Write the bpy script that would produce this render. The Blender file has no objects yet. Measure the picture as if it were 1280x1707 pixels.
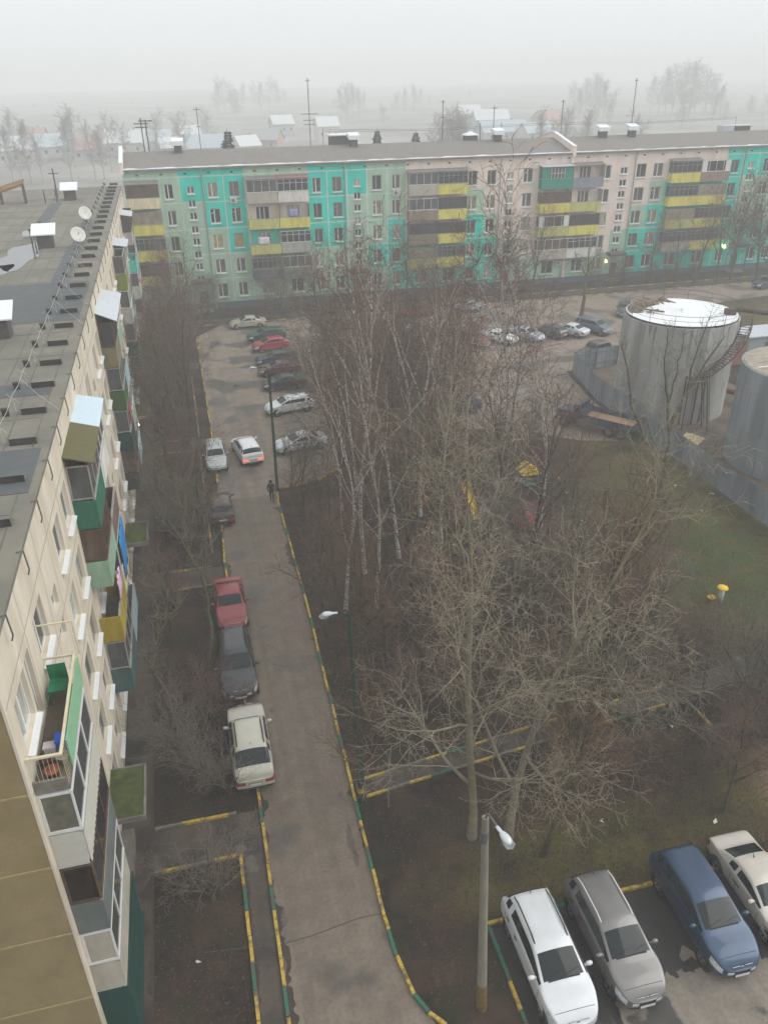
import bpy, bmesh, math, random
import numpy as np
from mathutils import Vector, Matrix
from mathutils.bvhtree import BVHTree

scene = bpy.context.scene
COL = scene.collection
# ------------------------------------------------------------------ camera
F, CX, CY, CAMZ = 1340.0, 640.0, 853.5, 27.0          # focal length and centre in photo pixels, eye height in metres
TH = math.atan(0.244)                                  # yard axes: x along the far block, y along the left block
_nad = np.array([36.0, 2426.0])
_hz = -_nad / np.linalg.norm(_nad) * (F * F / np.linalg.norm(_nad))
_dn = np.array([_nad[0], _nad[1], F]); _dn /= np.linalg.norm(_dn)
_fw = np.array([_hz[0], _hz[1], F]); _fw /= np.linalg.norm(_fw)
_rt = np.cross(_dn, _fw)
if _rt[0] < 0: _rt = -_rt
_R = np.array([[math.cos(TH), math.sin(TH), 0], [-math.sin(TH), math.cos(TH), 0], [0, 0, 1]]) @ np.array([_rt, _fw, -_dn])

def G(px, py, z=0.0):
    """yard point at height z that the photo shows at pixel (px, py)"""
    r = _R @ np.array([px - CX, py - CY, F]); t = (z - CAMZ) / r[2]
    return (r[0] * t, r[1] * t)
def proj(x, y, z):
    c = _R.T @ np.array([x, y, z - CAMZ]); return (CX + F * c[0] / c[2], CY + F * c[1] / c[2])
def height_to(x, y, py):
    """height a vertical thing at (x, y) needs to reach photo row py"""
    lo, hi = 0.0, 45.0
    for _ in range(40):
        m = (lo + hi) / 2
        if proj(x, y, m)[1] > py: lo = m
        else: hi = m
    return m

cam = bpy.data.cameras.new("camera"); camo = bpy.data.objects.new("camera", cam); COL.objects.link(camo)
cam.sensor_fit = 'VERTICAL'; cam.sensor_height = 36.0; cam.lens = 36.0 * F / 1707.0
cam.clip_start = 0.2; cam.clip_end = 6000.0
camo.matrix_world = Matrix(((_R[0][0], -_R[0][1], -_R[0][2], 0), (_R[1][0], -_R[1][1], -_R[1][2], 0),
                            (_R[2][0], -_R[2][1], -_R[2][2], CAMZ), (0, 0, 0, 1)))
scene.camera = camo
# ------------------------------------------------------------------ light
SUN_EL, SUN_AZ = math.radians(42), math.radians(105)
w = bpy.data.worlds.new("World"); scene.world = w; w.use_nodes = True
nt = w.node_tree; nt.nodes.clear()
out = nt.nodes.new('ShaderNodeOutputWorld'); bg = nt.nodes.new('ShaderNodeBackground')
sky = nt.nodes.new('ShaderNodeTexSky'); sky.sky_type = 'NISHITA'; sky.sun_disc = False
sky.sun_elevation = SUN_EL; sky.sun_rotation = SUN_AZ; sky.air_density = 2.0; sky.dust_density = 6.0; sky.ozone_density = 1.0
hsv = nt.nodes.new('ShaderNodeHueSaturation'); hsv.inputs['Saturation'].default_value = 0.06   # overcast: the cloud deck greys the sky
cl = nt.nodes.new('ShaderNodeMixRGB'); cl.inputs[0].default_value = 0.8; cl.inputs[2].default_value = (6.6, 6.8, 6.85, 1)      # even cloud deck over the sky
nt.links.new(sky.outputs[0], hsv.inputs['Color']); nt.links.new(hsv.outputs[0], cl.inputs[1]); nt.links.new(cl.outputs[0], bg.inputs[0])
bg.inputs[1].default_value = 0.12
nt.links.new(bg.outputs[0], out.inputs[0])
sl = bpy.data.lights.new("sun", 'SUN'); sl.energy = 1.1; sl.angle = math.radians(55); sl.color = (1, 0.98, 0.95)
so = bpy.data.objects.new("sun", sl); COL.objects.link(so)
so.rotation_euler = (math.radians(90) - SUN_EL, 0, math.radians(180) - SUN_AZ)
scene.view_settings.view_transform = 'Standard'; scene.view_settings.look = 'None'
scene.view_settings.gamma = 1.0; scene.view_settings.use_curve_mapping = False
scene.view_settings.exposure = 0.45
scene.render.engine = 'CYCLES'
scene.cycles.volume_bounces = 2; scene.cycles.max_bounces = 6; scene.cycles.diffuse_bounces = 2
scene.cycles.glossy_bounces = 2; scene.cycles.transparent_max_bounces = 6
scene.cycles.use_denoising = True

# ------------------------------------------------------------------ materials
MATS = {}
def srgb(r, g, b):
    f = lambda c: (c / 255) / 12.92 if c / 255 <= 0.04045 else ((c / 255 + 0.055) / 1.055) ** 2.4
    return (f(r), f(g), f(b))
def mat(name, col, rough=0.8, spec=0.3, var=0.25, scale=4.0, metal=0.0, coat=0.0, col2=None, scale2=None, stretch=(1, 1, 1), bump=0.0, emit=None, detail=6.0, lo=0.35, hi=0.68):
    """procedural material: base colour broken up by noise (and, with col2, patches of a second colour)"""
    if name in MATS: return MATS[name]
    m = bpy.data.materials.new(name); m.use_nodes = True; MATS[name] = m
    n = m.node_tree; b = n.nodes['Principled BSDF']
    b.inputs['Roughness'].default_value = rough; b.inputs['Metallic'].default_value = metal
    b.inputs['Specular IOR Level'].default_value = spec; b.inputs['Coat Weight'].default_value = coat
    tc = n.nodes.new('ShaderNodeTexCoord'); mp = n.nodes.new('ShaderNodeMapping'); mp.inputs['Scale'].default_value = stretch
    n.links.new(tc.outputs['Object'], mp.inputs[0])
    nz = n.nodes.new('ShaderNodeTexNoise'); nz.inputs['Scale'].default_value = scale; nz.inputs['Detail'].default_value = detail
    n.links.new(mp.outputs[0], nz.inputs['Vector'])
    rp = n.nodes.new('ShaderNodeValToRGB')
    rp.color_ramp.elements[0].position = 0.3; rp.color_ramp.elements[1].position = 0.7
    rp.color_ramp.elements[0].color = tuple(c * (1 - var) for c in col) + (1,)
    rp.color_ramp.elements[1].color = tuple(min(1, c * (1 + var)) for c in col) + (1,)
    n.links.new(nz.outputs['Fac'], rp.inputs[0]); last = rp.outputs[0]
    if col2 is not None:
        n2 = n.nodes.new('ShaderNodeTexNoise'); n2.inputs['Scale'].default_value = scale2 or scale * 0.3; n2.inputs['Detail'].default_value = 8
        n.links.new(mp.outputs[0], n2.inputs['Vector'])
        r2 = n.nodes.new('ShaderNodeValToRGB'); r2.color_ramp.elements[0].position = lo; r2.color_ramp.elements[1].position = hi
        mx = n.nodes.new('ShaderNodeMixRGB'); n.links.new(n2.outputs['Fac'], r2.inputs[0]); n.links.new(r2.outputs[0], mx.inputs[0])
        n.links.new(last, mx.inputs[1]); mx.inputs[2].default_value = tuple(col2) + (1,); last = mx.outputs[0]
    n.links.new(last, b.inputs['Base Color'])
    if bump:
        bp = n.nodes.new('ShaderNodeBump'); bp.inputs['Strength'].default_value = bump; bp.inputs['Distance'].default_value = 0.05
        n.links.new(nz.outputs['Fac'], bp.inputs['Height']); n.links.new(bp.outputs[0], b.inputs['Normal'])
    if emit:
        b.inputs['Emission Color'].default_value = tuple(emit[:3]) + (1,); b.inputs['Emission Strength'].default_value = emit[3]
    return m
def S(name, r, g, b, **k):
    if name.startswith(('panel_', 'paint_')):      # painted sheets and panels: streaked and stained
        c = srgb(r, g, b); k.setdefault('col2', tuple(q * .72 for q in c)); k['scale2'] = 1.6 if name.startswith('panel_') else .55; k.update(stretch=(1, 1, .35), lo=.46, hi=.74); k['var'] = max(.12, k.get('var', .1))
    return mat(name, srgb(r, g, b), **k)

# ------------------------------------------------------------------ object helpers
def tag(o, label=None, cat=None, group=None, kind=None):
    if label: o['label'] = label
    if cat: o['category'] = cat
    if group: o['group'] = group
    if kind: o['kind'] = kind
    return o
def empty(name, loc=(0, 0, 0), rz=0.0):
    o = bpy.data.objects.new(name, None); COL.objects.link(o); o.location = loc; o.rotation_euler = (0, 0, rz); o.empty_display_size = 0.3
    return o
def link(name, me, parent=None, loc=None, rot=None):
    o = bpy.data.objects.new(name, me); COL.objects.link(o)
    if parent is not None: o.parent = parent
    if loc is not None: o.location = loc
    if rot is not None: o.rotation_euler = rot
    return o
def copy_tree(o, parent=None):
    c = o.copy(); COL.objects.link(c); c.parent = parent
    for ch in list(o.children): copy_tree(ch, c)
    return c

class MB:
    """collects shapes and links them as one mesh"""
    def __init__(s): s.v = []; s.f = []; s.m = []; s.sm = []
    def add(s, vs, fs, m=0, smooth=False):
        k = len(s.v); s.v += [tuple(p) for p in vs]
        for f in fs: s.f.append(tuple(k + i for i in f)); s.m.append(m); s.sm.append(smooth)
    def quad(s, a, b, c, d, m=0): s.add([a, b, c, d], [(0, 1, 2, 3)], m)
    def box(s, x0, x1, y0, y1, z0, z1, m=0):
        s.add([(x0, y0, z0), (x1, y0, z0), (x1, y1, z0), (x0, y1, z0), (x0, y0, z1), (x1, y0, z1), (x1, y1, z1), (x0, y1, z1)],
              [(0, 3, 2, 1), (4, 5, 6, 7), (0, 1, 5, 4), (1, 2, 6, 5), (2, 3, 7, 6), (3, 0, 4, 7)], m)
    def prism(s, pts, z0, z1, m=0):
        n = len(pts)
        s.add([(p[0], p[1], z0) for p in pts] + [(p[0], p[1], z1) for p in pts],
              [tuple(range(n - 1, -1, -1)), tuple(range(n, 2 * n))] + [(i, (i + 1) % n, n + (i + 1) % n, n + i) for i in range(n)], m)
    def tube(s, pts, rad, n=8, m=0, cap=True):
        pts = [Vector(p) for p in pts]; N = len(pts)
        if not hasattr(rad, '__len__'): rad = [rad] * N
        vs = []
        for i, p in enumerate(pts):
            t = (pts[min(i + 1, N - 1)] - pts[max(i - 1, 0)]).normalized()
            a = Vector((0, 0, 1)) if abs(t.z) < 0.9 else Vector((1, 0, 0))
            u = t.cross(a).normalized(); q = t.cross(u)
            vs += [p + (u * math.cos(2 * math.pi * k / n) + q * math.sin(2 * math.pi * k / n)) * rad[i] for k in range(n)]
        fs = [(i * n + k, i * n + (k + 1) % n, (i + 1) * n + (k + 1) % n, (i + 1) * n + k) for i in range(N - 1) for k in range(n)]
        s.add(vs, fs, m, True)
        if cap: s.add(vs[:n], [tuple(range(n - 1, -1, -1))], m); s.add(vs[-n:], [tuple(range(n))], m)
    def lathe(s, prof, c=(0, 0, 0), n=24, m=0, ax='z', smooth=True):
        vs = []
        for r, h in prof:
            for k in range(n):
                a = 2 * math.pi * k / n; p = (r * math.cos(a), r * math.sin(a), h)
                if ax == 'y': p = (p[0], p[2], p[1])
                if ax == 'x': p = (p[2], p[0], p[1])
                vs.append((c[0] + p[0], c[1] + p[1], c[2] + p[2]))
        s.add(vs, [(i * n + k, i * n + (k + 1) % n, (i + 1) * n + (k + 1) % n, (i + 1) * n + k) for i in range(len(prof) - 1) for k in range(n)], m, smooth)
    def mesh(s, name, mats):
        me = bpy.data.meshes.new(name); me.from_pydata(s.v, [], s.f)
        for m in (mats if isinstance(mats, (list, tuple)) else [mats]): me.materials.append(m)
        me.polygons.foreach_set('material_index', s.m); me.polygons.foreach_set('use_smooth', s.sm); me.update()
        return me
    def build(s, name, mats, parent=None, loc=None, rot=None, recalc=False):
        me = s.mesh(name, mats)
        if recalc:
            b = bmesh.new(); b.from_mesh(me); bmesh.ops.recalc_face_normals(b, faces=b.faces); b.to_mesh(me); b.free()
        return link(name, me, parent, loc, rot)

# ------------------------------------------------------------------ ground, roads
rnd = random.Random(5)
def ground_mat():
    m = bpy.data.materials.new('leaf_soil'); m.use_nodes = True; n = m.node_tree; b = n.nodes['Principled BSDF']
    b.inputs['Roughness'].default_value = 0.85; b.inputs['Specular IOR Level'].default_value = 0.25
    tc = n.nodes.new('ShaderNodeTexCoord')
    def noise(sc, det=8, rough=0.6):
        z = n.nodes.new('ShaderNodeTexNoise'); z.inputs['Scale'].default_value = sc; z.inputs['Detail'].default_value = det; z.inputs['Roughness'].default_value = rough
        n.links.new(tc.outputs['Object'], z.inputs['Vector']); return z.outputs['Fac']
    def ramp(f, a, c):
        r = n.nodes.new('ShaderNodeValToRGB'); r.color_ramp.elements[0].position = a; r.color_ramp.elements[1].position = c; n.links.new(f, r.inputs[0]); return r.outputs[0]
    def mix(f, a, c):
        x = n.nodes.new('ShaderNodeMixRGB'); n.links.new(f, x.inputs[0])
        for i, q in ((1, a), (2, c)):
            if isinstance(q, tuple): x.inputs[i].default_value = q + (1,)
            else: n.links.new(q, x.inputs[i])
        return x.outputs[0]
    def mul(a, c):
        x = n.nodes.new('ShaderNodeMath'); x.operation = 'MULTIPLY'; n.links.new(a, x.inputs[0]); n.links.new(c, x.inputs[1]); return x.outputs[0]
    def blob(x, y, rx, ry):       # where one kind of ground lies (a lawn, a clearing)
        mp = n.nodes.new('ShaderNodeMapping'); mp.inputs['Location'].default_value = (-x / rx, -y / ry, 0); mp.inputs['Scale'].default_value = (1 / rx, 1 / ry, 0)
        n.links.new(tc.outputs['Object'], mp.inputs[0]); g = n.nodes.new('ShaderNodeTexGradient'); g.gradient_type = 'SPHERICAL'; n.links.new(mp.outputs[0], g.inputs[0]); return ramp(g.outputs[0], 0.0, 0.45)
    c = mix(ramp(noise(2.2), 0.35, 0.7), (0.009, 0.006, 0.004), (0.036, 0.023, 0.016))
    c = mix(ramp(noise(0.35, 8), 0.44, 0.60), c, (0.066, 0.038, 0.025))            # leaf litter
    c = mix(ramp(noise(28, 3), 0.60, 0.72), c, (0.085, 0.055, 0.036))               # single pale leaves
    c = mix(mul(ramp(noise(0.5, 9), 0.47, 0.62), ramp(noise(6, 8), 0.3, 0.6)), c, (0.024, 0.027, 0.011))   # moss
    lawn = noise(0.45, 10)
    for (x, y, rx, ry) in ((31, 38, 10, 17), (12.5, 18.6, 8, 2.6), (21.5, 19.5, 3, 3), (33, 52, 4, 10), (70, 78, 22, 14)):
        c = mix(mul(blob(x, y, rx, ry), ramp(lawn, 0.34, 0.55)), c, mix(ramp(noise(7), 0.35, 0.65), (0.060, 0.062, 0.010), (0.115, 0.088, 0.026)))
    c = mix(mul(blob(30.5, 34, 6.5, 9), ramp(noise(0.6, 8), 0.40, 0.56)), c, (0.050, 0.076, 0.018))       # greener turf
    c = mix(mul(blob(23, 19.6, 2.6, 2.3), ramp(noise(0.9, 8), 0.34, 0.5)), c, (0.20, 0.145, 0.085))        # sandy clearing
    n.links.new(c, b.inputs['Base Color'])
    bp = n.nodes.new('ShaderNodeBump'); bp.inputs['Strength'].default_value = 0.6; bp.inputs['Distance'].default_value = 0.06
    n.links.new(noise(9, 8), bp.inputs['Height']); n.links.new(bp.outputs[0], b.inputs['Normal'])
    return m
def asphalt_mat(name, dry, wet, lo, hi, sc=0.35):
    m = bpy.data.materials.new(name); m.use_nodes = True; n = m.node_tree; b = n.nodes['Principled BSDF']
    tc = n.nodes.new('ShaderNodeTexCoord')
    def noise(s, det=8):
        z = n.nodes.new('ShaderNodeTexNoise'); z.inputs['Scale'].default_value = s; z.inputs['Detail'].default_value = det; n.links.new(tc.outputs['Object'], z.inputs['Vector']); return z.outputs['Fac']
    def ramp(f, a, c, ca, cc):
        r = n.nodes.new('ShaderNodeValToRGB'); e = r.color_ramp.elements; e[0].position = a; e[1].position = c; e[0].color = ca + (1,); e[1].color = cc + (1,); n.links.new(f, r.inputs[0]); return r.outputs[0]
    W3 = (1.0, 1.0, 1.0); K3 = (0.0, 0.0, 0.0)
    mask = ramp(noise(sc, 9), lo, hi, K3, W3)
    x = n.nodes.new('ShaderNodeMixRGB'); n.links.new(mask, x.inputs[0])
    n.links.new(ramp(noise(1.3, 9), 0.3, 0.7, tuple(c * .84 for c in dry), tuple(c * 1.14 for c in dry)), x.inputs[1]); x.inputs[2].default_value = wet + (1,)
    y = n.nodes.new('ShaderNodeMixRGB'); y.blend_type = 'MULTIPLY'; y.inputs[0].default_value = 1
    n.links.new(x.outputs[0], y.inputs[1]); n.links.new(ramp(noise(60, 3), 0.3, 0.7, (0.8, 0.8, 0.8), (1.15, 1.15, 1.15)), y.inputs[2])
    mp = n.nodes.new('ShaderNodeMapping'); mp.inputs['Scale'].default_value = (1.6, .05, 1); n.links.new(tc.outputs['Object'], mp.inputs[0])     # wheel-worn lanes
    z2 = n.nodes.new('ShaderNodeTexNoise'); z2.inputs['Scale'].default_value = 1.0; z2.inputs['Detail'].default_value = 4; n.links.new(mp.outputs[0], z2.inputs['Vector'])
    prev = y.outputs[0]
    for fac in (ramp(z2.outputs['Fac'], .35, .65, (.88, .88, .88), (1.10, 1.10, 1.10)), ramp(noise(7, 6), .3, .7, (.86, .86, .86), (1.12, 1.12, 1.12))):
        q = n.nodes.new('ShaderNodeMixRGB'); q.blend_type = 'MULTIPLY'; q.inputs[0].default_value = 1; n.links.new(prev, q.inputs[1]); n.links.new(fac, q.inputs[2]); prev = q.outputs[0]
    n.links.new(prev, b.inputs['Base Color'])
    n.links.new(ramp(mask, 0, 1, (0.75,) * 3, (0.38,) * 3), b.inputs['Roughness']); b.inputs['Specular IOR Level'].default_value = 0.35
    return m
GROUND = ground_mat()
ROAD = asphalt_mat('road_asphalt', (0.176, 0.142, 0.110), (0.100, 0.082, 0.068), 0.56, 0.66)
LOT = asphalt_mat('lot_asphalt', (0.235, 0.190, 0.152), (0.130, 0.110, 0.096), 0.53, 0.59, 0.28)
PARK = asphalt_mat('parking_asphalt', (0.205, 0.178, 0.146), (0.060, 0.054, 0.048), 0.58, 0.61, 0.45)
WALK = asphalt_mat('walk_asphalt', (0.082, 0.064, 0.050), (0.036, 0.028, 0.022), 0.48, 0.6, 0.7)
WETP = S('wet_asphalt', 90, 80, 72, rough=0.3, spec=0.4, var=0.2, scale=3)

def sheet(name, pts, z, m, kind='structure'):
    b = MB(); b.add([(p[0], p[1], z) for p in pts], [tuple(range(len(pts)))]); o = b.build(name, m); o['kind'] = kind; return o
b = MB(); R_ = 1500
b.quad((-R_, -R_, 0), (R_, -R_, 0), (R_, R_, 0), (-R_, R_, 0)); tag(b.build('ground', GROUND), kind='structure')
sheet('road', [(0.35, 8), (5.6, 8), (5.35, 12.2), (5.1, 13.9), (4.72, 14.3), (4.4, 15.0), (4.2, 16.4), (4.15, 17.9), (4.25, 22), (4.45, 31), (4.6, 38), (4.65, 47), (4.65, 50.3), (4.72, 52.2), (0.6, 52.2), (0.4, 40)], 0.004, ROAD)
sheet('yard', [(0.6, 52.2), (4.72, 52.2), (5.1, 52.9), (8.0, 53.4), (9.8, 55), (10.6, 60), (11, 70), (11.5, 77), (14, 79.5), (22, 79), (23.5, 72), (20, 66), (20, 60.5), (26, 58.5), (30, 55), (33, 54), (35, 56), (35.2, 63), (36.4, 71), (50, 73.5), (56, 78), (66, 90), (92, 94), (92, 98.2), (4, 98.2), (0.9, 94), (0.9, 70), (0.8, 60)], 0.004, LOT)
sheet('parking_lot', [(7.72, 4), (7.72, 16.68), (40, 16.68), (40, 4)], 0.004, PARK)
sheet('parking_entry', [(5.6, 4), (7.72, 4), (7.72, 12.0), (5.35, 12.2)], 0.004, ROAD)
sheet('pavement', [(-5.15, 8), (-3.95, 8), (-3.95, 100), (-5.15, 100)], 0.004, WALK)
sheet('footpath', [(-0.6, 8), (0.22, 8), (0.32, 24), (-0.6, 24)], 0.004, WALK)
for v0, v1, ue in ((21.95, 23.95, -0.6), (41.45, 43.4, 0.3), (61.6, 63.8, 0.7), (82.4, 84.4, 0.8)):
    sheet('entrance_path', [(-3.95, v0), (ue, v0), (ue, v1), (-3.95, v1)], 0.004, WALK)
sheet('footpath', [(4.4, 23.55), (21.0, 25.45), (24, 25.9), (24, 27.2), (20.6, 26.4), (4.5, 24.4)], 0.004, WALK)
sheet('footpath', [(24, 25.9), (30, 27.2), (45, 27.2), (45, 28.6), (30, 28.6), (24, 27.2)], 0.004, WALK)
sheet('concrete_apron', [(36, 41), (50, 41), (50, 72), (37, 71)], 0.003, S('gravel_yard', 105, 95, 85, var=0.35, scale=6, col2=srgb(80, 66, 55), scale2=.5))
sheet('field', [(-700, 131), (900, 131), (1450, 1450), (-1450, 1450)], 0.004, S('hazed_field', 150, 148, 142, var=.2, scale=.05, col2=srgb(96, 92, 84), scale2=.02))  # distant ground: pale because haze is put into its colour
sheet('path_far', [(-4, 99.5), (92, 99.5), (92, 101.2), (-4, 101.2)], 0.004, WALK)
# wet margins and puddles with a ragged outline of their own
def blot(cx, cy, rx, ry, seed, name='puddle', m=None, z=0.008):
    r = random.Random(seed); ph = [r.uniform(0, 6.28) for _ in range(6)]; pts = []
    for k in range(90):
        a = 2 * math.pi * k / 90; q = 1 + sum(0.20 / (j + 1.0) ** .7 * math.sin((j + 2 + j // 2) * a + ph[j]) for j in range(6)) + .05 * math.sin(17 * a + ph[0]) + .04 * math.sin(29 * a + ph[1])
        pts.append((cx + rx * max(.15, q) * math.cos(a), cy + ry * max(.15, q) * math.sin(a)))
    return sheet(name, pts, z, m or WETP)
for i, (px, py, rx, ry) in enumerate([(584, 1400, .16, .6), (568, 1325, .10, .22), (594, 1432, .12, .3), (474, 1530, .08, .4), (474, 1610, .06, .4), (420, 1440, .25, .35), (458, 1400, .14, .4), (640, 1560, .06, .25), (395, 1420, .3, .4),
        (437, 985, .2, .2), (440, 1000, .35, .3), (458, 1108, .1, .15), (454, 1185, .12, .16), (475, 1255, .1, .22), (420, 940, .3, .2), (440, 1045, .25, .16)]):
    x, y = G(px, py); blot(x, y, rx, ry, i)
for i, (px, py, rx, ry) in enumerate([(375, 645, 1.1, 2.0), (410, 600, 1.5, 1.4), (425, 640, 2.0, 1.0), (400, 575, 1.4, 1.0), (440, 555, 1.6, .9), (415, 680, 1.0, .9), (385, 700, .6, .9), (930, 600, 3.5, .9), (880, 615, 2.0, .7), (1010, 580, 2.5, .7), (860, 640, 1.5, .8)]):
    x, y = G(px, py); blot(x, y, rx, ry, 50 + i)
x, y = G(1078, 1590)
DRY = asphalt_mat('dry_asphalt', (0.150, 0.134, 0.116), (0.10, 0.09, 0.08), 0.6, 0.7)
WETD = asphalt_mat('soaked_asphalt', (0.030, 0.027, 0.025), (0.016, 0.015, 0.014), 0.5, 0.56, 0.6)
rw = random.Random(12)
sheet('wet_patch', [(7.75, 16.66), (7.75, 4)] + [(8.3 + .25 * math.sin(k) , 4 + 1.1 * k) for k in range(9)] + [(8.6 + .45 * k, 13.9 + .35 * math.sin(1.7 * k) + rw.uniform(-.25, .25) - (.5 if 5 < k < 9 else 0)) for k in range(1, 26)] + [(20.5, 16.66)], 0.0075, WETD)
for i, (cx_, cy_, rx, ry) in enumerate([(10.35, 13.3, .35, 1.1), (13.0, 14.2, .55, .8), (13.9, 13.6, .3, .25), (16.6, 13.6, .4, .6)]):
    blot(cx_, cy_, rx, ry, 80 + i, 'wet_patch', WETD, 0.008 + 0.0008 * i)

KY = S('kerb_yellow', 184, 154, 66, var=0.3, scale=9, col2=srgb(96, 86, 66), scale2=3.0, lo=0.48, hi=0.66)
KG = S('kerb_green', 44, 104, 82, var=0.25, scale=9, col2=srgb(84, 84, 76), scale2=3.0, lo=0.48, hi=0.66)
KC = S('kerb_bare', 112, 106, 98, var=0.3, scale=7)
def ragged(pts, side_, wmin, wmax, seed, m=None, z=0.0065):
    """mud washed along a kerb, with a torn outer edge"""
    r = random.Random(seed); A = []; B = []; q = .5
    for (x0, y0), (x1, y1) in zip(pts, pts[1:]):
        L = math.hypot(x1 - x0, y1 - y0); dx, dy = (x1 - x0) / L, (y1 - y0) / L; n = max(2, int(L / .12))
        for k in range(n):
            q = min(1, max(0, q + r.gauss(0, .16))); w_ = wmin + (wmax - wmin) * q ** 2.5; x, y = x0 + dx * L * k / n, y0 + dy * L * k / n; A.append((x, y, z)); B.append((x - dy * w_ * side_, y + dx * w_ * side_, z))
    b = MB(); n = len(A); b.add(A + B, [(k, k + 1, n + k + 1, n + k) for k in range(n - 1)]); o = b.build('mud_edge', m or MUD); o['kind'] = 'structure'; return o
MUD = S('wet_mud', 58, 48, 42, rough=.45, spec=.35, var=.3, scale=4)
RK = [(5.4, 12.2), (5.12, 13.87), (4.75, 14.3), (4.44, 14.98), (4.22, 16.4), (4.17, 17.95), (4.26, 22.3), (4.45, 30.5), (4.62, 38), (4.67, 46), (4.67, 50.3)]
ragged(RK, 1, .03, .45, 3); ragged([(0.27, 9), (0.29, 15.3), (0.33, 18.2), (0.38, 24.0), (0.38, 43.6), (0.6, 50)], -1, .03, .35, 5); ragged([(0.27, 9), (0.29, 15.3), (0.33, 18.2), (0.37, 23.9)], 1, .02, .22, 7); ragged([(-0.6, 9), (-.61, 15.4), (-.6, 21.9)], -1, .02, .2, 8)
ragged([(-3.97, 9), (-3.97, 60)], 1, .05, .5, 9, z=.006)
sm = MB(); ps_ = [G(340, 1588), G(478, 1572), G(520, 1560), G(560, 1545), G(600, 1530), G(640, 1522)]
for (xa, ya), (xb, yb) in zip(ps_, ps_[1:]): sm.quad((xa, ya - .022, .0078), (xb, yb - .022, .0078), (xb, yb + .022, .0078), (xa, ya + .022, .0078))
o_ = sm.build('road_seam', S('tar_seam', 70, 66, 64, rough=.5, var=.3, scale=8)); o_['kind'] = 'structure'
rc = random.Random(44)
for k in range(16):       # hairline cracks
    x, y = rc.uniform(1.2, 4.0), rc.uniform(13, 50); cr = MB(); a = rc.uniform(0, 6.28); P = [(x, y)]
    for j in range(9): a += rc.gauss(0, .5); x += .16 * math.cos(a); y += .22 * math.sin(a); P.append((min(4.1, max(.6, x)), y))
    for (xa, ya), (xb, yb) in zip(P, P[1:]): cr.quad((xa - .007, ya - .007, .0072), (xb - .007, yb - .007, .0072), (xb + .007, yb + .007, .0072), (xa + .007, ya + .007, .0072))
    o_ = cr.build('road_crack', MATS['tar_seam']); o_['kind'] = 'structure'
def kerb(pts, pattern, w=0.12, h=0.13, start=0.0):
    """one line of kerbstones, each stone a short block painted yellow or green"""
    b = MB(); pos = start; k = 0
    for (x0, y0), (x1, y1) in zip(pts, pts[1:]):
        L = math.hypot(x1 - x0, y1 - y0); dx, dy = (x1 - x0) / L, (y1 - y0) / L; t = 0.0
        while t < L - 0.02:
            e = min(L, t + 1.0); m = pattern[k % len(pattern)]; k += 1
            j = rnd.uniform(-0.012, 0.012); hh = h + rnd.uniform(-0.012, 0.012); g = 0.012
            p = [(x0 + dx * (t + g) - dy * (w / 2 + j), y0 + dy * (t + g) + dx * (w / 2 + j)), (x0 + dx * (t + g) + dy * (w / 2 - j), y0 + dy * (t + g) - dx * (w / 2 - j)),
                 (x0 + dx * (e - g) + dy * (w / 2 - j), y0 + dy * (e - g) - dx * (w / 2 - j)), (x0 + dx * (e - g) - dy * (w / 2 + j), y0 + dy * (e - g) + dx * (w / 2 + j))]
            b.prism(p, -0.05, hh, m); t = e
    o = b.build('kerb', [KY, KG, KC], recalc=True); o['kind'] = 'structure'; return o
P1 = [0, 0, 1, 0, 0, 0, 1]; P2 = [0, 1]; P3 = [0, 0, 1]
kerb([(0.27, 9), (0.29, 15.3), (0.33, 18.2), (0.38, 24.0), (0.38, 43.6), (0.6, 50), (0.85, 62), (0.88, 80), (0.88, 96)], [0, 0, 0, 1])
kerb([(-0.64, 9), (-0.65, 15.4), (-0.64, 21.9)], [0, 0, 1]); kerb([(-0.64, 21.9), (-3.9, 21.9)], [0, 2, 0, 2]); kerb([(-3.9, 24.0), (-0.6, 24.0)], [2, 0, 0])
for v in (41.4, 43.45, 61.5, 63.9): kerb([(-3.9, v), (-0.4, v)], [2, 0, 2, 2], h=0.1)
kerb([(-0.3, 45), (-0.3, 61)], [2, 2, 0, 2], h=0.1); kerb([(-0.2, 64), (-0.2, 80)], [2, 0, 2, 2], h=0.1)
kerb([(5.55, 10), (5.4, 12.2), (5.12, 13.87), (4.75, 14.3), (4.44, 14.98), (4.22, 16.4), (4.17, 17.95), (4.26, 22.3), (4.45, 30.5), (4.62, 38), (4.67, 46), (4.67, 50.3), (4.8, 52.3), (5.2, 52.9), (8.0, 53.45), (9.8, 55)], P1)
kerb([(4.85, 24.45), (12, 25.4), (20.73, 26.48)], [0, 2, 2, 0, 1], w=.10, h=.09); kerb([(4.77, 23.5), (13, 24.5), (21.05, 25.41)], [0, 2, 0, 1, 2], w=.10, h=.09); kerb([(21.05, 25.41), (21.2, 23.33), (22.6, 23.35)], [2, 0, 2], h=0.1)
kerb([(7.68, 16.74), (9.0, 16.74), (11, 16.74), (40, 16.74)], [0, 0, 0, 1, 1, 0, 0]); kerb([(7.68, 16.6), (7.66, 13.2), (7.66, 8)], [1, 1, 0])
kerb([(18, 98.3), (40, 98.3), (92, 98.3)], [0, 2, 0, 2], h=0.12); kerb([(1, 98.3), (18, 98.3)], [2, 0, 2]); kerb([(24, 101.3), (92, 101.3)], [0, 2, 2])
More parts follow.
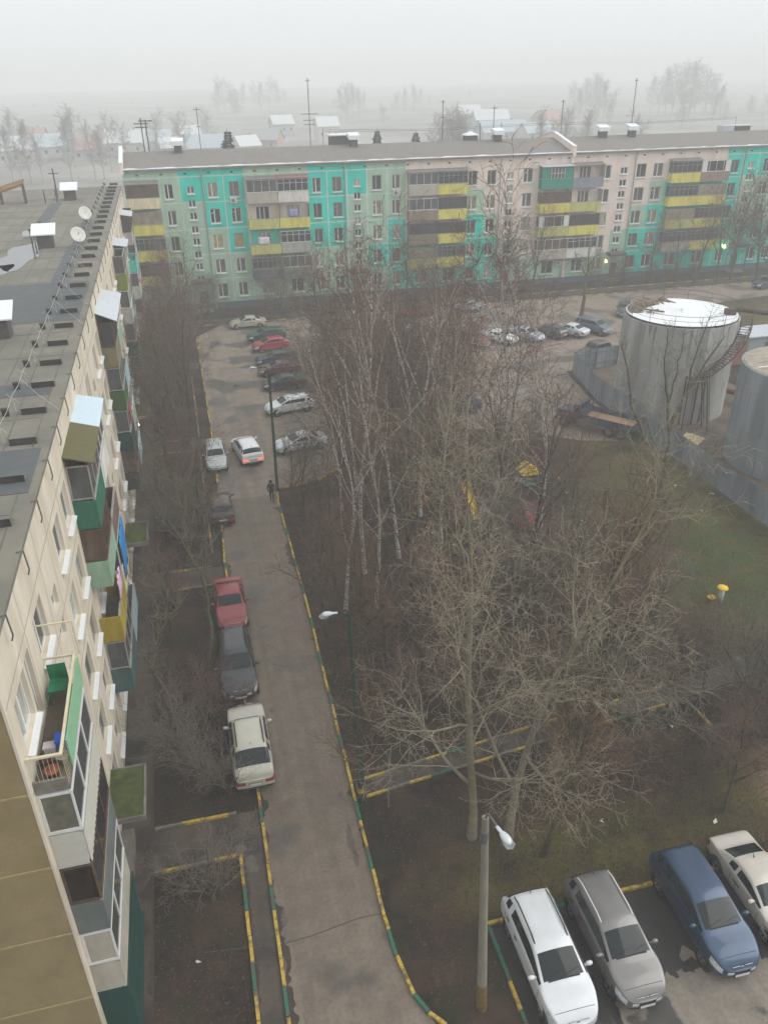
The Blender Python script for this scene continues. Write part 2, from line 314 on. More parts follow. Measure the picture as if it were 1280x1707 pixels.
# ------------------------------------------------------------------ building kit (x along the front, -y outwards, z up)
FRAME = S('window_frame_white', 215, 216, 212, var=0.06, rough=0.5); WOOD = S('window_frame_wood', 92, 72, 58, var=0.2)
OLDF = S('window_frame_grey', 150, 148, 142, var=0.15)
def glass(name, r, g, b_): return S(name, r, g, b_, rough=0.12, spec=0.5, var=0.35, scale=2.5, stretch=(1, 1, .6))
GL = [glass('glass_dark', 42, 46, 48), glass('glass_grey', 74, 76, 76), glass('glass_curtain', 140, 130, 112), glass('glass_net', 168, 168, 160), glass('glass_mauve', 104, 90, 92), glass('glass_deep', 28, 31, 34)]
GLB = glass('glass_blind', 170, 150, 96); GLR = glass('glass_brown', 84, 66, 54)
SILLM = S('sill_tin', 222, 224, 224, rough=0.4, var=0.05)
def facade(xs, zs, holes, colour, depth=0.16, extra_x=(), extra_z=()):
    """front wall as a grid of cells with real openings and reveals; colour(x, z) gives the material slot of a cell"""
    X = sorted(set([round(v, 3) for v in xs] + [round(v, 3) for h in holes for v in h[:2]])); Z = sorted(set([round(v, 3) for v in zs] + [round(v, 3) for h in holes for v in h[2:]]))
    mb = MB()
    import bisect
    grid = {}
    for (a, b_, c, d) in holes:
        for i in range(bisect.bisect_left(X, round(a, 3)), bisect.bisect_left(X, round(b_, 3))):
            for j in range(bisect.bisect_left(Z, round(c, 3)), bisect.bisect_left(Z, round(d, 3))): grid[(i, j)] = 1
    for i in range(len(X) - 1):
        for j in range(len(Z) - 1):
            if (i, j) in grid: continue
            mb.quad((X[i], 0, Z[j]), (X[i + 1], 0, Z[j]), (X[i + 1], 0, Z[j + 1]), (X[i], 0, Z[j + 1]), colour((X[i] + X[i + 1]) / 2, (Z[j] + Z[j + 1]) / 2))
    for (a, b_, c, d) in holes:
        k = colour(a - 0.05, (c + d) / 2)
        mb.quad((a, 0, c), (a, depth, c), (b_, depth, c), (b_, 0, c), k); mb.quad((a, 0, d), (b_, 0, d), (b_, depth, d), (a, depth, d), k)
        mb.quad((a, 0, c), (a, 0, d), (a, depth, d), (a, depth, c), k); mb.quad((b_, 0, c), (b_, depth, c), (b_, depth, d), (b_, 0, d), k)
    return mb
_wm = {}
def window(root, x0, x1, z0, z1, y=0.10, frame=FRAME, pane=0, name='window', sill=True, split=(0.42,), transom=None):
    key = (round(x1 - x0, 2), round(z1 - z0, 2), frame.name, split, transom)
    if key not in _wm:
        w_, h = x1 - x0, z1 - z0; f = MB(); t = 0.07
        f.box(-w_ / 2, -w_ / 2 + t, 0, .07, 0, h); f.box(w_ / 2 - t, w_ / 2, 0, .07, 0, h); f.box(-w_ / 2 + t, w_ / 2 - t, 0, .07, 0, t); f.box(-w_ / 2 + t, w_ / 2 - t, 0, .07, h - t, h)
        for q in split: f.box(-w_ / 2 + w_ * q - .06, -w_ / 2 + w_ * q + .06, -.012, .06, t, h - t)
        if transom: f.box(-w_ / 2 + t, -w_ / 2 + w_ * split[0] - .06, .005, .055, h * transom - .03, h * transom + .03)
        p = MB(); p.box(-w_ / 2 + .02, w_ / 2 - .02, .04, .065, .02, h - .02)
        s = MB(); s.add([(-w_ / 2 - .06, .0, 0.0), (w_ / 2 + .06, .0, 0.0), (w_ / 2 + .06, -.30, -.05), (-w_ / 2 - .06, -.30, -.05), (-w_ / 2 - .06, 0, -.03), (w_ / 2 + .06, 0, -.03), (w_ / 2 + .06, -.30, -.12), (-w_ / 2 - .06, -.30, -.12)],
              [(0, 3, 2, 1), (4, 5, 6, 7), (3, 7, 6, 2), (0, 4, 7, 3), (1, 2, 6, 5)])
        _wm[key] = (f.mesh('window_frame', frame), p, s, {})
    fm, p, s, panes = _wm[key]
    o = link(name, fm, root, ((x0 + x1) / 2, y, z0))
    pm = GL[pane] if isinstance(pane, int) else pane
    if pm.name not in panes: panes[pm.name] = p.mesh('pane', pm)
    link('pane', panes[pm.name], o)
    if sill:
        if 's' not in panes: panes['s'] = s.mesh('sill', SILLM)
        link('sill', panes['s'], o, (0, 0.005, 0))
    return o
def glazing(par, x0, x1, D, z0, z1, frame, pane, nx=4, lattice=False, t=0.05, sides=True, solid=0.0, side_pane=None):
    """balcony glazing: frame bars on the front and both ends, with the panes behind them"""
    f = MB(); y0 = -D
    f.box(x0, x1, y0 - .02, y0 + .05, z0, z0 + t + .02); f.box(x0, x1, y0 - .02, y0 + .05, z1 - t, z1)
    for k in range(nx + 1):
        xx = x0 + (x1 - x0) * k / nx; a = max(x0, xx - t / 2); e = min(x1, xx + t / 2); f.box(a, e, y0 - .015, y0 + .045, z0 + t + .02, z1 - t)
    if lattice: f.box(x0 + t, x1 - t, y0 - .01, y0 + .04, z0 + (z1 - z0) * .68 - .02, z0 + (z1 - z0) * .68 + .02)
    if sides:
        for xa in (x0, x1 - .06):
            f.box(xa - .005, xa + .065, y0 + .05, 0, z0 + .004, z0 + t + .02); f.box(xa - .005, xa + .065, y0 + .05, 0, z1 - t, z1 - .004); f.box(xa - .002, xa + .062, -.08, -.005, z0 + t + .02, z1 - t)
    g = f.build('glazing', frame, par)
    p = MB(); e = solid
    p.box(x0 + .03 + e, x1 - .03 - e, y0 + .01, y0 + .03, z0 + .03, z1 - .03)
    if sides and side_pane: p.build('pane', pane, par); p = MB(); pane = side_pane
    if sides: p.box(x0 + .02, x0 + .04, y0 + .03, -.01, z0 + .03, z1 - .03); p.build('pane', pane, par); p = MB(); p.box(x1 - .04, x1 - .02, y0 + .03, -.01, z0 + .03, z1 - .03)
    p.build('pane', pane, par)
    if e:
        q = MB(); q.box(x0 + .05, x0 + e + .03, y0 + .005, y0 + .035, z0 + t + .02, z1 - t); q.box(x1 - e - .03, x1 - .05, y0 + .005, y0 + .035, z0 + t + .02, z1 - t); q.build('side_infill', frame, par)
    return g
CONC = S('concrete_slab', 128, 124, 116, var=0.2, scale=3, col2=srgb(96, 92, 84), scale2=1.0)
def balcony(root, x0, x1, zf, D, panel, ph=1.08, glaze=None, awn=None, rib=False, ceil=None, top=2.45, side=None):
    s = MB(); s.box(x0, x1, -D, 0, zf - .14, zf)
    s.box(x0, x0 + .07, -D + .05, 0, zf + .005, zf + .25 if panel is None else zf + .3)
    bal = s.build('balcony', CONC, root)
    if panel is not None:
        p = MB(); y = -D - .012
        if rib:
            n = int((x1 - x0) / .11); pts = []
            for k in range(n + 1): pts.append((x0 + (x1 - x0) * k / n, y - (.02 if k % 2 else 0)))
            vs = [(a, b_, zf - .12) for a, b_ in pts] + [(a, b_, zf + ph) for a, b_ in pts]; N = len(pts)
            p.add(vs, [(k, k + 1, N + k + 1, N + k) for k in range(N - 1)])
            p.box(x0, x1, y + .012, y + .05, zf - .12, zf + ph)
        else: p.box(x0 - .01, x1 + .01, y, y + .05, zf - .16, zf + ph)
        p.box(x0 - .012, x0 + .04, y + .05, -.004, zf - .145, zf + ph); p.box(x1 - .04, x1 + .012, y + .05, -.004, zf - .145, zf + ph)
        p.build('panel', panel if side is None else panel, bal)
        r = MB(); r.box(x0 - .02, x1 + .02, y - .02, y + .07, zf + ph, zf + ph + .05); r.build('rail', OLDF, bal)
    if glaze: glazing(bal, x0, x1, D, zf + ph + .05, zf + top, **glaze)
    if awn:
        am, drop, ext = awn; a = MB(); z = zf + top + .12
        a.add([(x0 - .12, 0, z + drop), (x1 + .12, 0, z + drop), (x1 + .12, -D - ext, z), (x0 - .12, -D - ext, z), (x0 - .12, 0, z + drop - .05), (x1 + .12, 0, z + drop - .05), (x1 + .12, -D - ext, z - .05), (x0 - .12, -D - ext, z - .05)],
              [(0, 3, 2, 1), (4, 5, 6, 7), (3, 7, 6, 2), (0, 4, 7, 3), (1, 2, 6, 5)])
        a.build('awning', am, bal)
    return bal

# ------------------------------------------------------------------ the far block
SAGE = S('paint_sage', 166, 198, 174, var=0.07, scale=1.2, col2=srgb(152, 178, 158), scale2=.5)
TEAL = S('paint_teal', 0, 210, 190, var=0.07, scale=1.2, col2=srgb(20, 186, 166), scale2=.5)
PINK = S('paint_pinkish', 230, 215, 204, var=0.06, scale=1.2, col2=srgb(212, 198, 186), scale2=.5)
SEAM = S('paint_seam', 200, 214, 200, var=0.06); PLN = S('plinth_paint', 84, 96, 102, var=0.12)
ENDW = S('end_wall', 180, 186, 176, var=.1)
YEL = S('panel_yellow', 216, 206, 96, var=0.08); OLV = S('panel_olive', 190, 188, 110, var=0.1); CRM = S('panel_cream', 222, 208, 172, var=.08)
BGE = S('panel_beige', 176, 170, 156, var=.08); WHT = S('panel_white', 216, 214, 208, var=.06); NAVY = S('panel_navy', 72, 76, 112, var=.1)
GRY = S('panel_grey', 168, 164, 160, var=.08); GGN = S('panel_greengrey', 122, 132, 116, var=.1); BRG = S('panel_browngrey', 142, 124, 110, var=.1)
OBR = S('panel_olivebrown', 128, 118, 92, var=.1); DTL = S('panel_deepteal', 0, 136, 116, var=.06); SLT = S('panel_slate', 134, 140, 150, var=.08)
BRN = S('panel_brown', 118, 92, 80, var=.15); ROOFG = S('roof_slate_grey', 122, 117, 112, var=.12, scale=1.0, stretch=(6, .5, 1)); SNOW = S('snow', 224, 228, 230, var=.04, rough=.7)
TIN = S('tin_sheet', 186, 192, 198, var=.1, rough=.45); REDR = S('roof_reddish', 138, 104, 104, var=.1)
Q = 0.975
def fz(z): return 27 - (27 - z) * Q
FAR = empty('apartment_building', (0, 105.8, 0))
tag(FAR, 'long five storey block painted teal, sage and pinkish white across the far end', 'apartment block')
seams = [x * Q for x in (-1.05, 1.3, 4.1, 6.62, 9.24, 17.1, 19.63, 22.2, 24.84, 27.54, 30.1, 38.3, 40.9, 43.1, 46.0, 48.6, 57.85, 60.4, 62.95, 65.5, 68.1, 77.4, 80.0, 82.6, 85.2, 87.8)]
XL, XR, ZE = -5.05, 92.0, 17.0
rows = [3.32, 6.37, 9.40, 12.42, 15.52]
rows = [fz(z) for z in (3.25, 6.37, 9.5, 12.68, 15.68)]
pc = {}   # colour of each panel column, top floor first
for k, s in enumerate(['SSSSS', 'SSSSS', 'TSSSS', 'TTSSS', 'TTTSS', 'SPTSS', 'TTTSS', 'TTTSS', 'TSSSS', 'SSSTS', 'SSTTT', 'PPPTT', 'PSTTT', 'PPSTT', 'PPPSS', 'PPPPS', 'PPPPS', 'PPPPS', 'PPPSS', 'PPSTT', 'PSTTT', 'PTTTT', 'TTTTT', 'TSSTT', 'TSSTT', 'PPSTT', 'PPPTT']): pc[k] = s
CI = {'S': 0, 'T': 1, 'P': 2}
import bisect as _b
def far_colour(x, z):
    if z < fz(0.2): return 4
    for s in seams:
        if abs(x - s) < 0.07 and pc[_b.bisect(seams, x)][0] != 'P' and z < rows[4]: return 3
    for i, r in enumerate(rows):
        if abs(z - r) < 0.07 and pc[_b.bisect(seams, x)][min(4, 4 - i)] != 'P': return 3
    fl = 4 - _b.bisect(rows[:4], z); return CI[pc[_b.bisect(seams, x)][fl]]
wcols = [(-.54, .5), (4.64, 5.9), (7.3, 8.5), (17.74, 18.84), (20.33, 21.54), (25.57, 26.76), (28.19, 29.3), (38.67, 39.9), (41.34, 42.55), (46.5, 47.85), (58.0, 59.4), (63.3, 64.75), (65.9, 67.4), (78.2, 79.4), (83.5, 84.8), (86.2, 87.4)]
bcols = [(-5.15, -1.2, 1), (9.24, 17.08, 2), (30.2, 38.25, 2), (48.7, 57.83, 2), (68.2, 77.35, 2)]
scols = [(2.15, 3.03), (23.1, 24.0), (44.1, 45.1), (60.85, 61.9), (80.9, 81.9)]
holes = []; wl = []
for a, c in wcols:
    for k in range(5): h = (a * Q + .0, c * Q, fz(.88 + 3.08 * k), fz(2.62 + 3.08 * k)); holes.append(h); wl.append(('window', h, k))
for a, c, n in bcols:
    for u in range(n):
        m = a + (c - a) * (u + .5) / n
        for k in range(5):
            h = ((m - .85) * Q, (m + .85) * Q, fz((.88 if k == 0 else .75) + 3.08 * k), fz(2.62 + 3.08 * k)); holes.append(h); wl.append(('balcony_window' if k else 'window', h, k))
for a, c in scols:
    for k in range(4):
        for z in (3.95, 2.35):
            zz = z + 3.08 * k + (.9 if True else 0); h = (a * Q, c * Q, fz(zz - .35), fz(zz + .5)); holes.append(h); wl.append(('stair_window', h, k))
doors = []
for a, c in scols: h = ((a + .0) * Q, (a + 1.12) * Q, 0.15, 2.35); holes.append(h); doors.append(h)
zs = [0, fz(.2), ZE] + [r + d for r in rows for d in (-.07, .07)]
xs = [XL, XR] + [s + d for s in seams for d in (-.07, .07)]
fm = facade(xs, zs, holes, far_colour)
fm.box(XL, XR, .4, .45, 0, ZE - .3, 0)      # rooms' back wall behind the openings
fm.box(XL, XL + .01, .0005, 12, 0, ZE, 5); fm.box(XR - .01, XR, .0005, 12, 0, ZE, 5); fm.box(XL, XR, 11.99, 12, 0, ZE, 5)
fm.build('wall', [SAGE, TEAL, PINK, SEAM, PLN, ENDW], FAR)
r2 = random.Random(3); n_of = {}
extra = MB()
for nm, h, k in wl:
    pane = r2.choice([0, 0, 1, 1, 2, 3, 4, 5]) if nm != 'stair_window' else r2.choice([0, 1, 3, 5])
    if nm == 'window' and 4.5 < h[0] < 8.6 and k == 2: pane = GLB
    sp = (0.42,) if nm == 'window' else (0.5,) if nm == 'stair_window' else (.3, .62)
    fr = FRAME if r2.random() < .75 else OLDF if nm == 'window' else FRAME
    window(FAR, *h, frame=fr, pane=pane, name=nm, split=sp, sill=nm != 'balcony_window', transom=.7 if r2.random() < .3 and nm == 'window' else None)
DOORM = S('door_brownred', 112, 68, 58, var=.1); CANM = S('canopy_grey', 92, 92, 92, var=.12)
for i, h in enumerate(doors):
    d = MB(); d.box(h[0] + .05, h[1] - .05, .08, .13, .15, 2.3); d.box(h[0], h[0] + .05, .06, .14, .15, 2.35); d.box(h[1] - .05, h[1], .06, .14, .15, 2.35); d.box(h[1] - .2, h[1] - .14, .02, .08, 1.1, 1.25)
    d.build('door', DOORM, FAR)
    c = MB(); c.box(h[0] - .75, h[1] + .55, -1.5, -.004, fz(2.95), fz(3.35)); c.box(h[0] - .7, h[0] - .6, -1.45, -1.35, 0, fz(2.95)); c.box(h[1] + .4, h[1] + .5, -1.45, -1.35, 0, fz(2.95)); c.build('entrance_canopy', CANM, FAR)
    st = MB(); st.box(h[0] - .7, h[1] + .5, -1.5, -.01, .004, .15); st.build('doorstep', CONC, FAR)
LIT = mat('lamp_glow', (1, .8, .5), emit=(1, .62, .25, 5.0)); LIT2 = mat('lamp_glow_warm', (1, .8, .5), emit=(1, .66, .30, 9.0))
for x_, z_, mm, r_ in ((60.1 * Q, fz(2.0), LIT, .14), (78.3 * Q + .9, fz(3.0), LIT2, .22)):
    l = MB(); l.lathe([(0.0, -r_), (r_ * .8, -r_ * .6), (r_, 0), (r_ * .8, r_ * .6), (0, r_)], (x_, -.3, z_), 12); l.box(x_ - .03, x_ + .03, -.28, 0, z_ + r_, z_ + r_ + .06); l.build('entrance_lamp', mm, FAR)
# balconies, top floor first, as the photo shows each of them
G4 = dict(frame=FRAME, pane=GL[1], nx=4); G5 = dict(frame=FRAME, pane=GL[0], nx=5, lattice=True); GW = dict(frame=OLDF, pane=GL[0], nx=6, lattice=True); GB = dict(frame=WOOD, pane=GLR, nx=4); GD = dict(frame=WOOD, pane=GL[0], nx=6, lattice=True)
GS = dict(frame=FRAME, pane=GL[0], nx=4, solid=.75); GC = dict(frame=OLDF, pane=GL[2], nx=4)
AW = (ROOFG, .25, .15); AR = (REDR, .3, .15)
styles = {0: [[(CRM, GB, AW), (YEL, GC, None), (YEL, GW, None), (YEL, GB, None)]],
          1: [[(BGE, dict(G4, solid=.05), AW), (OLV, None, None), (OLV, None, None), (NAVY, GW, None)], [(WHT, G5, AR), (YEL, None, None), (GRY, G5, None), (GGN, G4, None)]],
          2: [[(BGE, G4, AW), (BRG, G4, None), (OBR, GD, None), (YEL, GC, None)], [(YEL, GW, AW), (YEL, GD, None), (YEL, GD, None), (YEL, GW, None)]],
          3: [[(DTL, GS, (TIN, .2, .25)), (YEL, GB, None), (OLV, GS, None), (BGE, dict(G4, pane=GLR), None)], [(SLT, None, AW), (OLV, None, None), (YEL, GD, None), (WHT, G5, None)]],
          4: [[(YEL, GW, AW), (YEL, GW, None), (OLV, GC, None), (BGE, GW, None)], [(BRG, GS, None), (YEL, GC, None), (YEL, GW, None), (YEL, GW, None)]]}
for ci, (a, c, n) in enumerate(bcols):
    for u in range(n):
        x0 = (a + (c - a) * u / n) * Q + .04; x1 = (a + (c - a) * (u + 1) / n) * Q - .04
        for t, (pm, gz, aw) in enumerate(styles[ci][u]):
            zf = fz(12.5 - 3.1 * t); gz2 = dict(gz) if gz else None
            if pm is DTL:
                gz2 = dict(frame=DTL, pane=GL[1], nx=3, solid=1.0)
            bal = balcony(FAR, x0, x1, zf, 1.05, pm, ph=1.05, glaze=gz2, awn=aw, top=2.5)
            if pm is DTL:
                g = MB(); xm = (x0 + x1) / 2
                for k in range(5): g.box(xm - .95 + k * .475 - .03, xm - .95 + k * .475 + .03, -1.10, -1.07, zf + 1.15, zf + 2.4)
                g.box(xm - .98, xm + .98, -1.104, -1.068, zf + 1.75, zf + 1.8); g.build('window_grille', FRAME, bal)
            if gz is None:      # open balcony: side screens in weathered boards
                q = MB(); q.box(x0, x0 + .05, -.95, -.02, zf + .3, zf + 2.55); q.box(x1 - .05, x1, -.95, -.02, zf + .3, zf + 2.55); q.build('side_screen', CRM if (ci, u) == (1, 0) else BRN if (ci, u) == (1, 1) else GRY, bal)
# roof, end parapet, joint parapet, chimneys, masts
def ridge(y): return ZE + .15 + 1.25 * (1 - abs(y - 6) / 6)
rf = MB()
rf.add([(XL - .1, -.45, ZE), (XR, -.45, ZE), (XR, 6, ZE + 1.4), (XL - .1, 6, ZE + 1.4), (XL - .1, 12.4, ZE), (XR, 12.4, ZE)], [(0, 1, 2, 3), (3, 2, 5, 4)], 0)
rf.add([(XL - .1, -.45, ZE - .22), (XR, -.45, ZE - .22), (XR, -.45, ZE), (XL - .1, -.45, ZE)], [(0, 1, 2, 3)], 1); rf.quad((XL - .1, -.45, ZE - .22), (XL - .1, -.0, ZE - .22), (XR, 0, ZE - .22), (XR, -.45, ZE - .22), 1)
rf.add([(XL - .1, -.45, ZE), (XL - .1, 6, ZE + 1.4), (XL - .1, 12.4, ZE)], [(0, 1, 2)], 1)
roofo = rf.build('roof', [ROOFG, CONC], FAR)
sn = MB()
Pf = [(XL + (XR - XL) * k / 150, max(.03, .16 + .16 * math.sin(k * 1.3) * math.sin(k * .37 + 1) + r2.uniform(-.08, .08))) for k in range(151)]
sn.add([(x, -.47, ZE + .05) for x, _ in Pf] + [(x, -.47 + e, ZE + .06 + e * .22) for x, e in Pf] + [(x, -.47, ZE - .03) for x, _ in Pf], [(k, k + 1, 152 + k, 151 + k) for k in range(150)] + [(302 + k, 303 + k, k + 1, k) for k in range(150)])
sn.build('snow_strip', SNOW, FAR)
pp = MB(); PX0 = 52.05 
for (x, ex) in ((XL - .12, .32), (PX0 - .2, .4)):
    pp.add([(x, -.6, ZE - .5), (x + ex, -.6, ZE - .5), (x + ex, -.6, ZE + .75), (x, -.6, ZE + .75), (x, 6, ZE - .5), (x + ex, 6, ZE - .5), (x + ex, 6, ZE + 2.1), (x, 6, ZE + 2.1), (x, 12.6, ZE - .5), (x + ex, 12.6, ZE - .5), (x + ex, 12.6, ZE + .75), (x, 12.6, ZE + .75)],
           [(0, 1, 2, 3), (3, 2, 6, 7), (7, 6, 10, 11), (1, 5, 6, 2), (5, 9, 10, 6), (4, 0, 3, 7), (8, 4, 7, 11), (9, 8, 11, 10)], 0)
    pp.add([(x - .06, -.65, ZE + .78), (x + ex + .06, -.65, ZE + .78), (x + ex + .06, 6, ZE + 2.13), (x - .06, 6, ZE + 2.13), (x - .06, 12.65, ZE + .78), (x + ex + .06, 12.65, ZE + .78)], [(0, 1, 2, 3), (3, 2, 5, 4)], 1)
pp.box(PX0 - .2, PX0 + .2, -.35, -.004, 0.9, ZE - .5, 2)
pp.build('parapet', [PINK, SNOW, PINK], FAR)
PIPE = S('drainpipe', 156, 158, 154, var=.1)
for x in (4.1, 21.93, 43.12, 62.95, 80.2):
    t = MB(); t.tube([(x * Q, -.42, ZE - .1), (x * Q, -.12, ZE - .9), (x * Q, -.12, .4), (x * Q, -.3, .15)], .07, 8); t.build('drainpipe', PIPE, FAR)
vents = MB()
for k in range(34):
    x = -3.6 + k * 2.75
    if x < XR: vents.box(x, x + .34, -.012, .02, fz(15.95), fz(16.12))
vents.build('attic_vent', [GL[0]], FAR)
BRICK = S('chimney_brick', 86, 82, 80, var=.2, scale=5)
def chimney(root, x, y, z, sx=.9, sy=.8, h=1.1, cap=.25, capm=SNOW, tilt=.0):
    c = MB(); c.box(x - sx / 2, x + sx / 2, y - sy / 2, y + sy / 2, z - .3, z + h); o = c.build('chimney', BRICK, root)
    k = MB(); e = .28
    for px_, py_ in ((-1, -1), (1, -1), (1, 1), (-1, 1)): k.box(x + px_ * (sx / 2 - .06) - .03, x + px_ * (sx / 2 - .06) + .03, y + py_ * (sy / 2 - .06) - .03, y + py_ * (sy / 2 - .06) + .03, z + h, z + h + .18, 1)
    k.add([(x - sx / 2 - e, y - sy / 2 - e, z + h + .18 - tilt), (x + sx / 2 + e, y - sy / 2 - e, z + h + .18 - tilt), (x + sx / 2 + e, y + sy / 2 + e, z + h + .18 + tilt), (x - sx / 2 - e, y + sy / 2 + e, z + h + .18 + tilt),
           (x - sx / 2 - e, y - sy / 2 - e, z + h + .18 - tilt + cap), (x + sx / 2 + e, y - sy / 2 - e, z + h + .18 - tilt + cap), (x + sx / 2 + e, y + sy / 2 + e, z + h + .18 + tilt + cap), (x - sx / 2 - e, y + sy / 2 + e, z + h + .18 + tilt + cap)],
          [(0, 3, 2, 1), (4, 5, 6, 7), (0, 1, 5, 4), (1, 2, 6, 5), (2, 3, 7, 6), (3, 0, 4, 7)], 0)
    k.build('chimney_cap', [capm, BRICK], o)
for px, py, sc in ((297, 252, 1), (597, 247, 1), (850, 240, 1), (1020, 232, 1.2), (980, 218, 1), (1265, 215, 1)):
    x, y = G(px, py, ZE + 1.2); chimney(FAR, x, 5.2, ZE + 1.0, .9 * sc, .8, 1.0, .5, tilt=.15)
hut = MB(); x = G(583, 245, ZE + 1.4)[0]; hut.box(x - 1.5, x + .9, 6.5, 8.6, ZE + .8, ZE + 2.4, 0); hut.box(x - 1.7, x + 1.1, 6.3, 8.8, ZE + 2.4, ZE + 2.55, 1); hut.build('roof_hatch', [BRICK, SNOW], FAR)
hut = MB(); x = G(815, 240, ZE + 1.4)[0]; hut.box(x - .8, x + .8, 5.8, 7.2, ZE + .9, ZE + 2.0, 0); hut.add([(x - 1, 5.6, ZE + 2.0), (x + 1, 5.6, ZE + 2.0), (x + 1, 7.4, ZE + 2.0), (x - 1, 7.4, ZE + 2.0), (x, 6.5, ZE + 2.5)], [(0, 1, 4), (1, 2, 4), (2, 3, 4), (3, 0, 4)], 1); hut.build('roof_hatch', [BRICK, SNOW], FAR)
hut = MB(); x = G(1205, 208, ZE + 2)[0]; hut.box(x - 2.2, x - .4, 6.4, 8, ZE + .9, ZE + 2.1, 1); hut.box(x - .3, x + 2.2, 6.4, 8.2, ZE + .9, ZE + 2.0, 0); hut.box(x - .4, x + 2.4, 6.2, 8.4, ZE + 2.0, ZE + 2.1, 1); hut.build('roof_hatch', [BRICK, TIN], FAR)
IRON = S('iron_grey', 92, 92, 92, var=.15, rough=.6)
def mast(root, x, y, z0, z1, arms=(), r=.035):
    m = MB(); m.tube([(x, y, z0), (x, y, z1)], r, 6)
    for zz, L, n in arms:
        m.tube([(x - L / 2, y, zz), (x + L / 2, y, zz)], r * .8, 5)
        for k in range(n): xx = x - L / 2 + L * (k + .5) / n; m.tube([(xx, y - .35, zz), (xx, y + .35, zz)], r * .5, 4)
    return m.build('mast', IRON, root)
def far_mast(px, ytop, arms=(), r=.05):
    x = G(px, 245, ZE + 1.3)[0]; top = height_to(x, 112, ytop); mast(FAR, x, 6.2, ZE + 1.2, top, [(top - d, L, n) for d, L, n in arms], r)
far_mast(243, 197, ((.6, 1.7, 2), (1.0, 1.5, 0)), .08); far_mast(250, 200, ((.1, 1.6, 0), (4.0, .8, 0), (5.2, .8, 0)), .09); far_mast(332, 178, ((.3, .9, 3), (2.2, .6, 2))); far_mast(520, 130, ((.3, .5, 4), (4.0, 2.2, 4), (4.7, 1.6, 3), (5.2, 1.4, 2)))
far_mast(772, 167, ((.2, .5, 2), (2, .6, 2))); far_mast(878, 176, ((.3, .7, 3),)); far_mast(1028, 166, ((.2, .5, 2),)); far_mast(1195, 130, ((.3, .4, 2),))
for px in (850, 895): far_mast(px, 205)
wr = MB(); 
for ya, zz in ((5.9, ZE + 3.2), (6.2, ZE + 3.0)): wr.tube([(20, ya, zz), (35, ya, zz - .3), (50, ya, zz), (65, ya, zz - .3), (80, ya, zz)], .018, 4)
for x in (20, 50, 80): wr.tube([(x, 6.05, ZE + 1.2), (x, 6.05, ZE + 3.3)], .03, 4)
wr.build('roof_wire', IRON, FAR)
AC = S('aircon_white', 206, 206, 200, var=.05)
for x, z in ((7.7 * Q, fz(12.75)), (28.7 * Q, fz(12.7)), (52.6 * Q, fz(2.3))):
    a = MB(); a.box(x - .4, x + .4, -.36, -.02, z - .3, z + .3, 0); a.lathe([(.0, -.368), (.2, -.368), (.22, -.362)], (x - .08, 0, z), 14, 1, 'y'); a.build('air_conditioner', [AC, IRON], FAR)

# ------------------------------------------------------------------ the left block (front looks towards +x)
LEFT = empty('apartment_building', (-5.2, 0, 0), math.pi / 2)
tag(LEFT, 'cream five storey block on the left with grey felt roof and tan end wall', 'apartment block')
CREAM = S('wall_cream', 214, 204, 186, var=.08, scale=2.5, col2=srgb(190, 178, 158), scale2=.8, stretch=(1, 1, .35), lo=.45, hi=.75)
CSEAM = S('wall_seam', 168, 158, 142, var=.15); TAN = S('gable_tan', 150, 134, 98, var=.10, scale=14, col2=srgb(138, 122, 88), scale2=1.5)
TANS = S('gable_seam', 160, 142, 100, var=.15, scale=5); LPL = S('plinth_lightgrey', 176, 172, 166, var=.12)
LX0, LX1, LZ = 15.65, 102.0, 15.55
stairs = [23.15 + 20.4 * k for k in range(4)]
lh = []
for s in stairs:
    for o in (-2.55, 2.55, 5.15): 
        for k in range(5): lh.append(('window', (s + o - .75, s + o + .75, .95 + 2.8 * k, 2.5 + 2.8 * k), k))
    for k in range(5): lh.append(('stair_window', (s - .5, s + .42, 1.0 + 2.8 * k - .9 + .55, 1.0 + 2.8 * k + .45), k)) if k else None
    for k in range(4): lh.append(('stair_window', (s - .5, s + .42, 3.3 + 2.8 * k - 1.05, 3.3 + 2.8 * k - .35), k))
lb = [(15.95, 19.95)]
for k in range(4): lb += [(29.65 + 20.4 * k, 33.05 + 20.4 * k), (33.15 + 20.4 * k, 36.5 + 20.4 * k)]
for (a, c) in lb:
    m = (a + c) / 2 - (.8 if a < 16 else 0)
    for k in range(5):
        lh.append(('balcony_window' if k else 'window', (m - .75, m + .75, .95 + 2.8 * k, 2.5 + 2.8 * k), k))
        if k: lh.append(('balcony_door', (m + .95, m + 1.6, .3 + 2.8 * k, 2.5 + 2.8 * k), k))
lh2 = []
for q in lh:      # drop anything that would collide
    if q and q[1][1] < LX1 and all(q[1][0] > o[1][1] or q[1][1] < o[1][0] or q[1][2] > o[1][3] or q[1][3] < o[1][2] for o in lh2): lh2.append(q)
lseams = [18.9, 22.2, 24.1, 27.0, 29.55, 33.1, 36.6, 39.2, 42.6, 44.6, 47.4, 49.9, 53.5, 57.0, 59.8, 63, 65, 68, 70.4, 73.9, 77.4, 80.2, 83.4, 85.4, 88.2, 90.8, 94.2, 97.8]
def lcol(x, z):
    if z < .35: return 3
    for s in lseams:
        if abs(x - s) < .03: return 1
    for k in range(1, 6):
        if abs(z - (.1 + 2.8 * k)) < .03: return 1
    return 0
ldoors = [(s - .5, s + .45, .06, 2.1) for s in stairs]
lf = facade([LX0, LX1] + [s + d for s in lseams for d in (-.03, .03)], [0, .35, LZ] + [.1 + 2.8 * k + d for k in range(1, 6) for d in (-.03, .03)], [q[1] for q in lh2] + ldoors, lcol, depth=.2)
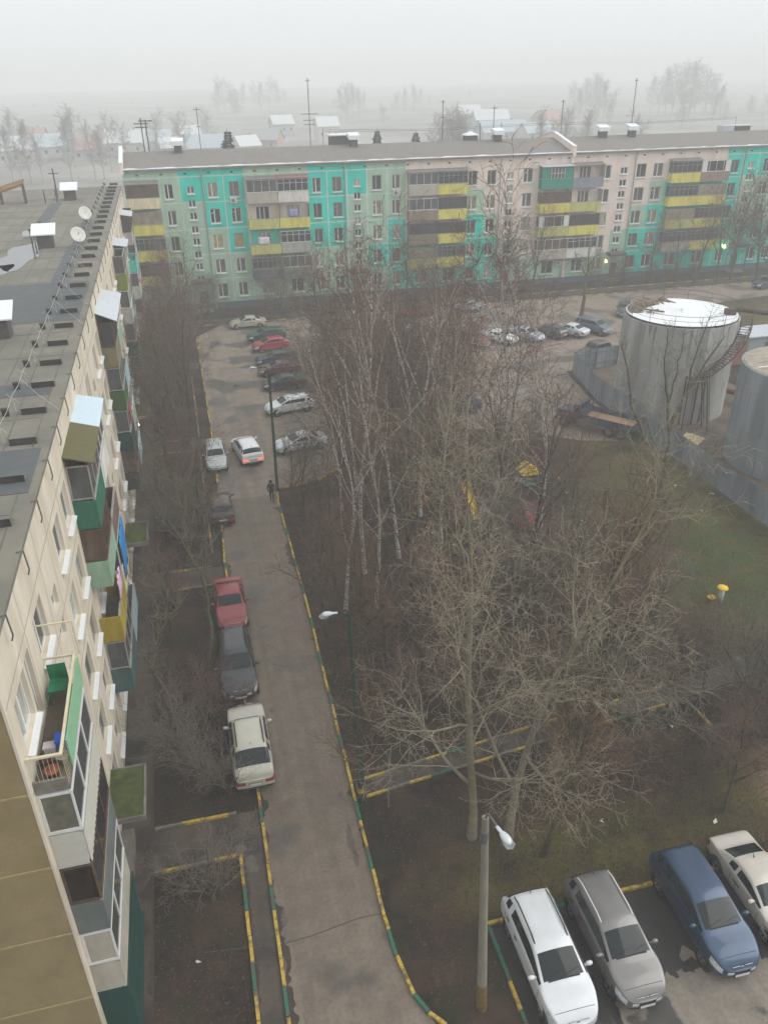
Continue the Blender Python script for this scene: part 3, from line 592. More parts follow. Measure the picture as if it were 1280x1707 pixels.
lf.box(LX0 + .02, LX1 - .02, .5, .55, 0, LZ - .1, 0)
# end wall: panels with seams
gz = [0, 3.0, 6.02, 8.77, 11.45, 14.2]
for i, z in enumerate(gz):
    z1 = (gz + [LZ])[i + 1]
    for (ya, yb) in ((0.0005, 3.2), (3.2, 6.4), (6.4, 9.6), (9.6, 12.4)):
        lf.quad((LX0, yb - .03, z + .06), (LX0, ya + (.03 if ya > .1 else 0), z + .06), (LX0, ya + (.03 if ya > .1 else 0), z1), (LX0, yb - .03, z1), 2)
        lf.quad((LX0, yb + .03, z + .06), (LX0, yb - .03, z + .06), (LX0, yb - .03, z1), (LX0, yb + .03, z1), 4)
    lf.quad((LX0 - .012, 12.4, z), (LX0 - .012, -.012, z), (LX0 - .012, -.012, z + .06), (LX0 - .012, 12.4, z + .06), 4)
    lf.quad((LX0 - .012, 12.4, z + .06), (LX0 - .012, -.012, z + .06), (LX0, 0, z + .075), (LX0, 12.4, z + .075), 4)
lf.box(LX0 - .014, LX0 + .10, -.014, .05, 0, LZ, 0)
lf.quad((LX1, 0, 0), (LX1, 12.4, 0), (LX1, 12.4, LZ), (LX1, 0, LZ), 0); lf.quad((LX1, 12.4, 0), (LX0, 12.4, 0), (LX0, 12.4, LZ), (LX1, 12.4, LZ), 0)
lf.build('wall', [CREAM, CSEAM, TAN, LPL, TANS], LEFT)
for nm, h, k in lh2:
    sp = (.42,) if nm == 'window' else (.5,) if nm != 'balcony_door' else (.5,)
    window(LEFT, *h, y=.13, frame=FRAME if r2.random() < .8 else OLDF, pane=r2.choice([0, 1, 1, 2, 3, 5]), name=nm, split=sp, sill=nm in ('window', 'balcony_window'), transom=None)
MOSS = S('canopy_moss', 74, 84, 34, var=.35, scale=5, col2=srgb(52, 58, 30), scale2=2.2); GRNL = S('screen_green', 132, 178, 142, var=.06)
for i, h in enumerate(ldoors):
    d = MB(); d.box(h[0] + .05, h[1] - .05, .1, .15, .08, 2.05); d.box(h[0], h[0] + .05, .08, .16, .06, 2.1); d.box(h[1] - .05, h[1], .08, .16, .06, 2.1); d.build('door', DOORM, LEFT)
    c = MB(); x0, x1 = stairs[i] - .8, stairs[i] + 1.75
    c.box(x0, x1, -1.3, -.004, 2.62, 2.78, 0); c.box(x0 + .04, x1 - .04, -1.26, -.006, 2.78, 2.81, 1); c.box(x0, x1, -1.36, -1.3, 2.60, 2.84, 0); c.box(x0 - .05, x0, -1.36, -.004, 2.60, 2.84, 0); c.box(x1, x1 + .05, -1.36, -.004, 2.60, 2.84, 0)
    c.build('entrance_canopy', [CONC, MOSS], LEFT)
l = MB(); l.lathe([(0, -.14), (.12, -.09), (.15, 0), (.12, .09), (0, .14)], (62.6, -.35, 2.35), 12); l.box(62.57, 62.63, -.33, 0, 2.5, 2.55); l.build('entrance_lamp', LIT2, LEFT)
bl = MB(); bl.box(21.9, 23.9, -.55, -.05, .004, .5); bl.build('basement_step', CONC, LEFT)
# balconies of the left block
SIDG = S('siding_lightgrey', 190, 188, 178, var=.05); SLAT = S('panel_slategrey', 104, 110, 108, var=.08); DGRN = S('panel_darkgreen', 14, 62, 54, var=.12); GRN2 = S('panel_green', 44, 104, 82, var=.1, scale=12)
SAGEP = S('panel_sage', 142, 172, 146, var=.1); YELP = S('panel_ochre', 164, 144, 40, var=.15); LBLU = S('panel_paleblue', 148, 174, 178, var=.08); TEALD = S('panel_slateteal', 70, 98, 96, var=.1)
GRASS = S('panel_grassgreen', 60, 86, 40, var=.12); DGRY = S('panel_darkgrey', 62, 60, 60, var=.12); LIME = S('panel_limegreen', 118, 130, 48, var=.12); TURQ = S('panel_turquoise', 60, 190, 170, var=.06); MAUVE = S('panel_brownmauve', 120, 96, 92, var=.12)
TARP = S('awning_olive', 96, 92, 62, var=.2, scale=3, stretch=(8, 1, 1)); AWL = S('awning_paleblue', 190, 208, 220, var=.05, rough=.4)
MIDG = dict(frame=FRAME, pane=GL[1], nx=3); DKW = dict(frame=WOOD, pane=GL[0], nx=3); BRW = dict(frame=WOOD, pane=GLR, nx=3); GRW = dict(frame=OLDF, pane=GL[1], nx=3)
ls = [[(None, None, None), (SIDG, dict(MIDG, t=.09, side_pane=S('screen_olivegrey', 108, 106, 92, rough=.3)), None), (SLAT, dict(DKW, side_pane=S('pane_brownblack', 44, 34, 30, rough=.3)), None), (BGE, dict(MIDG, t=.08, side_pane=BGE), None)],
      [(GRN2, GRW, (TARP, .35, .25)), (SAGEP, BRW, None), (YELP, None, None), (TEALD, GRW, None)], [(WHT, MIDG, (AWL, .3, .25)), (MAUVE, None, None), (CRM, MIDG, None), (LBLU, None, None)],
      [(OBR, DKW, (TIN, .55, .35)), (GRASS, GRW, None), (DGRN, GRW, None), (DGRY, BRW, None)], [(SAGEP, MIDG, (TIN, .35, .35)), (LBLU, None, None), (SAGEP, MIDG, None), (LBLU, MIDG, None)],
      [(LIME, GRW, None), (GRY, MIDG, None), (DGRN, GRW, None), (MAUVE, GRW, None)], [(GRY, MIDG, (TIN, .2, .3)), (TEALD, GRW, None), (CRM, MIDG, None), (SLT, None, None)],
      [(GRY, DKW, (TIN, .2, .3)), (TURQ, None, None), (WHT, MIDG, None), (BGE, GRW, None)], [(OBR, DKW, None), (LBLU, MIDG, None), (GRY, MIDG, None), (SAGEP, None, None)]]
for i, (a, c) in enumerate(lb):
    for t, (pm, gzs, aw) in enumerate(ls[i]):
        zf = 11.3 - 2.8 * t; g2 = dict(gzs) if gzs else None
        bal = balcony(LEFT, a, c, zf, .85, pm, ph=1.1, glaze=g2, awn=aw, rib=pm in (SIDG, GRN2, LBLU), top=2.6)
        if pm is None:          # the nearest open balcony: thin cream rail, green screen outside, tiled floor
            r = MB(); CR = S('rail_cream', 206, 196, 168, var=.1)
            r.box(a - .02, c, -.87, -.80, zf + 1.02, zf + 1.08); r.box(a - .02, a + .05, -.80, -.004, zf + 1.02, zf + 1.08); r.box(c - .05, c, -.80, -.004, zf + 1.02, zf + 1.08)
            for k in range(31): xx = a + .06 + (c - a - .1) * k / 30; r.box(xx - .004, xx + .004, -.842, -.832, zf + .02, zf + 1.02)
            for k in range(7): yy = -.08 - .105 * k; r.box(a + .010, a + .018, yy - .004, yy + .004, zf + .02, zf + 1.02)
            r.build('railing', CR, bal)
            q = MB(); q.box(a + .55, c - .05, -.915, -.885, zf + .10, zf + .98); q.build('green_screen', GRNL, bal)
            fl = MB(); fl.box(a + .05, c - .02, -.80, -.02, zf + .004, zf + .03); fl.build('floor_covering', S('floor_boards', 104, 92, 78, var=.2, scale=3, stretch=(1, 9, 1)), bal)
            ln = MB(); ln.box(a - .35, a - .31, -1.2, -.004, zf + 2.3, zf + 2.34) if False else ln.box(c - .06, c - .02, -1.0, -.004, zf + 2.2, zf + 2.24); ln.box(c - .06, c - .02, -1.0, -.96, zf + 1.08, zf + 2.2); ln.build('clothes_rail', CR, bal)
        if pm is DGRN and i == 0: pass
# two-storey white cladding at the second stack and the dark green base of the nearest stack
q = MB(); q.box(15.93, 19.97, -.90, -.87, .6, 2.9 - .16); q.box(15.93, 15.97, -.87, -.004, .6, 2.9 - .16); q.box(19.93, 19.97, -.87, -.004, .6, 2.74); q.box(15.9, 20.0, -1.0, -.004, .5, .6); q.build('ground_floor_loggia', DGRN, LEFT)
for x, z in ((57.6, 9.2), (57.7, 7.6), (37.0, 6.4), (58.4, 6.4)):
    a = MB(); a.box(x - .4, x + .4, -.36, -.02, z - .3, z + .3, 0); a.lathe([(.0, -.368), (.2, -.368), (.22, -.362)], (x - .08, 0, z), 14, 1, 'y'); a.build('air_conditioner', [AC, IRON], LEFT)
# roof
FELT = S('roof_felt', 122, 119, 108, var=.10, scale=1.2, col2=srgb(104, 102, 95), scale2=.4, lo=.4, hi=.7); FELTD = S('roof_felt_dark', 88, 92, 94, var=.12, scale=2)
rf = MB(); rf.box(LX0 - .15, LX1 + .1, -.06, 12.5, LZ, LZ + .14, 0)
ro = rf.build('roof', FELT, LEFT)
rz = LZ + .144
fs_ = MB()
for k in range(13): y = .5 + k * .95; fs_.box(LX0, LX1, y - .02, y + .02, rz - .003, rz + .006)
for k in range(22): x = LX0 + 3.1 + 3.9 * k; fs_.box(x - .02, x + .02, .55, 11.8, rz - .003, rz + .008)
fs_.build('felt_seam', S('roof_felt_seam', 100, 98, 90, var=.25, scale=3), ro)
def patch(x0, x1, y0, y1, sk=0.0, z=rz + .012):
    pt = MB(); pt.quad((x0, y0, z), (x1, y0 + sk, z), (x1, y1 + sk, z), (x0, y1, z)); pt.build('roof_patch', FELTD, ro)
patch(44.3, 53.5, .25, 12); patch(53.5, 66, 1.55, 2.6); patch(66, 78, 1.5, 2.4); patch(70, 90, 5.3, 6.3); patch(24, 27.5, .2, 5); patch(33, 34.6, .5, 9)
PUD = mat('roof_puddle', (.10, .105, .11), rough=.06, spec=.6, var=.2)
def pool(cx_, cy_, rx, ry, seed):
    r = random.Random(seed); b = MB(); P = []
    for k in range(30):
        a = 2 * math.pi * k / 30; qq = 1 + .25 * math.sin(2 * a + seed) + .15 * math.sin(5 * a + seed * 2); P.append((cx_ + rx * qq * math.cos(a), cy_ + ry * qq * math.sin(a), rz + .018))
    b.add(P, [tuple(range(29, -1, -1))]); b.build('roof_puddle', PUD, ro)
pool(63, 5.6, 4.0, 1.5, 2); pool(73, 5.6, 2.0, 1.0, 4); pool(47, 5.2, 2.0, 1.0, 7); pool(58, 6.2, 2, .7, 9)
HOOD = S('vent_felt', 112, 109, 100, var=.12); HOODD = S('vent_mouth', 62, 61, 58, var=.3)
for k in range(29):
    x = 18.85 + 3.0 * k + r2.uniform(-.06, .06); h = MB(); y0, y1 = .38, 1.28; sk = .05
    h.add([(x, y0, rz), (x + .42, y0, rz), (x + .42, y0, rz + .06), (x, y0, rz + .25), (x, y1, rz), (x + .42, y1, rz), (x + .42, y1, rz + .06), (x, y1, rz + .25)], [(3, 2, 6, 7), (0, 1, 2, 3), (5, 4, 7, 6), (1, 5, 6, 2)], 0)
    h.quad((x, y1, rz), (x, y0, rz), (x, y0, rz + .24), (x, y1, rz + .24), 1)
    h.build('roof_vent', [HOOD, HOODD], ro); h = MB(); h.box(x, x + .18, y1 + .45, y1 + .68, rz, rz + .26); h.box(x - .03, x + .21, y1 + .42, y1 + .71, rz + .26, rz + .29); h.build('vent_stub', HOODD, ro)
WIRE = S('wire_pale', 170, 168, 160)
wl_ = MB()
for k in range(29):
    x = 19.1 + 3.0 * k
    wl_.tube([(x, 1.5, rz), (x, 1.5, rz + .75)], .02, 5)
    if k: wl_.tube([(x - 3, 1.5, rz + .72), (x - 1.5, 1.5, rz + .62), (x, 1.5, rz + .72)], .014, 4)
    for q in range(3): yy = 1.5 + (q - 1) * .12; wl_.tube([(x - .2, yy - .1, rz + .5 + .1 * q), (x + .25, yy + .12, rz + .52 + .1 * q)], .010, 4)
wl_.build('roof_wire', WIRE, LEFT)
hk = MB()
for k in range(29):
    x = 17.3 + 3.0 * k; hk.tube([(x, .05, rz + .02), (x, -.14, rz + .05), (x, -.17, rz - .55), (x + .05, -.1, rz - .75)], .022, 5)
hk.build('gutter_hook', IRON, ro)
for x, y in ((42.2, 3.75), (65.9, 4.1), (92, 4.55)):
    c = MB(); c.box(x - .5, x + .5, y - .55, y + .55, rz - .01, rz + .85); o = c.build('chimney', BRICK, LEFT)
    k = MB(); k.add([(x - .75, y - .85, rz + .95), (x - .75, y + .85, rz + .95), (x + .55, y + .85, rz + 1.55), (x + .55, y - .85, rz + 1.55), (x - .75, y - .85, rz + 1.02), (x - .75, y + .85, rz + 1.02), (x + .55, y + .85, rz + 1.62), (x + .55, y - .85, rz + 1.62)], [(0, 1, 2, 3), (4, 7, 6, 5), (0, 4, 5, 1), (3, 2, 6, 7), (1, 5, 6, 2), (0, 3, 7, 4)], 0)
    k.box(x - .5, x - .44, y - .5, y + .5, rz + .85, rz + 1.05, 1); k.box(x + .42, x + .5, y - .5, y + .5, rz + .85, rz + 1.5, 1)
    k.build('chimney_cap', [SNOW, BRICK], o)
def dish(x, y):
    d = MB(); d.tube([(x, y, rz), (x, y, rz + .9)], .03, 6, 1); r = .55; P = [(0.0, .12), (r * .5, .09), (r * .85, .03), (r, 0), (r, -.02), (r * .85, .01), (r * .5, .07), (0, .10)]
    vs = MB(); vs.lathe(P, (0, 0, 0), 22)
    M = Matrix.Translation((x - .12, y - .1, rz + .95)) @ Matrix.Rotation(math.radians(-62), 4, 'Y') @ Matrix.Rotation(math.radians(25), 4, 'X') @ Matrix.Rotation(math.pi, 4, 'X')
    d.add([tuple(M @ Vector(p)) for p in vs.v], vs.f, 0, True); d.tube([(x - .12, y - .1, rz + .95), (x - .62, y - .25, rz + 1.15)], .02, 5, 1); d.build('satellite_dish', [AC, IRON], LEFT)
dish(75.6, 2.0); dish(65.0, 1.75)
cb = MB()
for a, c in (((33, 1.5), (30.8, 0)), ((46, 1.5), (43, 0)), ((50.5, 1.6), (47, 0)), ((57.5, 1.6), (54, 0)), ((58, 1.6), (54.5, 0)), ((62.0, 1.6), (60, 0)), ((66, 1.6), (63, 0)), ((76, 1.8), (71, 0))): cb.tube([(a[0], a[1], rz + .8), ((a[0] + c[0]) / 2, (a[1] + c[1]) / 2, rz + .42), (c[0], -.1, rz + .1)], .014, 4)
cb.build('roof_cable', WIRE, LEFT)
x, y = 93.8, 6.0
m = MB(); m.tube([(x, y, rz), (x, y, rz + 2.8)], .07, 6); m.box(x - .06, x + .06, y - .5, y + .5, rz + 2.3, rz + 2.38); m.tube([(x - 2, y + .1, rz), (x, y, rz + 1.6)], .03, 5); m.tube([(x - 3.5, y - .3, rz), (x - 3.5, y - .3, rz + 1.2)], .06, 6); m.tube([(x - 3.5, y + .8, rz), (x - 3.5, y + .8, rz + 1.2)], .06, 6); m.build('mast', IRON, LEFT)
for x, y in ((69.5, 5.4), (67.5, 5.3), (71, 5.0)):
    m = MB(); m.tube([(x, y, rz), (x, y, rz + 1.0)], .06, 6); m.box(x - .12, x + .12, y - .12, y + .12, rz + 1.0, rz + 1.1); m.build('vent_pipe', BRICK, LEFT)
j = MB(); x, y = 91, 10.2; j.box(x - .3, x + .3, y - 1.6, y - 1.4, rz, rz + 1.8, 1); j.box(x - .2, x + .2, y + .6, y + .8, rz, rz + 1.6, 1)
j.add([(x - .8, y - 1.6, rz + 1.9), (x - .8, y + 1.2, rz + 1.1), (x + .8, y + 1.2, rz + 1.4), (x + .8, y - 1.6, rz + 2.2), (x - .8, y - 1.6, rz + 1.7), (x - .8, y + 1.2, rz + .9), (x + .8, y + 1.2, rz + 1.2), (x + .8, y - 1.6, rz + 2.0)], [(0, 1, 2, 3), (7, 6, 5, 4), (0, 4, 5, 1), (2, 6, 7, 3), (1, 5, 6, 2), (0, 3, 7, 4)], 0); j.build('roof_shed', [S('rust_sheet', 128, 100, 60, var=.3), BRICK], LEFT)
# ------------------------------------------------------------------ vehicles
CGL = mat('car_glass', (.008, .014, .015), rough=.05, spec=.35, var=.25, scale=1.5); CTRIM = mat('car_trim', (.018, .018, .019), rough=.55, var=.2)
CHEAD = mat('headlight', (.55, .58, .60), rough=.12, spec=.7, var=.25, scale=9); CTAIL = mat('tail_light', (.32, .018, .015), rough=.2, spec=.5, var=.2); CTAILON = mat('tail_light_on', (.5, .02, .02), rough=.2, emit=(1, .12, .07, 1.2))
TYRE = mat('tyre', (.022, .022, .023), rough=.85, var=.25); RIM = mat('rim', (.36, .37, .38), rough=.3, metal=.6, var=.15); CHROME = mat('chrome', (.62, .63, .64), rough=.15, metal=.9, var=.05); ALU = mat('aluminium', (.66, .67, .68), rough=.35, var=.05); PLATE = S('number_plate', 205, 206, 204, var=.05)
KINDS = dict(  # L, W, H, hood, cowl, roof front, roof rear, rear window base, deck height (None: no boot), roof width factor
    suv=(4.35, 1.76, 1.60, .98, .98, 2.02, 3.98, 4.24, None, .72), sedan=(4.35, 1.70, 1.40, .86, 1.14, 1.98, 2.98, 3.70, .93, .72), hatch=(4.05, 1.68, 1.46, .90, .95, 1.80, 3.35, 3.86, None, .75),
    wagon=(4.40, 1.68, 1.44, .88, 1.10, 1.90, 3.95, 4.26, None, .76), minivan=(4.5, 1.74, 1.68, .98, .95, 1.75, 4.10, 4.42, None, .80), offroad=(4.45, 1.68, 1.72, 1.08, 1.26, 1.74, 3.40, 4.20, None, .74), jeep=(3.8, 1.64, 1.72, 1.05, 1.25, 1.55, 3.45, 3.72, None, .86))
def car_parts(kind):
    L, W, H, hood, cowl, rf, rr, rb, deck, wr = KINDS[kind]; hw = W / 2; belt = hood + .07
    st = []   # x from nose, zlow, wlow, zbelt, wbelt, top (None: bonnet) , roof half width
    def hs(x, zl, zb, wf, cr=.06): st.append((x, zl, zb, hw * wf, None, cr))
    def cs(x, zb, zr, wf=1.0): st.append((x, .22, zb, hw * wf, zr, hw * wr))
    rd = 0 if kind in ('offroad', 'jeep') else 1
    hs(0, .34, hood - .32, .74 - .16 * rd, .02); hs(.07, .26, hood - .22, .84 - .10 * rd, .03); hs(.24, .22, hood - .11, .94 - .06 * rd, .06); hs(.55, .21, hood - .035, .985 - .02 * rd, .09); hs(cowl - .30, .21, hood, 1, .07); hs(cowl - .03, .21, hood + .05, 1, .08)
    hs(cowl + .01, .21, hood + .055, 1, .085)
    cs(rf, belt, H * .978); cs(rf + .22, belt, H); xb = (rf + rr) / 2
    cs(xb - .05, belt, H); cs(xb + .06, belt, H); cs(rr - .42, belt + .015, H * .992); cs(rr - .3, belt + .015, H * .99); cs(rr, belt + .02, H * .965, .99)
    bz = deck if deck else belt + .02
    hs(rb, .22, bz, .97, .06)
    if deck: hs(rb + .06, .23, bz, .97, .06); hs(L - .18, .26, bz - .01, .95, .05); hs(L - .04, .30, bz - .10, .88, .03); hs(L, .36, bz - .22, .80, .02)
    else: hs((rb + L) / 2 + .04, .26, bz - .10, .94, .03); hs(L - .03, .30, bz - .28, .90 - .05 * rd, .02); hs(L, .36, bz - .36, .84 - .12 * rd, .02)
    n = len(st); vs = []; ring = []
    for (x, zl, zb, wb, zr, q) in st:
        zm = zl + (zb - zl) * .52; P = [(0, zl), (wb * .82, zl), (wb * .985, zl + .10), (wb, zm), (wb * .965, zb)]
        if zr is None: P += [(wb * .93, zb + q * .35), (wb * .87, zb + q * .6), (wb * .82, zb + q * .7), (wb * .46, zb + q * .95), (0, zb + q)]
        else: P += [(wb * .945, zb + .03), (q * 1.02, zr - .10), (q * .975, zr - .055), (q * .60, zr), (0, zr + .015)]
        full = P + [(-y, z) for y, z in P[-2:0:-1]]; ring.append(len(vs)); vs += [(L / 2 - x, y, z) for y, z in full]
    N = 18; fs = []; ms = []
    iw = 6; irf = 7; ib = 9; irr = 13; irb = 14
    for i in range(n - 1):
        for k in range(N):
            kk = k if k < 9 else 17 - k        # ring interval index 0..8 on either side
            m = 0
            if kk <= 1: m = 1
            if kk == 5 and iw <= i < irr: m = 2 if i not in (ib,) else 1
            if kk == 5 and i in (irr - 2,): m = 0
            if kk in (7, 8) and i == iw: m = 3
            if kk in (6, 7, 8) and i == irr and not deck: m = 4
            if kk in (7, 8) and i == irr: m = 4
            if kk == 3 and i in (1, 2): m = 5
            if kk == 3 and i >= n - 3: m = 6
            a, b_ = ring[i] + k, ring[i] + (k + 1) % N; c, d = ring[i + 1] + (k + 1) % N, ring[i + 1] + k
            fs.append((a, b_, c, d)); ms.append(m)
    for e, flip in ((0, True), (n - 1, False)):   # nose and tail
        base = ring[e]; cols = [0.0, .22, .40, .60, .78, 1.0]; rows = []
        for k in range(10):
            p = Vector(vs[base + k]); q = Vector(vs[base + (18 - k) % 18]) if 0 < k < 9 else p
            if k in (0, 9): rows.append([base + k] * 6); continue
            r = [base + k]
            for t in cols[1:-1]: v = p.lerp(q, t); v.x += (.05 if e == 0 else -.03) * math.sin(math.pi * t); vs.append(tuple(v)); r.append(len(vs) - 1)
            r.append(base + 18 - k); rows.append(r)
        for k in range(9):
            for j in range(5):
                q = [rows[k][j], rows[k + 1][j], rows[k + 1][j + 1], rows[k][j + 1]]; q2 = []
                for v in q:
                    if v not in q2: q2.append(v)
                if len(q2) < 3: continue
                m = 0
                if e == 0:
                    if k == 3 and j in (0, 4): m = 5
                    if k in (2,3) and j in (1, 2, 3): m = 7
                    if k == 1: m = 1
                    if k == 2 and j in (0, 4): m = 0
                else:
                    if k == 3 and j in (0, 4): m = 6
                    if k == 1: m = 1
                fs.append(tuple(q2)); ms.append(m)
    me = bpy.data.meshes.new('cage'); me.from_pydata(vs, [], fs); me.polygons.foreach_set('material_index', ms); me.polygons.foreach_set('use_smooth', [True] * len(fs))
    b = bmesh.new(); b.from_mesh(me); bmesh.ops.recalc_face_normals(b, faces=b.faces); b.to_mesh(me); b.free()
    for i in range(8): me.materials.append(None)
    o = bpy.data.objects.new('cage', me); COL.objects.link(o); md = o.modifiers.new('s', 'SUBSURF'); md.levels = 2; md.render_levels = 2
    dg = bpy.context.evaluated_depsgraph_get(); ev = o.evaluated_get(dg); m2 = bpy.data.meshes.new_from_object(ev); bpy.data.objects.remove(o)
    V = [v.co.copy() for v in m2.vertices]; Fc = [(tuple(p.vertices), p.material_index) for p in m2.polygons]
    bvh = BVHTree.FromPolygons(V, [f for f, _ in Fc])
    parts = {}   # (name, material) -> list of meshes
    def sub(fl, name, mats, mi=None):
        mp = {}; vv = []; ff = []
        for f, m in fl:
            g = []
            for v in f:
                if v not in mp: mp[v] = len(vv); vv.append(V[v])
                g.append(mp[v])
            ff.append(tuple(g))
        q = bpy.data.meshes.new(name); q.from_pydata(vv, [], ff)
        for x_ in mats: q.materials.append(x_)
        if mi: q.polygons.foreach_set('material_index', [mi[m] for _, m in fl])
        q.polygons.foreach_set('use_smooth', [True] * len(ff)); q.update(); return q
    def islands(fl):
        par = {}
        def find(a):
            while par.setdefault(a, a) != a: par[a] = par[par[a]]; a = par[a]
            return a
        for f, _ in fl:
            for v in f[1:]: par[find(v)] = find(f[0])
        out_ = {}
        for q in fl: out_.setdefault(find(q[0][0]), []).append(q)
        return [x_ for x_ in out_.values() if len(x_) > 5]
    res = [('body', sub([q for q in Fc if q[1] in (0, 1)], 'car_body', [None, CTRIM], {0: 0, 1: 1}), None)]
    for mi, nm, mm in ((2, 'side_window', CGL), (3, 'windscreen', CGL), (4, 'rear_window', CGL), (5, 'headlight', CHEAD), (6, 'tail_light', CTAIL), (7, 'grille', CTRIM)):
        for isl in islands([q for q in Fc if q[1] == mi]): res.append((nm, sub(isl, nm, [mm]), None))
    m2.vertices[0].co  # keep
    # details laid onto the body: shut lines, handles, arches, plates, wipers
    def side(x, z, s): 
        h = bvh.ray_cast(Vector((x, s * 3, z)), Vector((0, -s, 0))); return h[0]
    def topz(x, y):
        h = bvh.ray_cast(Vector((x, y, 4)), Vector((0, 0, -1))); return h[0]
    def ends(y, z, s):
        h = bvh.ray_cast(Vector((s * 5, y, z)), Vector((-s, 0, 0))); return h[0]
    xg = max(V[v].x for f, m in Fc if m == 3 for v in f)
    det = MB(); han = []; bz_ = hood - .02
    for s in (-1, 1):
        for xx in (L / 2 - cowl - .12, L / 2 - xb, L / 2 - rr + .18):
            pts = [side(xx, .36 + (bz_ - .36) * k / 6, s) for k in range(7)]
            dg_ = MB()
            for a, c in zip(pts, pts[1:]):
                if a is None or c is None: continue
                o_ = Vector((0, s * .004, 0)); dg_.add([a + o_ - Vector((.009, 0, 0)), a + o_ + Vector((.009, 0, 0)), c + o_ + Vector((.009, 0, 0)), c + o_ - Vector((.009, 0, 0))], [(0, 1, 2, 3)])
            if dg_.v: res.append(('door_gap', dg_.mesh('door_gap', CTRIM), None))
        for xx in (L / 2 - xb + .12, L / 2 - rr + .42):
            p = side(xx, hood - .10, s)
            if p: hb = MB(); hb.box(p.x - .09, p.x + .09, p.y - .01, p.y + .025 if s > 0 else p.y + .01, p.z - .018, p.z + .018) if s > 0 else hb.box(p.x - .09, p.x + .09, p.y - .025, p.y + .01, p.z - .018, p.z + .018); han.append(hb)
    scut = MB()
    for k in range(13):
        y0 = -hw * .86 + hw * 1.72 * k / 13; y1 = y0 + hw * 1.72 / 13; xx = L / 2 - .30
        a, c = topz(xx, y0), topz(xx, y1)
        if a and c: det.add([a + Vector((.008, 0, .004)), a + Vector((-.008, 0, .004)), c + Vector((-.008, 0, .004)), c + Vector((.008, 0, .004))], [(0, 1, 2, 3)])
        if k > 1 and k < 11:
            xx = xg + .02; a, c = topz(xx, y0), topz(xx, y1)
            if a and c: scut.add([a + Vector((.03, 0, .006)), a + Vector((-.04, 0, .010)), c + Vector((-.04, 0, .010)), c + Vector((.03, 0, .006))], [(0, 1, 2, 3)])
    for y0 in (-.45, .1):     # wipers
        pts = [topz(xg - .05 - .12 * t, y0 + .42 * t) for t in (0, .33, .66, 1)]
        if all(pts): wp = MB(); wp.tube([p + Vector((0, 0, .010)) for p in pts], .008, 4); res.append(('wiper', wp.mesh('wiper', CTRIM), None))
    res.append(('bonnet_gap', det.mesh('bonnet_gap', CTRIM), None)); res.append(('scuttle', scut.mesh('scuttle', CTRIM), None))
    for hb in han: res.append(('door_handle', hb.mesh('door_handle', CTRIM), None))
    for s, nm in ((1, 'number_plate'), (-1, 'number_plate')):
        p = ends(0, .48 if s > 0 else .62, s)
        if p:
            pb = MB(); pb.box(p.x - .01 if s > 0 else p.x - .022, p.x + .022 if s > 0 else p.x + .01, -.25, .25, p.z - .055, p.z + .055); pb.box(p.x - .012 if s > 0 else p.x - .016, p.x + .016 if s > 0 else p.x + .012, -.27, .27, p.z - .07, p.z + .07, 1); res.append((nm, pb.mesh(nm, [PLATE, CTRIM]), None))
    p = ends(0, hood - .24, 1)
    if p:
        em = MB(); em.lathe([(0, p.x + .02), (.055, p.x + .018), (.07, p.x + .0)], (0, 0, p.z), 14, 0, 'x'); res.append(('emblem', em.mesh('emblem', CHROME), None))
        gb = MB(); 
        for dz in (-.06, .06): gb.box(p.x - .005, p.x + .012, -.34, -.085, p.z + dz - .012, p.z + dz + .012); gb.box(p.x - .005, p.x + .012, .085, .34, p.z + dz - .012, p.z + dz + .012)
        res.append(('grille_bar', gb.mesh('grille_bar', CHROME), None))
    for s in (-1, 1):    # mirrors
        x = L / 2 - cowl - .42; p = side(x, belt + .0, s)
        if p:
            mb = MB(); yc = p.y + s * .13; vs_ = []
            mb.lathe([(0, -.11), (.055, -.10), (.075, -.03), (.075, .05), (.045, .10), (0, .11)], (x, yc, belt + .10), 10, 0, 'y'); mb.box(x - .03, x + .03, min(p.y - s * .03, yc), max(p.y - s * .03, yc), belt + .02, belt + .08)
            res.append(('mirror', mb.mesh('mirror', [None]), None))
    wheels = []
    r = .31 if kind in ('sedan', 'hatch', 'wagon') else .34
    for x in (L / 2 - .80, -L / 2 + .82):
        for s in (-1, 1):
            yb = hw * .985
            ar = MB(); ar.lathe([(r + .075, yb * s - s * .30), (r + .075, yb * s - s * .02), (r + .068, yb * s + s * .004), (0, yb * s - s * .06)], (x, 0, r + .01), 26, 0, 'y'); res.append(('wheel_arch', ar.mesh('wheel_arch', CTRIM), None))
            ty = MB(); ty.lathe([(r * .62, -.10), (r * .93, -.10), (r, -.06), (r, .06), (r * .93, .10), (r * .62, .10)], (0, 0, 0), 24, 0, 'y')
            ri = MB(); ri.lathe([(0, s * .085), (r * .18, s * .09), (r * .2, s * .05), (r * .64, s * .035)], (0, 0, 0), 20, 1, 'y'); ri.lathe([(r * .58, s * .08), (r * .66, s * .095), (r * .68, s * .06)], (0, 0, 0), 24, 0, 'y')
            for k in range(5):
                a = 2 * math.pi * k / 5; ca, sa = math.cos(a), math.sin(a); e = r * .09
                ri.add([(ca * r * .15 - sa * e, s * .088, sa * r * .15 + ca * e), (ca * r * .15 + sa * e, s * .088, sa * r * .15 - ca * e), (ca * r * .62 + sa * e * .8, s * .082, sa * r * .62 - ca * e * .8), (ca * r * .62 - sa * e * .8, s * .082, sa * r * .62 + ca * e * .8)], [(0, 1, 2, 3)])
            wheels.append(((x, s * (yb - .10), r), ty.mesh('tyre', TYRE), ri.mesh('rim', [RIM, CTRIM])))
    return res, wheels, bvh, (L, W, H, hood, cowl, rf, rr, rb, deck, wr, belt)
_cars = {}; _paint = {}
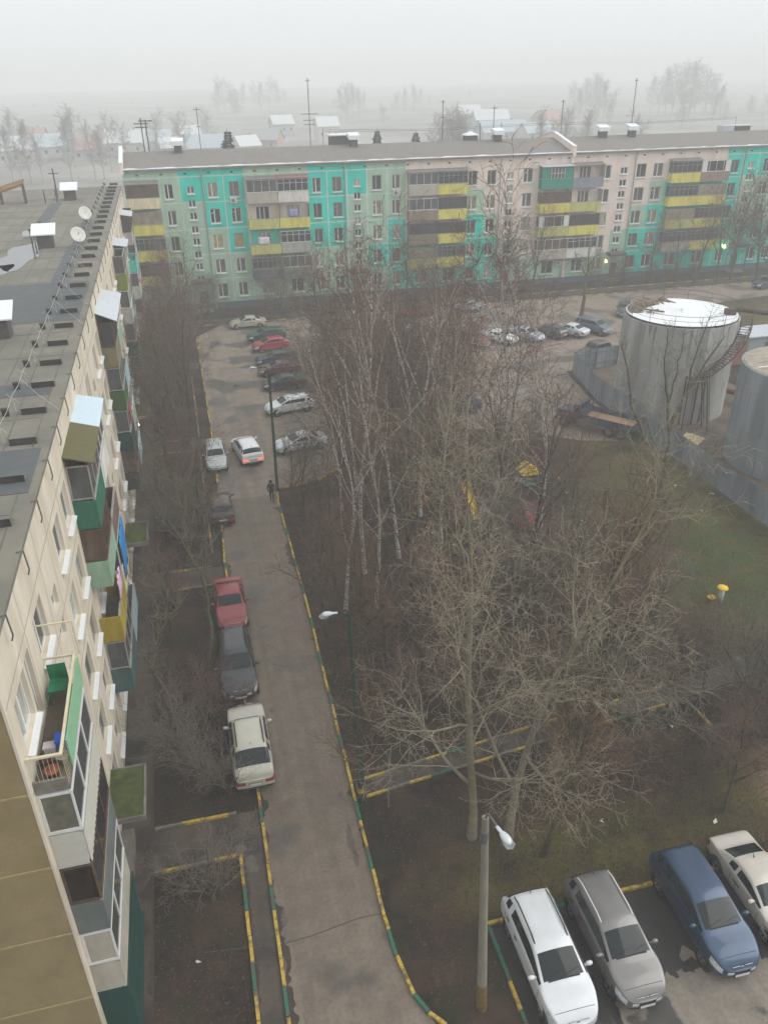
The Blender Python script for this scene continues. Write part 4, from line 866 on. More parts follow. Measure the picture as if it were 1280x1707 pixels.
def paint(name, r, g, b_, rough=.28, metal=.0, coat=.6):
    return mat('car_paint_' + name, srgb(r, g, b_), rough=rough, metal=metal, spec=.5, coat=coat, var=.06, scale=2)
def car(kind, pm, x, y, heading, label, group, cat='car', rails=False, sunroof=False, tail_on=False, roofpaint=None, scale=1.0, cell=None, detail=True, antenna=True):
    """heading in degrees: the way the bonnet points (0 = +x, 90 = away from the camera along +y)"""
    if kind not in _cars: _cars[kind] = car_parts(kind)
    res, wheels, bvh, K = _cars[kind]; L, W, H, hood, cowl, rf, rr, rb, deck, wr, belt = K
    root = empty('parked_car' if not tail_on else 'car', (x, y, 0.004), math.radians(heading)); root.scale = (scale,) * 3; tag(root, label, cat, group)
    for nm, me, _ in res:
        if nm in ('door_gap', 'bonnet_gap', 'scuttle', 'wiper', 'door_handle', 'grille_bar', 'emblem') and not detail: continue
        if nm in ('body', 'mirror'):
            key = (id(me), pm.name)
            if key not in _paint: q = me.copy(); q.materials[0] = pm; _paint[key] = q
            me = _paint[key]
        if nm == 'tail_light' and tail_on:
            key = (id(me), 'on')
            if key not in _paint: q = me.copy(); q.materials[0] = CTAILON; _paint[key] = q
            me = _paint[key]
        link(nm, me, root)
    for loc, ty, ri in wheels:
        o = bpy.data.objects.new('wheel', ty); COL.objects.link(o); o.parent = root; o.location = loc; link('rim', ri, o)
    def topz(xx, yy):
        h = bvh.ray_cast(Vector((xx, yy, 4)), Vector((0, 0, -1))); return h[0]
    if rails:
        for s in (-1, 1):
            r = MB(); P = [topz(L / 2 - rf - .15 - (rr - rf - .25) * k / 6, s * W / 2 * wr * .88) for k in range(7)]; P = [p + Vector((0, 0, .0 if k in (0, 6) else .055)) for k, p in enumerate(P)]; r.tube(P, .024, 6); r.build('roof_rail', ALU if rails == 1 else CTRIM, root)
    if sunroof:
        sr = MB(); a, b_ = L / 2 - rf - .35, L / 2 - rf - .95
        P = [topz(a, -.38), topz(a, .38), topz(b_, .38), topz(b_, -.38)]; sr.add([p + Vector((0, 0, .008)) for p in P], [(0, 1, 2, 3)]); sr.build('sunroof', CGL, root)
    if antenna and detail:
        p = topz(L / 2 - rr + .15, 0); an = MB(); an.tube([p, p + Vector((-.10, 0, .10)), p + Vector((-.16, 0, .11))], [.02, .012, .006], 5); an.build('antenna', CTRIM, root)
    return root
WHITE = paint('white', 206, 209, 212, rough=.3); TAUPE = paint('taupe', 118, 116, 114, metal=.35, rough=.3); DBLUE = paint('steel_blue', 42, 66, 94, metal=.35); PEARL = paint('pearl_white', 188, 182, 172)
SILV = paint('silver', 176, 180, 182, metal=.4); CRMC = paint('cream', 184, 182, 168); BLK = paint('black', 44, 46, 50); REDC = paint('faded_red', 138, 44, 48, rough=.35); MAR = paint('maroon', 66, 42, 44); GRN = paint('dark_green', 32, 62, 54); DRED = paint('dark_red', 108, 40, 40); BGRY = paint('blue_grey', 86, 98, 112, metal=.3); GRYC = paint('grey', 96, 98, 102, metal=.3); BLUEC = paint('navy_blue', 44, 52, 92)
gp = 'cars nosed out of the near parking bays'
car('suv', WHITE, 9.08, 14.72, -90.5, 'clean white crossover nosed out beside the concrete lamp post, its black-edged roof uppermost', gp, rails=2, scale=1.05)
o = car('suv', TAUPE, 11.55, 14.86, -90.5, 'silver-grey crossover with bright roof rails between the white and the blue crossovers', gp, rails=1, scale=1.05)
car('suv', DBLUE, 15.12, 15.0, -91, 'metallic steel blue crossover with wet roof, parked beside the pearl white saloon', gp, scale=1.06)
car('sedan', PEARL, 17.65, 15.2, -91, 'pearl white saloon with dark rear window at the right edge of the near bays', gp, scale=1.05)
gl = 'cars parked along the left kerb'
car('offroad', CRMC, .32, 27.15, 90, 'old dirty-cream off-roader with roof rails and large dark sloping rear window, tail towards us', gl, rails=2, cat='car', scale=1.05)
car('suv', BLK, .22, 32.85, -90, 'black crossover with silver headlight brows, nose to nose with the cream off-roader', gl, rails=2, scale=1.06)
car('sedan', REDC, .35, 38.5, -90, 'faded red saloon parked by the left kerb behind the black crossover', gl, scale=1.03)
car('hatch', MAR, .65, 50.2, 90, 'dark maroon hatchback under the strip trees, between red saloon and silver estate', gl)
car('wagon', SILV, .85, 58.8, -90, 'silver estate with dark sunroof facing us by the left kerb', gl, sunroof=True)
car('suv', paint('snow_white', 228, 231, 232), 3.35, 59.3, 98, 'white crossover with glowing red tail lights driving away up the yard road', None, tail_on=True)
gm = 'cars nosed towards the yard road beside the trees'
car('sedan', paint('beige_silver', 172, 170, 152), 7.1, 96.2, 180, 'pale beige saloon standing alone before the far block, side on', gm)
car('wagon', GRN, 8.6, 90.4, 186, 'dark green estate half hidden behind the bright red hatchback', gm)
car('hatch', paint('bright_red', 150, 38, 52), 8.6, 86.6, 190, 'bright red hatchback nosed to the yard road beside a dark green estate', gm)
car('sedan', paint('plum', 96, 48, 54), 8.5, 78.4, 180, 'plum red saloon with snow on its bonnet under the twigs', gm)
car('wagon', paint('charcoal', 52, 54, 58), 8.6, 81.6, 184, 'charcoal estate behind the plum red saloon', gm)
car('sedan', paint('ink_black', 30, 33, 36), 8.4, 74.2, 182, 'black saloon between the plum red saloon and the white estate', gm)
car('wagon', paint('frost_white', 226, 230, 232), 8.0, 68.0, 190, 'frosted white estate nosed to the road, upper of the two white cars there', gm)
car('sedan', paint('ice_silver', 222, 227, 232), 7.7, 59.6, 190, 'icy silver saloon parked by the corner kerb behind the green lamp post', gm)
gr = 'cars in the far row across the yard'
car('hatch', DRED, 30.6, 82.0, -68, 'dark red hatchback at the left end of the far parked row', gr)
car('sedan', paint('paper_white', 222, 224, 224), 33.6, 82.2, -52, 'white saloon beside the dark red hatchback in the far row', gr)
car('sedan', paint('light_silver', 176, 182, 192, metal=.3), 36.9, 82.4, -60, 'light silver saloon third in the far row, nose towards us', gr)
car('hatch', paint('graphite', 62, 64, 68), 39.9, 82.6, 118, 'dark graphite hatchback squeezed between two silver saloons', gr)
car('sedan', paint('bright_silver', 200, 202, 206), 42.3, 82.5, 122, 'bright silver saloon showing its boot, next to the blue-grey minivan', gr)
car('minivan', BGRY, 45.2, 82.6, -58, 'blue-grey minivan at the right end of the far row', gr, cat='minivan')
car('hatch', paint('dusk', 50, 56, 60), 52.4, 88.6, -120, 'dark hatchback half hidden by the left edge of the snowy tank', None)
car('jeep', paint('jet', 24, 26, 28), 41.0, 74.2, 200, 'small black jeep with square windscreen behind the tank fence', None, cat='jeep')
car('wagon', BLUEC, 22.3, 63.6, 185, 'dusty navy blue estate glimpsed through the birch twigs', None)
car('sedan', paint('pale_haze', 150, 160, 168), 34.5, 95.4, 180, 'pale grey saloon by the far kerb below the twigs', 'cars along the far kerb', detail=False)
car('hatch', paint('rust_red', 120, 52, 50), 28.0, 95.2, 180, 'rust red hatchback by the far kerb left of the pale saloon', 'cars along the far kerb', detail=False)
car('wagon', paint('dim_blue', 60, 70, 84), 77.5, 95.0, 180, 'dim blue-grey estate in the fog at the right edge below the lit doorway', 'cars along the far kerb', detail=False)
car('sedan', paint('mist_white', 200, 206, 208), 19.2, 94.8, 175, 'white saloon behind the birch crown near the far block', 'cars along the far kerb', detail=False)

# tipper truck by the tank fence
def truck(x, y, heading):
    root = empty('truck', (x, y, .004), math.radians(heading)); tag(root, 'old dark blue flatbed truck with a brown boarded bed beside the tank fence', 'truck')
    TB = paint('truck_blue', 44, 52, 70, rough=.5, coat=.1); RUST = S('bed_boards', 150, 122, 98, var=.2, scale=2, stretch=(1, 8, 1)); SIDE = S('bed_side', 66, 72, 88, var=.2)
    c = MB(); P = [(-.0, .95), (1.0, .95), (1.0, 1.35), (.95, 1.45), (.62, 1.55), (.50, 2.15), (.0, 2.2)]
    vs = [(1.6 + px_, -1.0, z) for px_, z in P] + [(1.6 + px_, 1.0, z) for px_, z in P]; n = len(P); c.add(vs, [tuple(range(n)), tuple(range(2 * n - 1, n - 1, -1))] + [(i, n + i, n + (i + 1) % n, (i + 1) % n) for i in range(n)], 0)
    c.box(2.6, 3.7, -.72, .72, .75, 1.38, 0); c.box(2.55, 3.3, -.98, -.62, .85, 1.12, 0); c.box(2.55, 3.3, .62, .98, .85, 1.12, 0); c.box(3.7, 3.85, -.95, .95, .55, .75, 1); cab = c.build('cab', [TB, CTRIM], root)
    g = MB(); g.quad((2.235, -.85, 1.62), (2.235, .85, 1.62), (2.13, .85, 2.08), (2.13, -.85, 2.08)); 
    for s in (-1, 1): g.quad((1.72, s * 1.006, 1.55), (2.12, s * 1.006, 1.55), (2.06, s * 1.006, 2.05), (1.72, s * 1.006, 2.05))
    g.build('windscreen', CGL, root)
    b = MB(); b.box(-3.1, 1.35, -1.15, 1.15, 1.0, 1.10, 0); bed = b.build('bed', RUST, root)
    s = MB(); s.box(-3.1, 1.35, -1.2, -1.15, 1.0, 1.55); s.box(-3.1, 1.35, 1.15, 1.2, 1.0, 1.55); s.box(-3.15, -3.1, -1.2, 1.2, 1.0, 1.55); s.box(1.35, 1.4, -1.2, 1.2, 1.0, 1.9); s.build('bed_side', SIDE, bed)
    ch = MB(); ch.box(-3.0, 3.5, -.45, -.3, .6, .8); ch.box(-3.0, 3.5, .3, .45, .6, .8); ch.build('chassis', CTRIM, root)
    for xx in (2.9, -1.1, -2.1):
        for sd in (-1, 1):
            t = MB(); t.lathe([(.28, -.13), (.44, -.13), (.48, -.08), (.48, .08), (.44, .13), (.28, .13)], (0, 0, 0), 20, 0, 'y'); wo = t.build('wheel', TYRE, root, (xx, sd * .92, .48)); ri = MB(); ri.lathe([(0, sd * .06), (.15, sd * .09), (.3, sd * .05)], (0, 0, 0), 16, 0, 'y'); ri.build('rim', IRON, wo)
    for sd in (-1, 1): h = MB(); h.lathe([(0, 3.73), (.1, 3.72), (.12, 3.68)], (0, sd * .55, 1.1), 12, 0, 'x'); h.build('headlight', CHEAD, root)
truck(32.6, 56.4, 128)

# ------------------------------------------------------------------ lamp posts
PCON = S('post_concrete', 128, 124, 112, var=.15, scale=4, stretch=(1, 1, .3)); LHEAD = S('lamp_housing', 196, 202, 204, var=.05, rough=.35, metal=.2); LGLASS = mat('lamp_lens', (.75, .78, .80), rough=.1, spec=.6, var=.05)
GPOST = S('post_green', 44, 62, 52, var=.2)
def lamp_post(x, y, h, lean, head_dir, arm, label, pm, yellow=0.0, green_foot=False, base=.17, top=.10):
    root = empty('street_lamp', (x, y, 0)); tag(root, label, 'street lamp', 'street lamps of the yard')
    p = MB(); N = 8; P = [(lean[0] * t / N, lean[1] * t / N, h * t / N) for t in range(N + 1)]; p.tube(P, [base + (top - base) * t / N for t in range(N + 1)], 10); p.build('post', pm, root)
    if yellow:
        q = MB(); q.tube([(0, 0, 0.0), (lean[0] * yellow / h, lean[1] * yellow / h, yellow)], [base + .012, base + .012 - .01], 10); q.build('painted_base', S('post_yellow_paint', 108, 90, 48, var=.3, scale=5), root)
    if green_foot:
        q = MB(); q.tube([(0, 0, 0), (0, 0, .55)], base + .03, 10); q.build('painted_base', S('post_green_paint', 40, 62, 50, var=.3, scale=5), root)
        q = MB(); q.tube([(0, 0, .55), (0, 0, .8)], base + .028, 10); q.build('painted_band', KY, root)
    dx, dy = head_dir; T = Vector((lean[0], lean[1], h)); a = MB()
    a.tube([T - Vector((0, 0, .9)), T - Vector((0, 0, .1)), T + Vector((dx * arm * .12, dy * arm * .12, .18)), T + Vector((dx * arm * .35, dy * arm * .35, .24)), T + Vector((dx * arm, dy * arm, .12))], .035, 8); a.tube([T - Vector((0, 0, .95)), T - Vector((0, 0, .55))], top + .03, 8); a.build('arm', IRON if pm is not GPOST else GPOST, root)
    E = T + Vector((dx * arm, dy * arm, .12)); hd = MB(); vs = MB()
    vs.lathe([(0, -.05), (.06, -.04), (.075, .05), (.08, .22), (.13, .30), (.17, .45), (.17, .62), (.12, .74), (0, .78)], (0, 0, 0), 14)
    d = Vector((dx, dy, -.16)).normalized(); sidev = d.cross(Vector((0, 0, 1))).normalized(); upv = sidev.cross(d)
    hd.add([tuple(E + d * v[2] + sidev * v[0] + upv * (v[1] * (.75 if v[1] > 0 else .3))) for v in [tuple(q * .75 for q in p) for p in vs.v]], vs.f, 0, True); hb = hd.build('lamp_head', LHEAD, root)
    ln = MB(); l2 = MB(); l2.lathe([(0, .30), (.12, .34), (.15, .48), (.14, .62), (0, .70)], (0, 0, 0), 14); ln.add([tuple(E + d * v[2] + sidev * v[0] - upv * (.04 + abs(v[1]) * .8)) for v in l2.v], l2.f, 0, True); ln.build('lamp_lens', LGLASS, hb)
    return root
lamp_post(6.46, 14.05, 9.0, (-.28, .1), (.30, -.95), .5, 'tall concrete lamp post with yellow painted foot beside the white crossover, head towards us', PCON, yellow=1.35)
lamp_post(4.52, 23.35, 9.6, (-.15, .05), (-.97, .25), .45, 'slim lamp post with green and yellow foot where the footpath meets the road', GPOST, green_foot=True, base=.10, top=.06)
lamp_post(4.85, 52.5, 9.2, (.1, .0), (-.8, .6), .9, 'dark green lamp post standing on the rounded kerb corner beside the walking person', GPOST, base=.12, top=.08)

# ------------------------------------------------------------------ tanks, fence and things around them
def tank_mat(name, a, c):
    m = mat(name, a, rough=.75, var=.10, scale=1.5, col2=c, scale2=.9, stretch=(1, 1, .12), lo=.42, hi=.62); return m
TCON = tank_mat('tank_render', srgb(172, 172, 169), srgb(140, 138, 135)); TMET = tank_mat('tank_sheet', srgb(142, 150, 154), srgb(120, 127, 131)); RUSTY = S('rusty_iron', 84, 68, 62, var=.3, scale=4); DEBR = S('roof_debris', 112, 98, 80, var=.3, scale=3)
def tank(x, y, r, h, label, m, snow, ladder):
    root = empty('storage_tank', (x, y, 0)); tag(root, label, 'tank', 'round storage tanks')
    b = MB(); n = 64; P = [(r, 0), (r, h * .2)] 
    prof = []
    for k in range(1, 6): prof += [(r - .004 * 0, h * (k - 1) / 5 + (.0 if k == 1 else .02)), (r, h * k / 5 - .02), (r + .03, h * k / 5 - .02), (r + .03, h * k / 5 + .02)]
    prof = prof[:-2] + [(r, h), (r - .12, h), (r - .12, h - .15), (0, h + .12)]
    b.lathe(prof, (0, 0, 0), n, 0, smooth=False)
    b.build('shell', [m], root)
    pl = MB(); rp = random.Random(int(x * 7))
    for k in range(5):
        for j in range(9):
            a = 2 * math.pi * (j + (k % 2) * .5 + rp.uniform(-.05, .05)) / 9; ca, sa = math.cos(a), math.sin(a); z0_, z1_ = h * k / 5 + .02, h * (k + 1) / 5 - .02
            pl.add([(ca * (r + .006) - sa * .02, sa * (r + .006) + ca * .02, z0_), (ca * (r + .006) + sa * .02, sa * (r + .006) - ca * .02, z0_), (ca * (r + .006) + sa * .02, sa * (r + .006) - ca * .02, z1_), (ca * (r + .006) - sa * .02, sa * (r + .006) + ca * .02, z1_)], [(0, 1, 2, 3)])
    pl.build('plate_seam', S('tank_seam', 100, 98, 96, var=.3), root)
    rs = MB()
    for k in range(26 if snow else 12):
        a = rp.uniform(0, 6.28); ca, sa = math.cos(a), math.sin(a); w_ = rp.uniform(.03, .14); L = rp.uniform(.8, h * .6); q = r + .008
        rs.add([(ca * q - sa * w_, sa * q + ca * w_, h - .03), (ca * q + sa * w_, sa * q - ca * w_, h - .03), (ca * q + sa * w_ * .2, sa * q - ca * w_ * .2, h - L), (ca * q - sa * w_ * .2, sa * q + ca * w_ * .2, h - L)], [(0, 1, 2, 3)])
    rs.build('rust_stain', S('tank_stain', 138, 132, 124, var=.25, scale=3), root)
    if snow:
        s = MB(); rr = random.Random(4); vs = []; R2 = r - .15
        ringsn = [0, .25, .5, .75, .93, 1.0]
        for i, q in enumerate(ringsn):
            for k in range(48):
                a = 2 * math.pi * k / 48; lump = .32 * math.exp(-((q * math.cos(a) - .05) ** 2 + (q * math.sin(a) - .25) ** 2) * 14) + .05 * math.sin(3 * a + q * 5)
                vs.append((R2 * q * math.cos(a), R2 * q * math.sin(a), h + .16 + .05 * (1 - q) + (lump if q < .98 else 0)))
        s.add(vs, [(i * 48 + k, i * 48 + (k + 1) % 48, (i + 1) * 48 + (k + 1) % 48, (i + 1) * 48 + k) for i in range(5) for k in range(48)], 0, True); s.build('snow_cover', SNOW, root)
        d = MB(); rr = random.Random(8)
        d.add([(R2 * .97 * math.cos(a), R2 * .97 * math.sin(a), h + .235) for a in [math.radians(v) for v in range(75, 176, 6)]] + [(R2 * (.62 + .1 * math.sin(v)) * math.cos(math.radians(v)), R2 * (.62 + .1 * math.sin(v)) * math.sin(math.radians(v)), h + .30) for v in range(171, 76, -6)], [tuple(range(17 + 16))], 0)
        for k in range(26):
            a = math.radians(rr.uniform(75, 185)); q = R2 * rr.uniform(.5, .95); xx, yy = q * math.cos(a), q * math.sin(a); L = rr.uniform(.5, 1.6); t = rr.uniform(0, 3.14); dx, dy = math.cos(t) * L / 2, math.sin(t) * L / 2
            d.tube([(xx - dx, yy - dy, h + .33), (xx + dx, yy + dy, h + .36)], rr.uniform(.03, .08), 5)
        d.build('bare_boards', DEBR, root)
    else:
        s = MB(); R2 = r - .15
        s.lathe([(R2, h + .02), (0, h + .28)], (0, 0, 0), 48); s.build('boarded_top', S('tank_boards', 176, 168, 154, var=.25, scale=2, stretch=(1, 10, 1), col2=srgb(120, 108, 94), scale2=1.5), root)
        q = MB(); q.box(-R2, R2, -.05, .05, h + .30, h + .34); q.build('top_batten', SNOW, root)
    rg = MB()
    for zz in (.55, .95): rg.tube([((r - .06) * math.cos(2 * math.pi * k / 40), (r - .06) * math.sin(2 * math.pi * k / 40), h + zz) for k in range(41)], .014 if zz < .9 else .02, 4)
    for k in range(14): a = 2 * math.pi * k / 14; rg.tube([((r - .06) * math.cos(a), (r - .06) * math.sin(a), h - .05), ((r - .06) * math.cos(a), (r - .06) * math.sin(a), h + .95)], .02, 4)
    if snow: rg.build('guard_rail', RUSTY, root)
    if ladder:
        st = MB(); nst = 26; a0, a1 = math.radians(-98), math.radians(-30)
        mid = h * .52
        for k in range(nst + 1):
            t = k / nst; a = a0 + (a1 - a0) * t; zz = mid + (h - mid) * t; ca, sa = math.cos(a), math.sin(a)
            st.add([(ca * (r + .05), sa * (r + .05), zz), (ca * (r + .95), sa * (r + .95), zz), (ca * (r + .95) - sa * .26, sa * (r + .95) + ca * .26, zz), (ca * (r + .05) - sa * .26, sa * (r + .05) + ca * .26, zz)], [(0, 1, 2, 3)])
        for rad_, dz in ((r + .08, -.05), (r + .95, -.05), (r + .95, .55), (r + .95, 1.0)):
            st.tube([(math.cos(a0 + (a1 - a0) * k / nst) * rad_, math.sin(a0 + (a1 - a0) * k / nst) * rad_, mid + (h - mid) * k / nst + dz) for k in range(nst + 1)], .06 if dz < 0 else .03, 5)
        for k in range(0, nst + 1, 3):
            a = a0 + (a1 - a0) * k / nst; zz = mid + (h - mid) * k / nst; st.tube([(math.cos(a) * (r + .95), math.sin(a) * (r + .95), zz), (math.cos(a) * (r + .95), math.sin(a) * (r + .95), zz + 1)], .03, 4)
        st.build('stair', RUSTY, root)
        lg = MB(); ca, sa = math.cos(a0), math.sin(a0)
        for da in (-.20, .02):
            c_, s_ = math.cos(a0 + da), math.sin(a0 + da)
            for rr_ in (r + .1, r + 1.2): lg.tube([(c_ * rr_, s_ * rr_, 0), (c_ * rr_, s_ * rr_, mid + .05)], .07, 6)
        c1, s1, c2, s2 = math.cos(a0 - .2), math.sin(a0 - .2), math.cos(a0 + .04), math.sin(a0 + .04)
        lg.add([(c1 * (r + .05), s1 * (r + .05), mid), (c1 * (r + 1.3), s1 * (r + 1.3), mid), (c2 * (r + 1.3), s2 * (r + 1.3), mid), (c2 * (r + .05), s2 * (r + .05), mid)], [(0, 1, 2, 3)])
        for k in range(14):
            t = k / 14; lg.add([(c2 * (r + .2) + .10, s2 * (r + .2) - 2.6 * (1 - t) * .45 , mid * t), (c2 * (r + 1.1) + .10, s2 * (r + 1.1) - 2.6 * (1 - t) * .45, mid * t), (c2 * (r + 1.1) + .1, s2 * (r + 1.1) + .22 - 2.6 * (1 - t) * .45, mid * t), (c2 * (r + .2) + .1, s2 * (r + .2) + .22 - 2.6 * (1 - t) * .45, mid * t)], [(0, 1, 2, 3)])
        for rad_ in (r + .2, r + 1.1): lg.tube([(c2 * rad_ + .1, s2 * rad_ - 1.17, 0), (c2 * rad_ + .1, s2 * rad_, mid)], .06, 5); lg.tube([(c2 * rad_ + .1, s2 * rad_ - 1.17, 1), (c2 * rad_ + .1, s2 * rad_, mid + 1)], .03, 5)
        lg.build('stair_tower', RUSTY, root)
        jb = MB(); a = math.radians(-32); jb.box(math.cos(a) * (r - .9) - .4, math.cos(a) * (r - .9) + .4, math.sin(a) * (r - .9) - .3, math.sin(a) * (r - .9) + .3, h + .1, h + .7); jb.build('hatch_box', RUSTY, root)
    return root
tank(41.15, 60.3, 4.75, 8.25, 'large rendered round tank with a snow covered top and rusty outside stair', TCON, True, True)
tank(44.0, 47.2, 4.95, 7.6, 'sheet metal round tank with a boarded top cut by the right edge', TMET, False, False)
pm_ = MB(); pm_.tube([(45.5, 59.3, 8.6), (48, 58.3, 8.3), (56, 55, 8.0), (66, 51, 7.8)], .22, 8); tag(pm_.build('overhead_pipe', RUSTY), 'rusty overhead pipe running off the tank top towards the right', 'pipe')
pm_ = MB(); pm_.tube([(46.2, 60.5, .9), (48.6, 57.5, .9), (52, 52, .9)], .28, 8); pm_.tube([(48.6, 57.5, 0), (48.6, 57.5, .9)], .12, 6); tag(pm_.build('ground_pipe', S('pipe_rust', 120, 76, 60, var=.25)), 'rusty brown pipe low on the ground between the two tanks', 'pipe')
wl_ = empty('brick_wall', (50.6, 68.2, 0)); tag(wl_, 'low red-brown brick wall seen through the gap between the tanks', 'wall'); q = MB(); q.box(-3.5, 4, -.15, .15, 0, 2.4); q.build('wall_face', S('redbrown_brick', 142, 98, 84, var=.2, scale=6), wl_); q = MB(); q.box(-3.55, 4.05, -.2, .2, 2.4, 2.5); q.build('coping', CONC, wl_)
sh = empty('shed', (57.5, 70.0, 0)); tag(sh, 'small grey metal shed with a pale roof beyond the second tank', 'shed'); q = MB(); q.box(-2.4, 2.4, -1.6, 1.6, 0, 2.6); q.build('wall', S('shed_wall', 150, 158, 160, var=.1), sh); q = MB(); q.box(-2.6, 2.6, -1.8, 1.8, 2.6, 2.72); q.build('roof', TIN, sh); q = MB(); q.box(-.5, .4, -1.64, -1.6, .05, 2.0); q.build('door', IRON, sh)
FEN = S('fence_sheet', 142, 149, 156, var=.07, scale=1.2, col2=srgb(104, 110, 116), scale2=.7, stretch=(1, 1, .25)); 
def fence(pts, h, label, step=2.4):
    root = empty('metal_fence', (pts[0][0], pts[0][1], 0)); tag(root, label, 'fence', 'grey sheet fence round the tanks'); ox, oy = pts[0]
    p = MB(); ps = MB()
    for (x0, y0), (x1, y1) in zip(pts, pts[1:]):
        L = math.hypot(x1 - x0, y1 - y0); n = max(1, int(L / step)); dx, dy = (x1 - x0) / L, (y1 - y0) / L
        m = int(L / .25); vs = []; N = m + 1; 
        for k in range(N): off = .025 if k % 2 else 0; vs.append((x0 - ox + dx * L * k / m - dy * off, y0 - oy + dy * L * k / m + dx * off))
        P = [(a, b_, .05) for a, b_ in vs] + [(a, b_, h) for a, b_ in vs]; p.add(P, [(k, k + 1, N + k + 1, N + k) for k in range(N - 1)])
        for k in range(n + 1):
            xx, yy = x0 - ox + dx * L * k / n + dy * .08, y0 - oy + dy * L * k / n - dx * .08; ps.box(xx - .04, xx + .04, yy - .04, yy + .04, 0, h)
        for zz in (.6, h - .4): ps.tube([(x0 - ox + dy * .05, y0 - oy - dx * .05, zz), (x1 - ox + dy * .05, y1 - oy - dx * .05, zz)], .03, 4)
    p.build('sheet_panel', FEN, root); ps.build('post', IRON, root)
fence([(35.6, 27), (35.6, 63.0)], 2.15, 'long grey sheet fence in front of the two round tanks')
fence([(35.6, 63.1), (36.9, 70.6), (50, 72.6)], 2.1, 'back run of the grey sheet fence behind the snowy tank')
lb_ = MB(); lb_.box(-1.2, 1.2, -.6, .6, .02, .07); lb_.box(-1, 1.0, -.2, .9, .09, .13); tag(lb_.build('plywood_sheet', S('plywood_pale', 196, 178, 140, var=.12), None, (38.3, 52.0, 0), (0.1, -.25, .5)), 'pale plywood sheets lying between the fence and the tanks', 'plywood')

# ------------------------------------------------------------------ playground and small yard things
YP = S('play_yellow', 224, 190, 50, var=.08); RP = S('play_red', 180, 84, 84, var=.1); GP = S('play_green', 40, 92, 70, var=.1); BP = S('play_blue', 60, 84, 140, var=.1)
def low_fence(pts, label):
    root = empty('play_fence', (pts[0][0], pts[0][1], 0)); tag(root, label, 'fence', 'low green fence round the playground'); ox, oy = pts[0]; b = MB(); c = MB()
    for (x0, y0), (x1, y1) in zip(pts, pts[1:]):
        L = math.hypot(x1 - x0, y1 - y0); n = int(L / .18); dx, dy = (x1 - x0) / L, (y1 - y0) / L
        for zz in (.15, .75): b.tube([(x0 - ox, y0 - oy, zz), (x1 - ox, y1 - oy, zz)], .025, 4)
        for k in range(n): xx, yy = x0 - ox + dx * L * k / n, y0 - oy + dy * L * k / n; b.tube([(xx, yy, .15), (xx, yy, .75)], .016, 4)
        for k in range(int(L / 2) + 1): xx, yy = x0 - ox + dx * 2 * k, y0 - oy + dy * 2 * k; b.tube([(xx, yy, 0), (xx, yy, .82)], .04, 5); c.lathe([(.04, .82), (.07, .84), (.07, .90), (0, .94)], (xx, yy, 0), 8)
    b.build('rail_panel', GP, root); c.build('post_cap', YP, root)
low_fence([(13.5, 42.5), (15.5, 38.2), (23.0, 39.2)], 'low green playground fence nearest to us with small yellow post caps'); low_fence([(23.0, 39.4), (24.6, 47.5), (22.5, 52.5)], 'low green playground fence on the lawn side'); low_fence([(22.3, 52.6), (12.6, 51.2), (13.4, 42.8)], 'low green playground fence on the far side behind the birches')
sheet('play_mat', [(17.8, 39.8), (22.6, 40.4), (23.2, 46.4), (18.2, 45.9)], 0.006, S('rubber_red', 88, 54, 56, var=.2, scale=5))
c = empty('carousel', (20.4, 43.3, .01)); tag(c, 'small red and pink roundabout on the dark red play surface', 'roundabout'); q = MB(); q.lathe([(0, .15), (1.0, .15), (1.05, .18), (1.05, .24), (0, .26)], (0, 0, 0), 24); q.build('platform', RP, c); q = MB(); q.tube([(0, 0, .1), (0, 0, .8)], .06, 8); q.lathe([(0, .8), (.28, .8), (.3, .84), (0, .9)], (0, 0, 0), 14); q.build('hub', S('play_pink', 226, 120, 124, var=.06), c); q = MB()
for k in range(4): a = k * math.pi / 2; q.box(math.cos(a) * .72 - .2, math.cos(a) * .72 + .2, math.sin(a) * .72 - .2, math.sin(a) * .72 + .2, .45, .5); q.tube([(math.cos(a) * .9, math.sin(a) * .9, .24), (math.cos(a) * .9, math.sin(a) * .9, .9), (0, 0, .78)], .025, 5)
q.build('seats', RP, c)
h = empty('play_house', (22.7, 48.6, 0)); h.scale = (.75,) * 3; tag(h, 'little play house with a yellow pitched roof beside the far play fence', 'play house'); q = MB()
for a, b_ in ((-.75, -.75), (.75, -.75), (.75, .75), (-.75, .75)): q.box(a - .05, a + .05, b_ - .05, b_ + .05, 0, 1.7)
q.build('post', BP, h); q = MB(); q.add([(-1, -1, 1.6), (1, -1, 1.6), (1, 1, 1.6), (-1, 1, 1.6), (0, -1, 2.3), (0, 1, 2.3)], [(0, 3, 5, 4), (1, 4, 5, 2), (0, 4, 1), (2, 5, 3)]); q.build('roof', YP, h); q = MB(); q.box(-.7, .7, .68, .74, .4, .9); q.box(-.74, -.68, -.7, .7, .4, .9); q.box(-.7, .7, -.7, .7, .35, .4); q.build('panel', GP, h)
s = empty('slide', (17.3, 46.8, 0)); tag(s, 'yellow children\'s slide with blue ladder half hidden by branches', 'slide'); q = MB(); q.add([(-.25, -.2, 1.3), (.25, -.2, 1.3), (.25, .4, 1.3), (-.25, .4, 1.3), (-.25, -2.0, .25), (.25, -2.0, .25), (.25, -2.4, .22), (-.25, -2.4, .22)], [(0, 1, 2, 3), (4, 5, 1, 0), (7, 6, 5, 4)]); q.box(-.29, -.25, -.2, .4, 1.3, 1.8); q.box(.25, .29, -.2, .4, 1.3, 1.8)
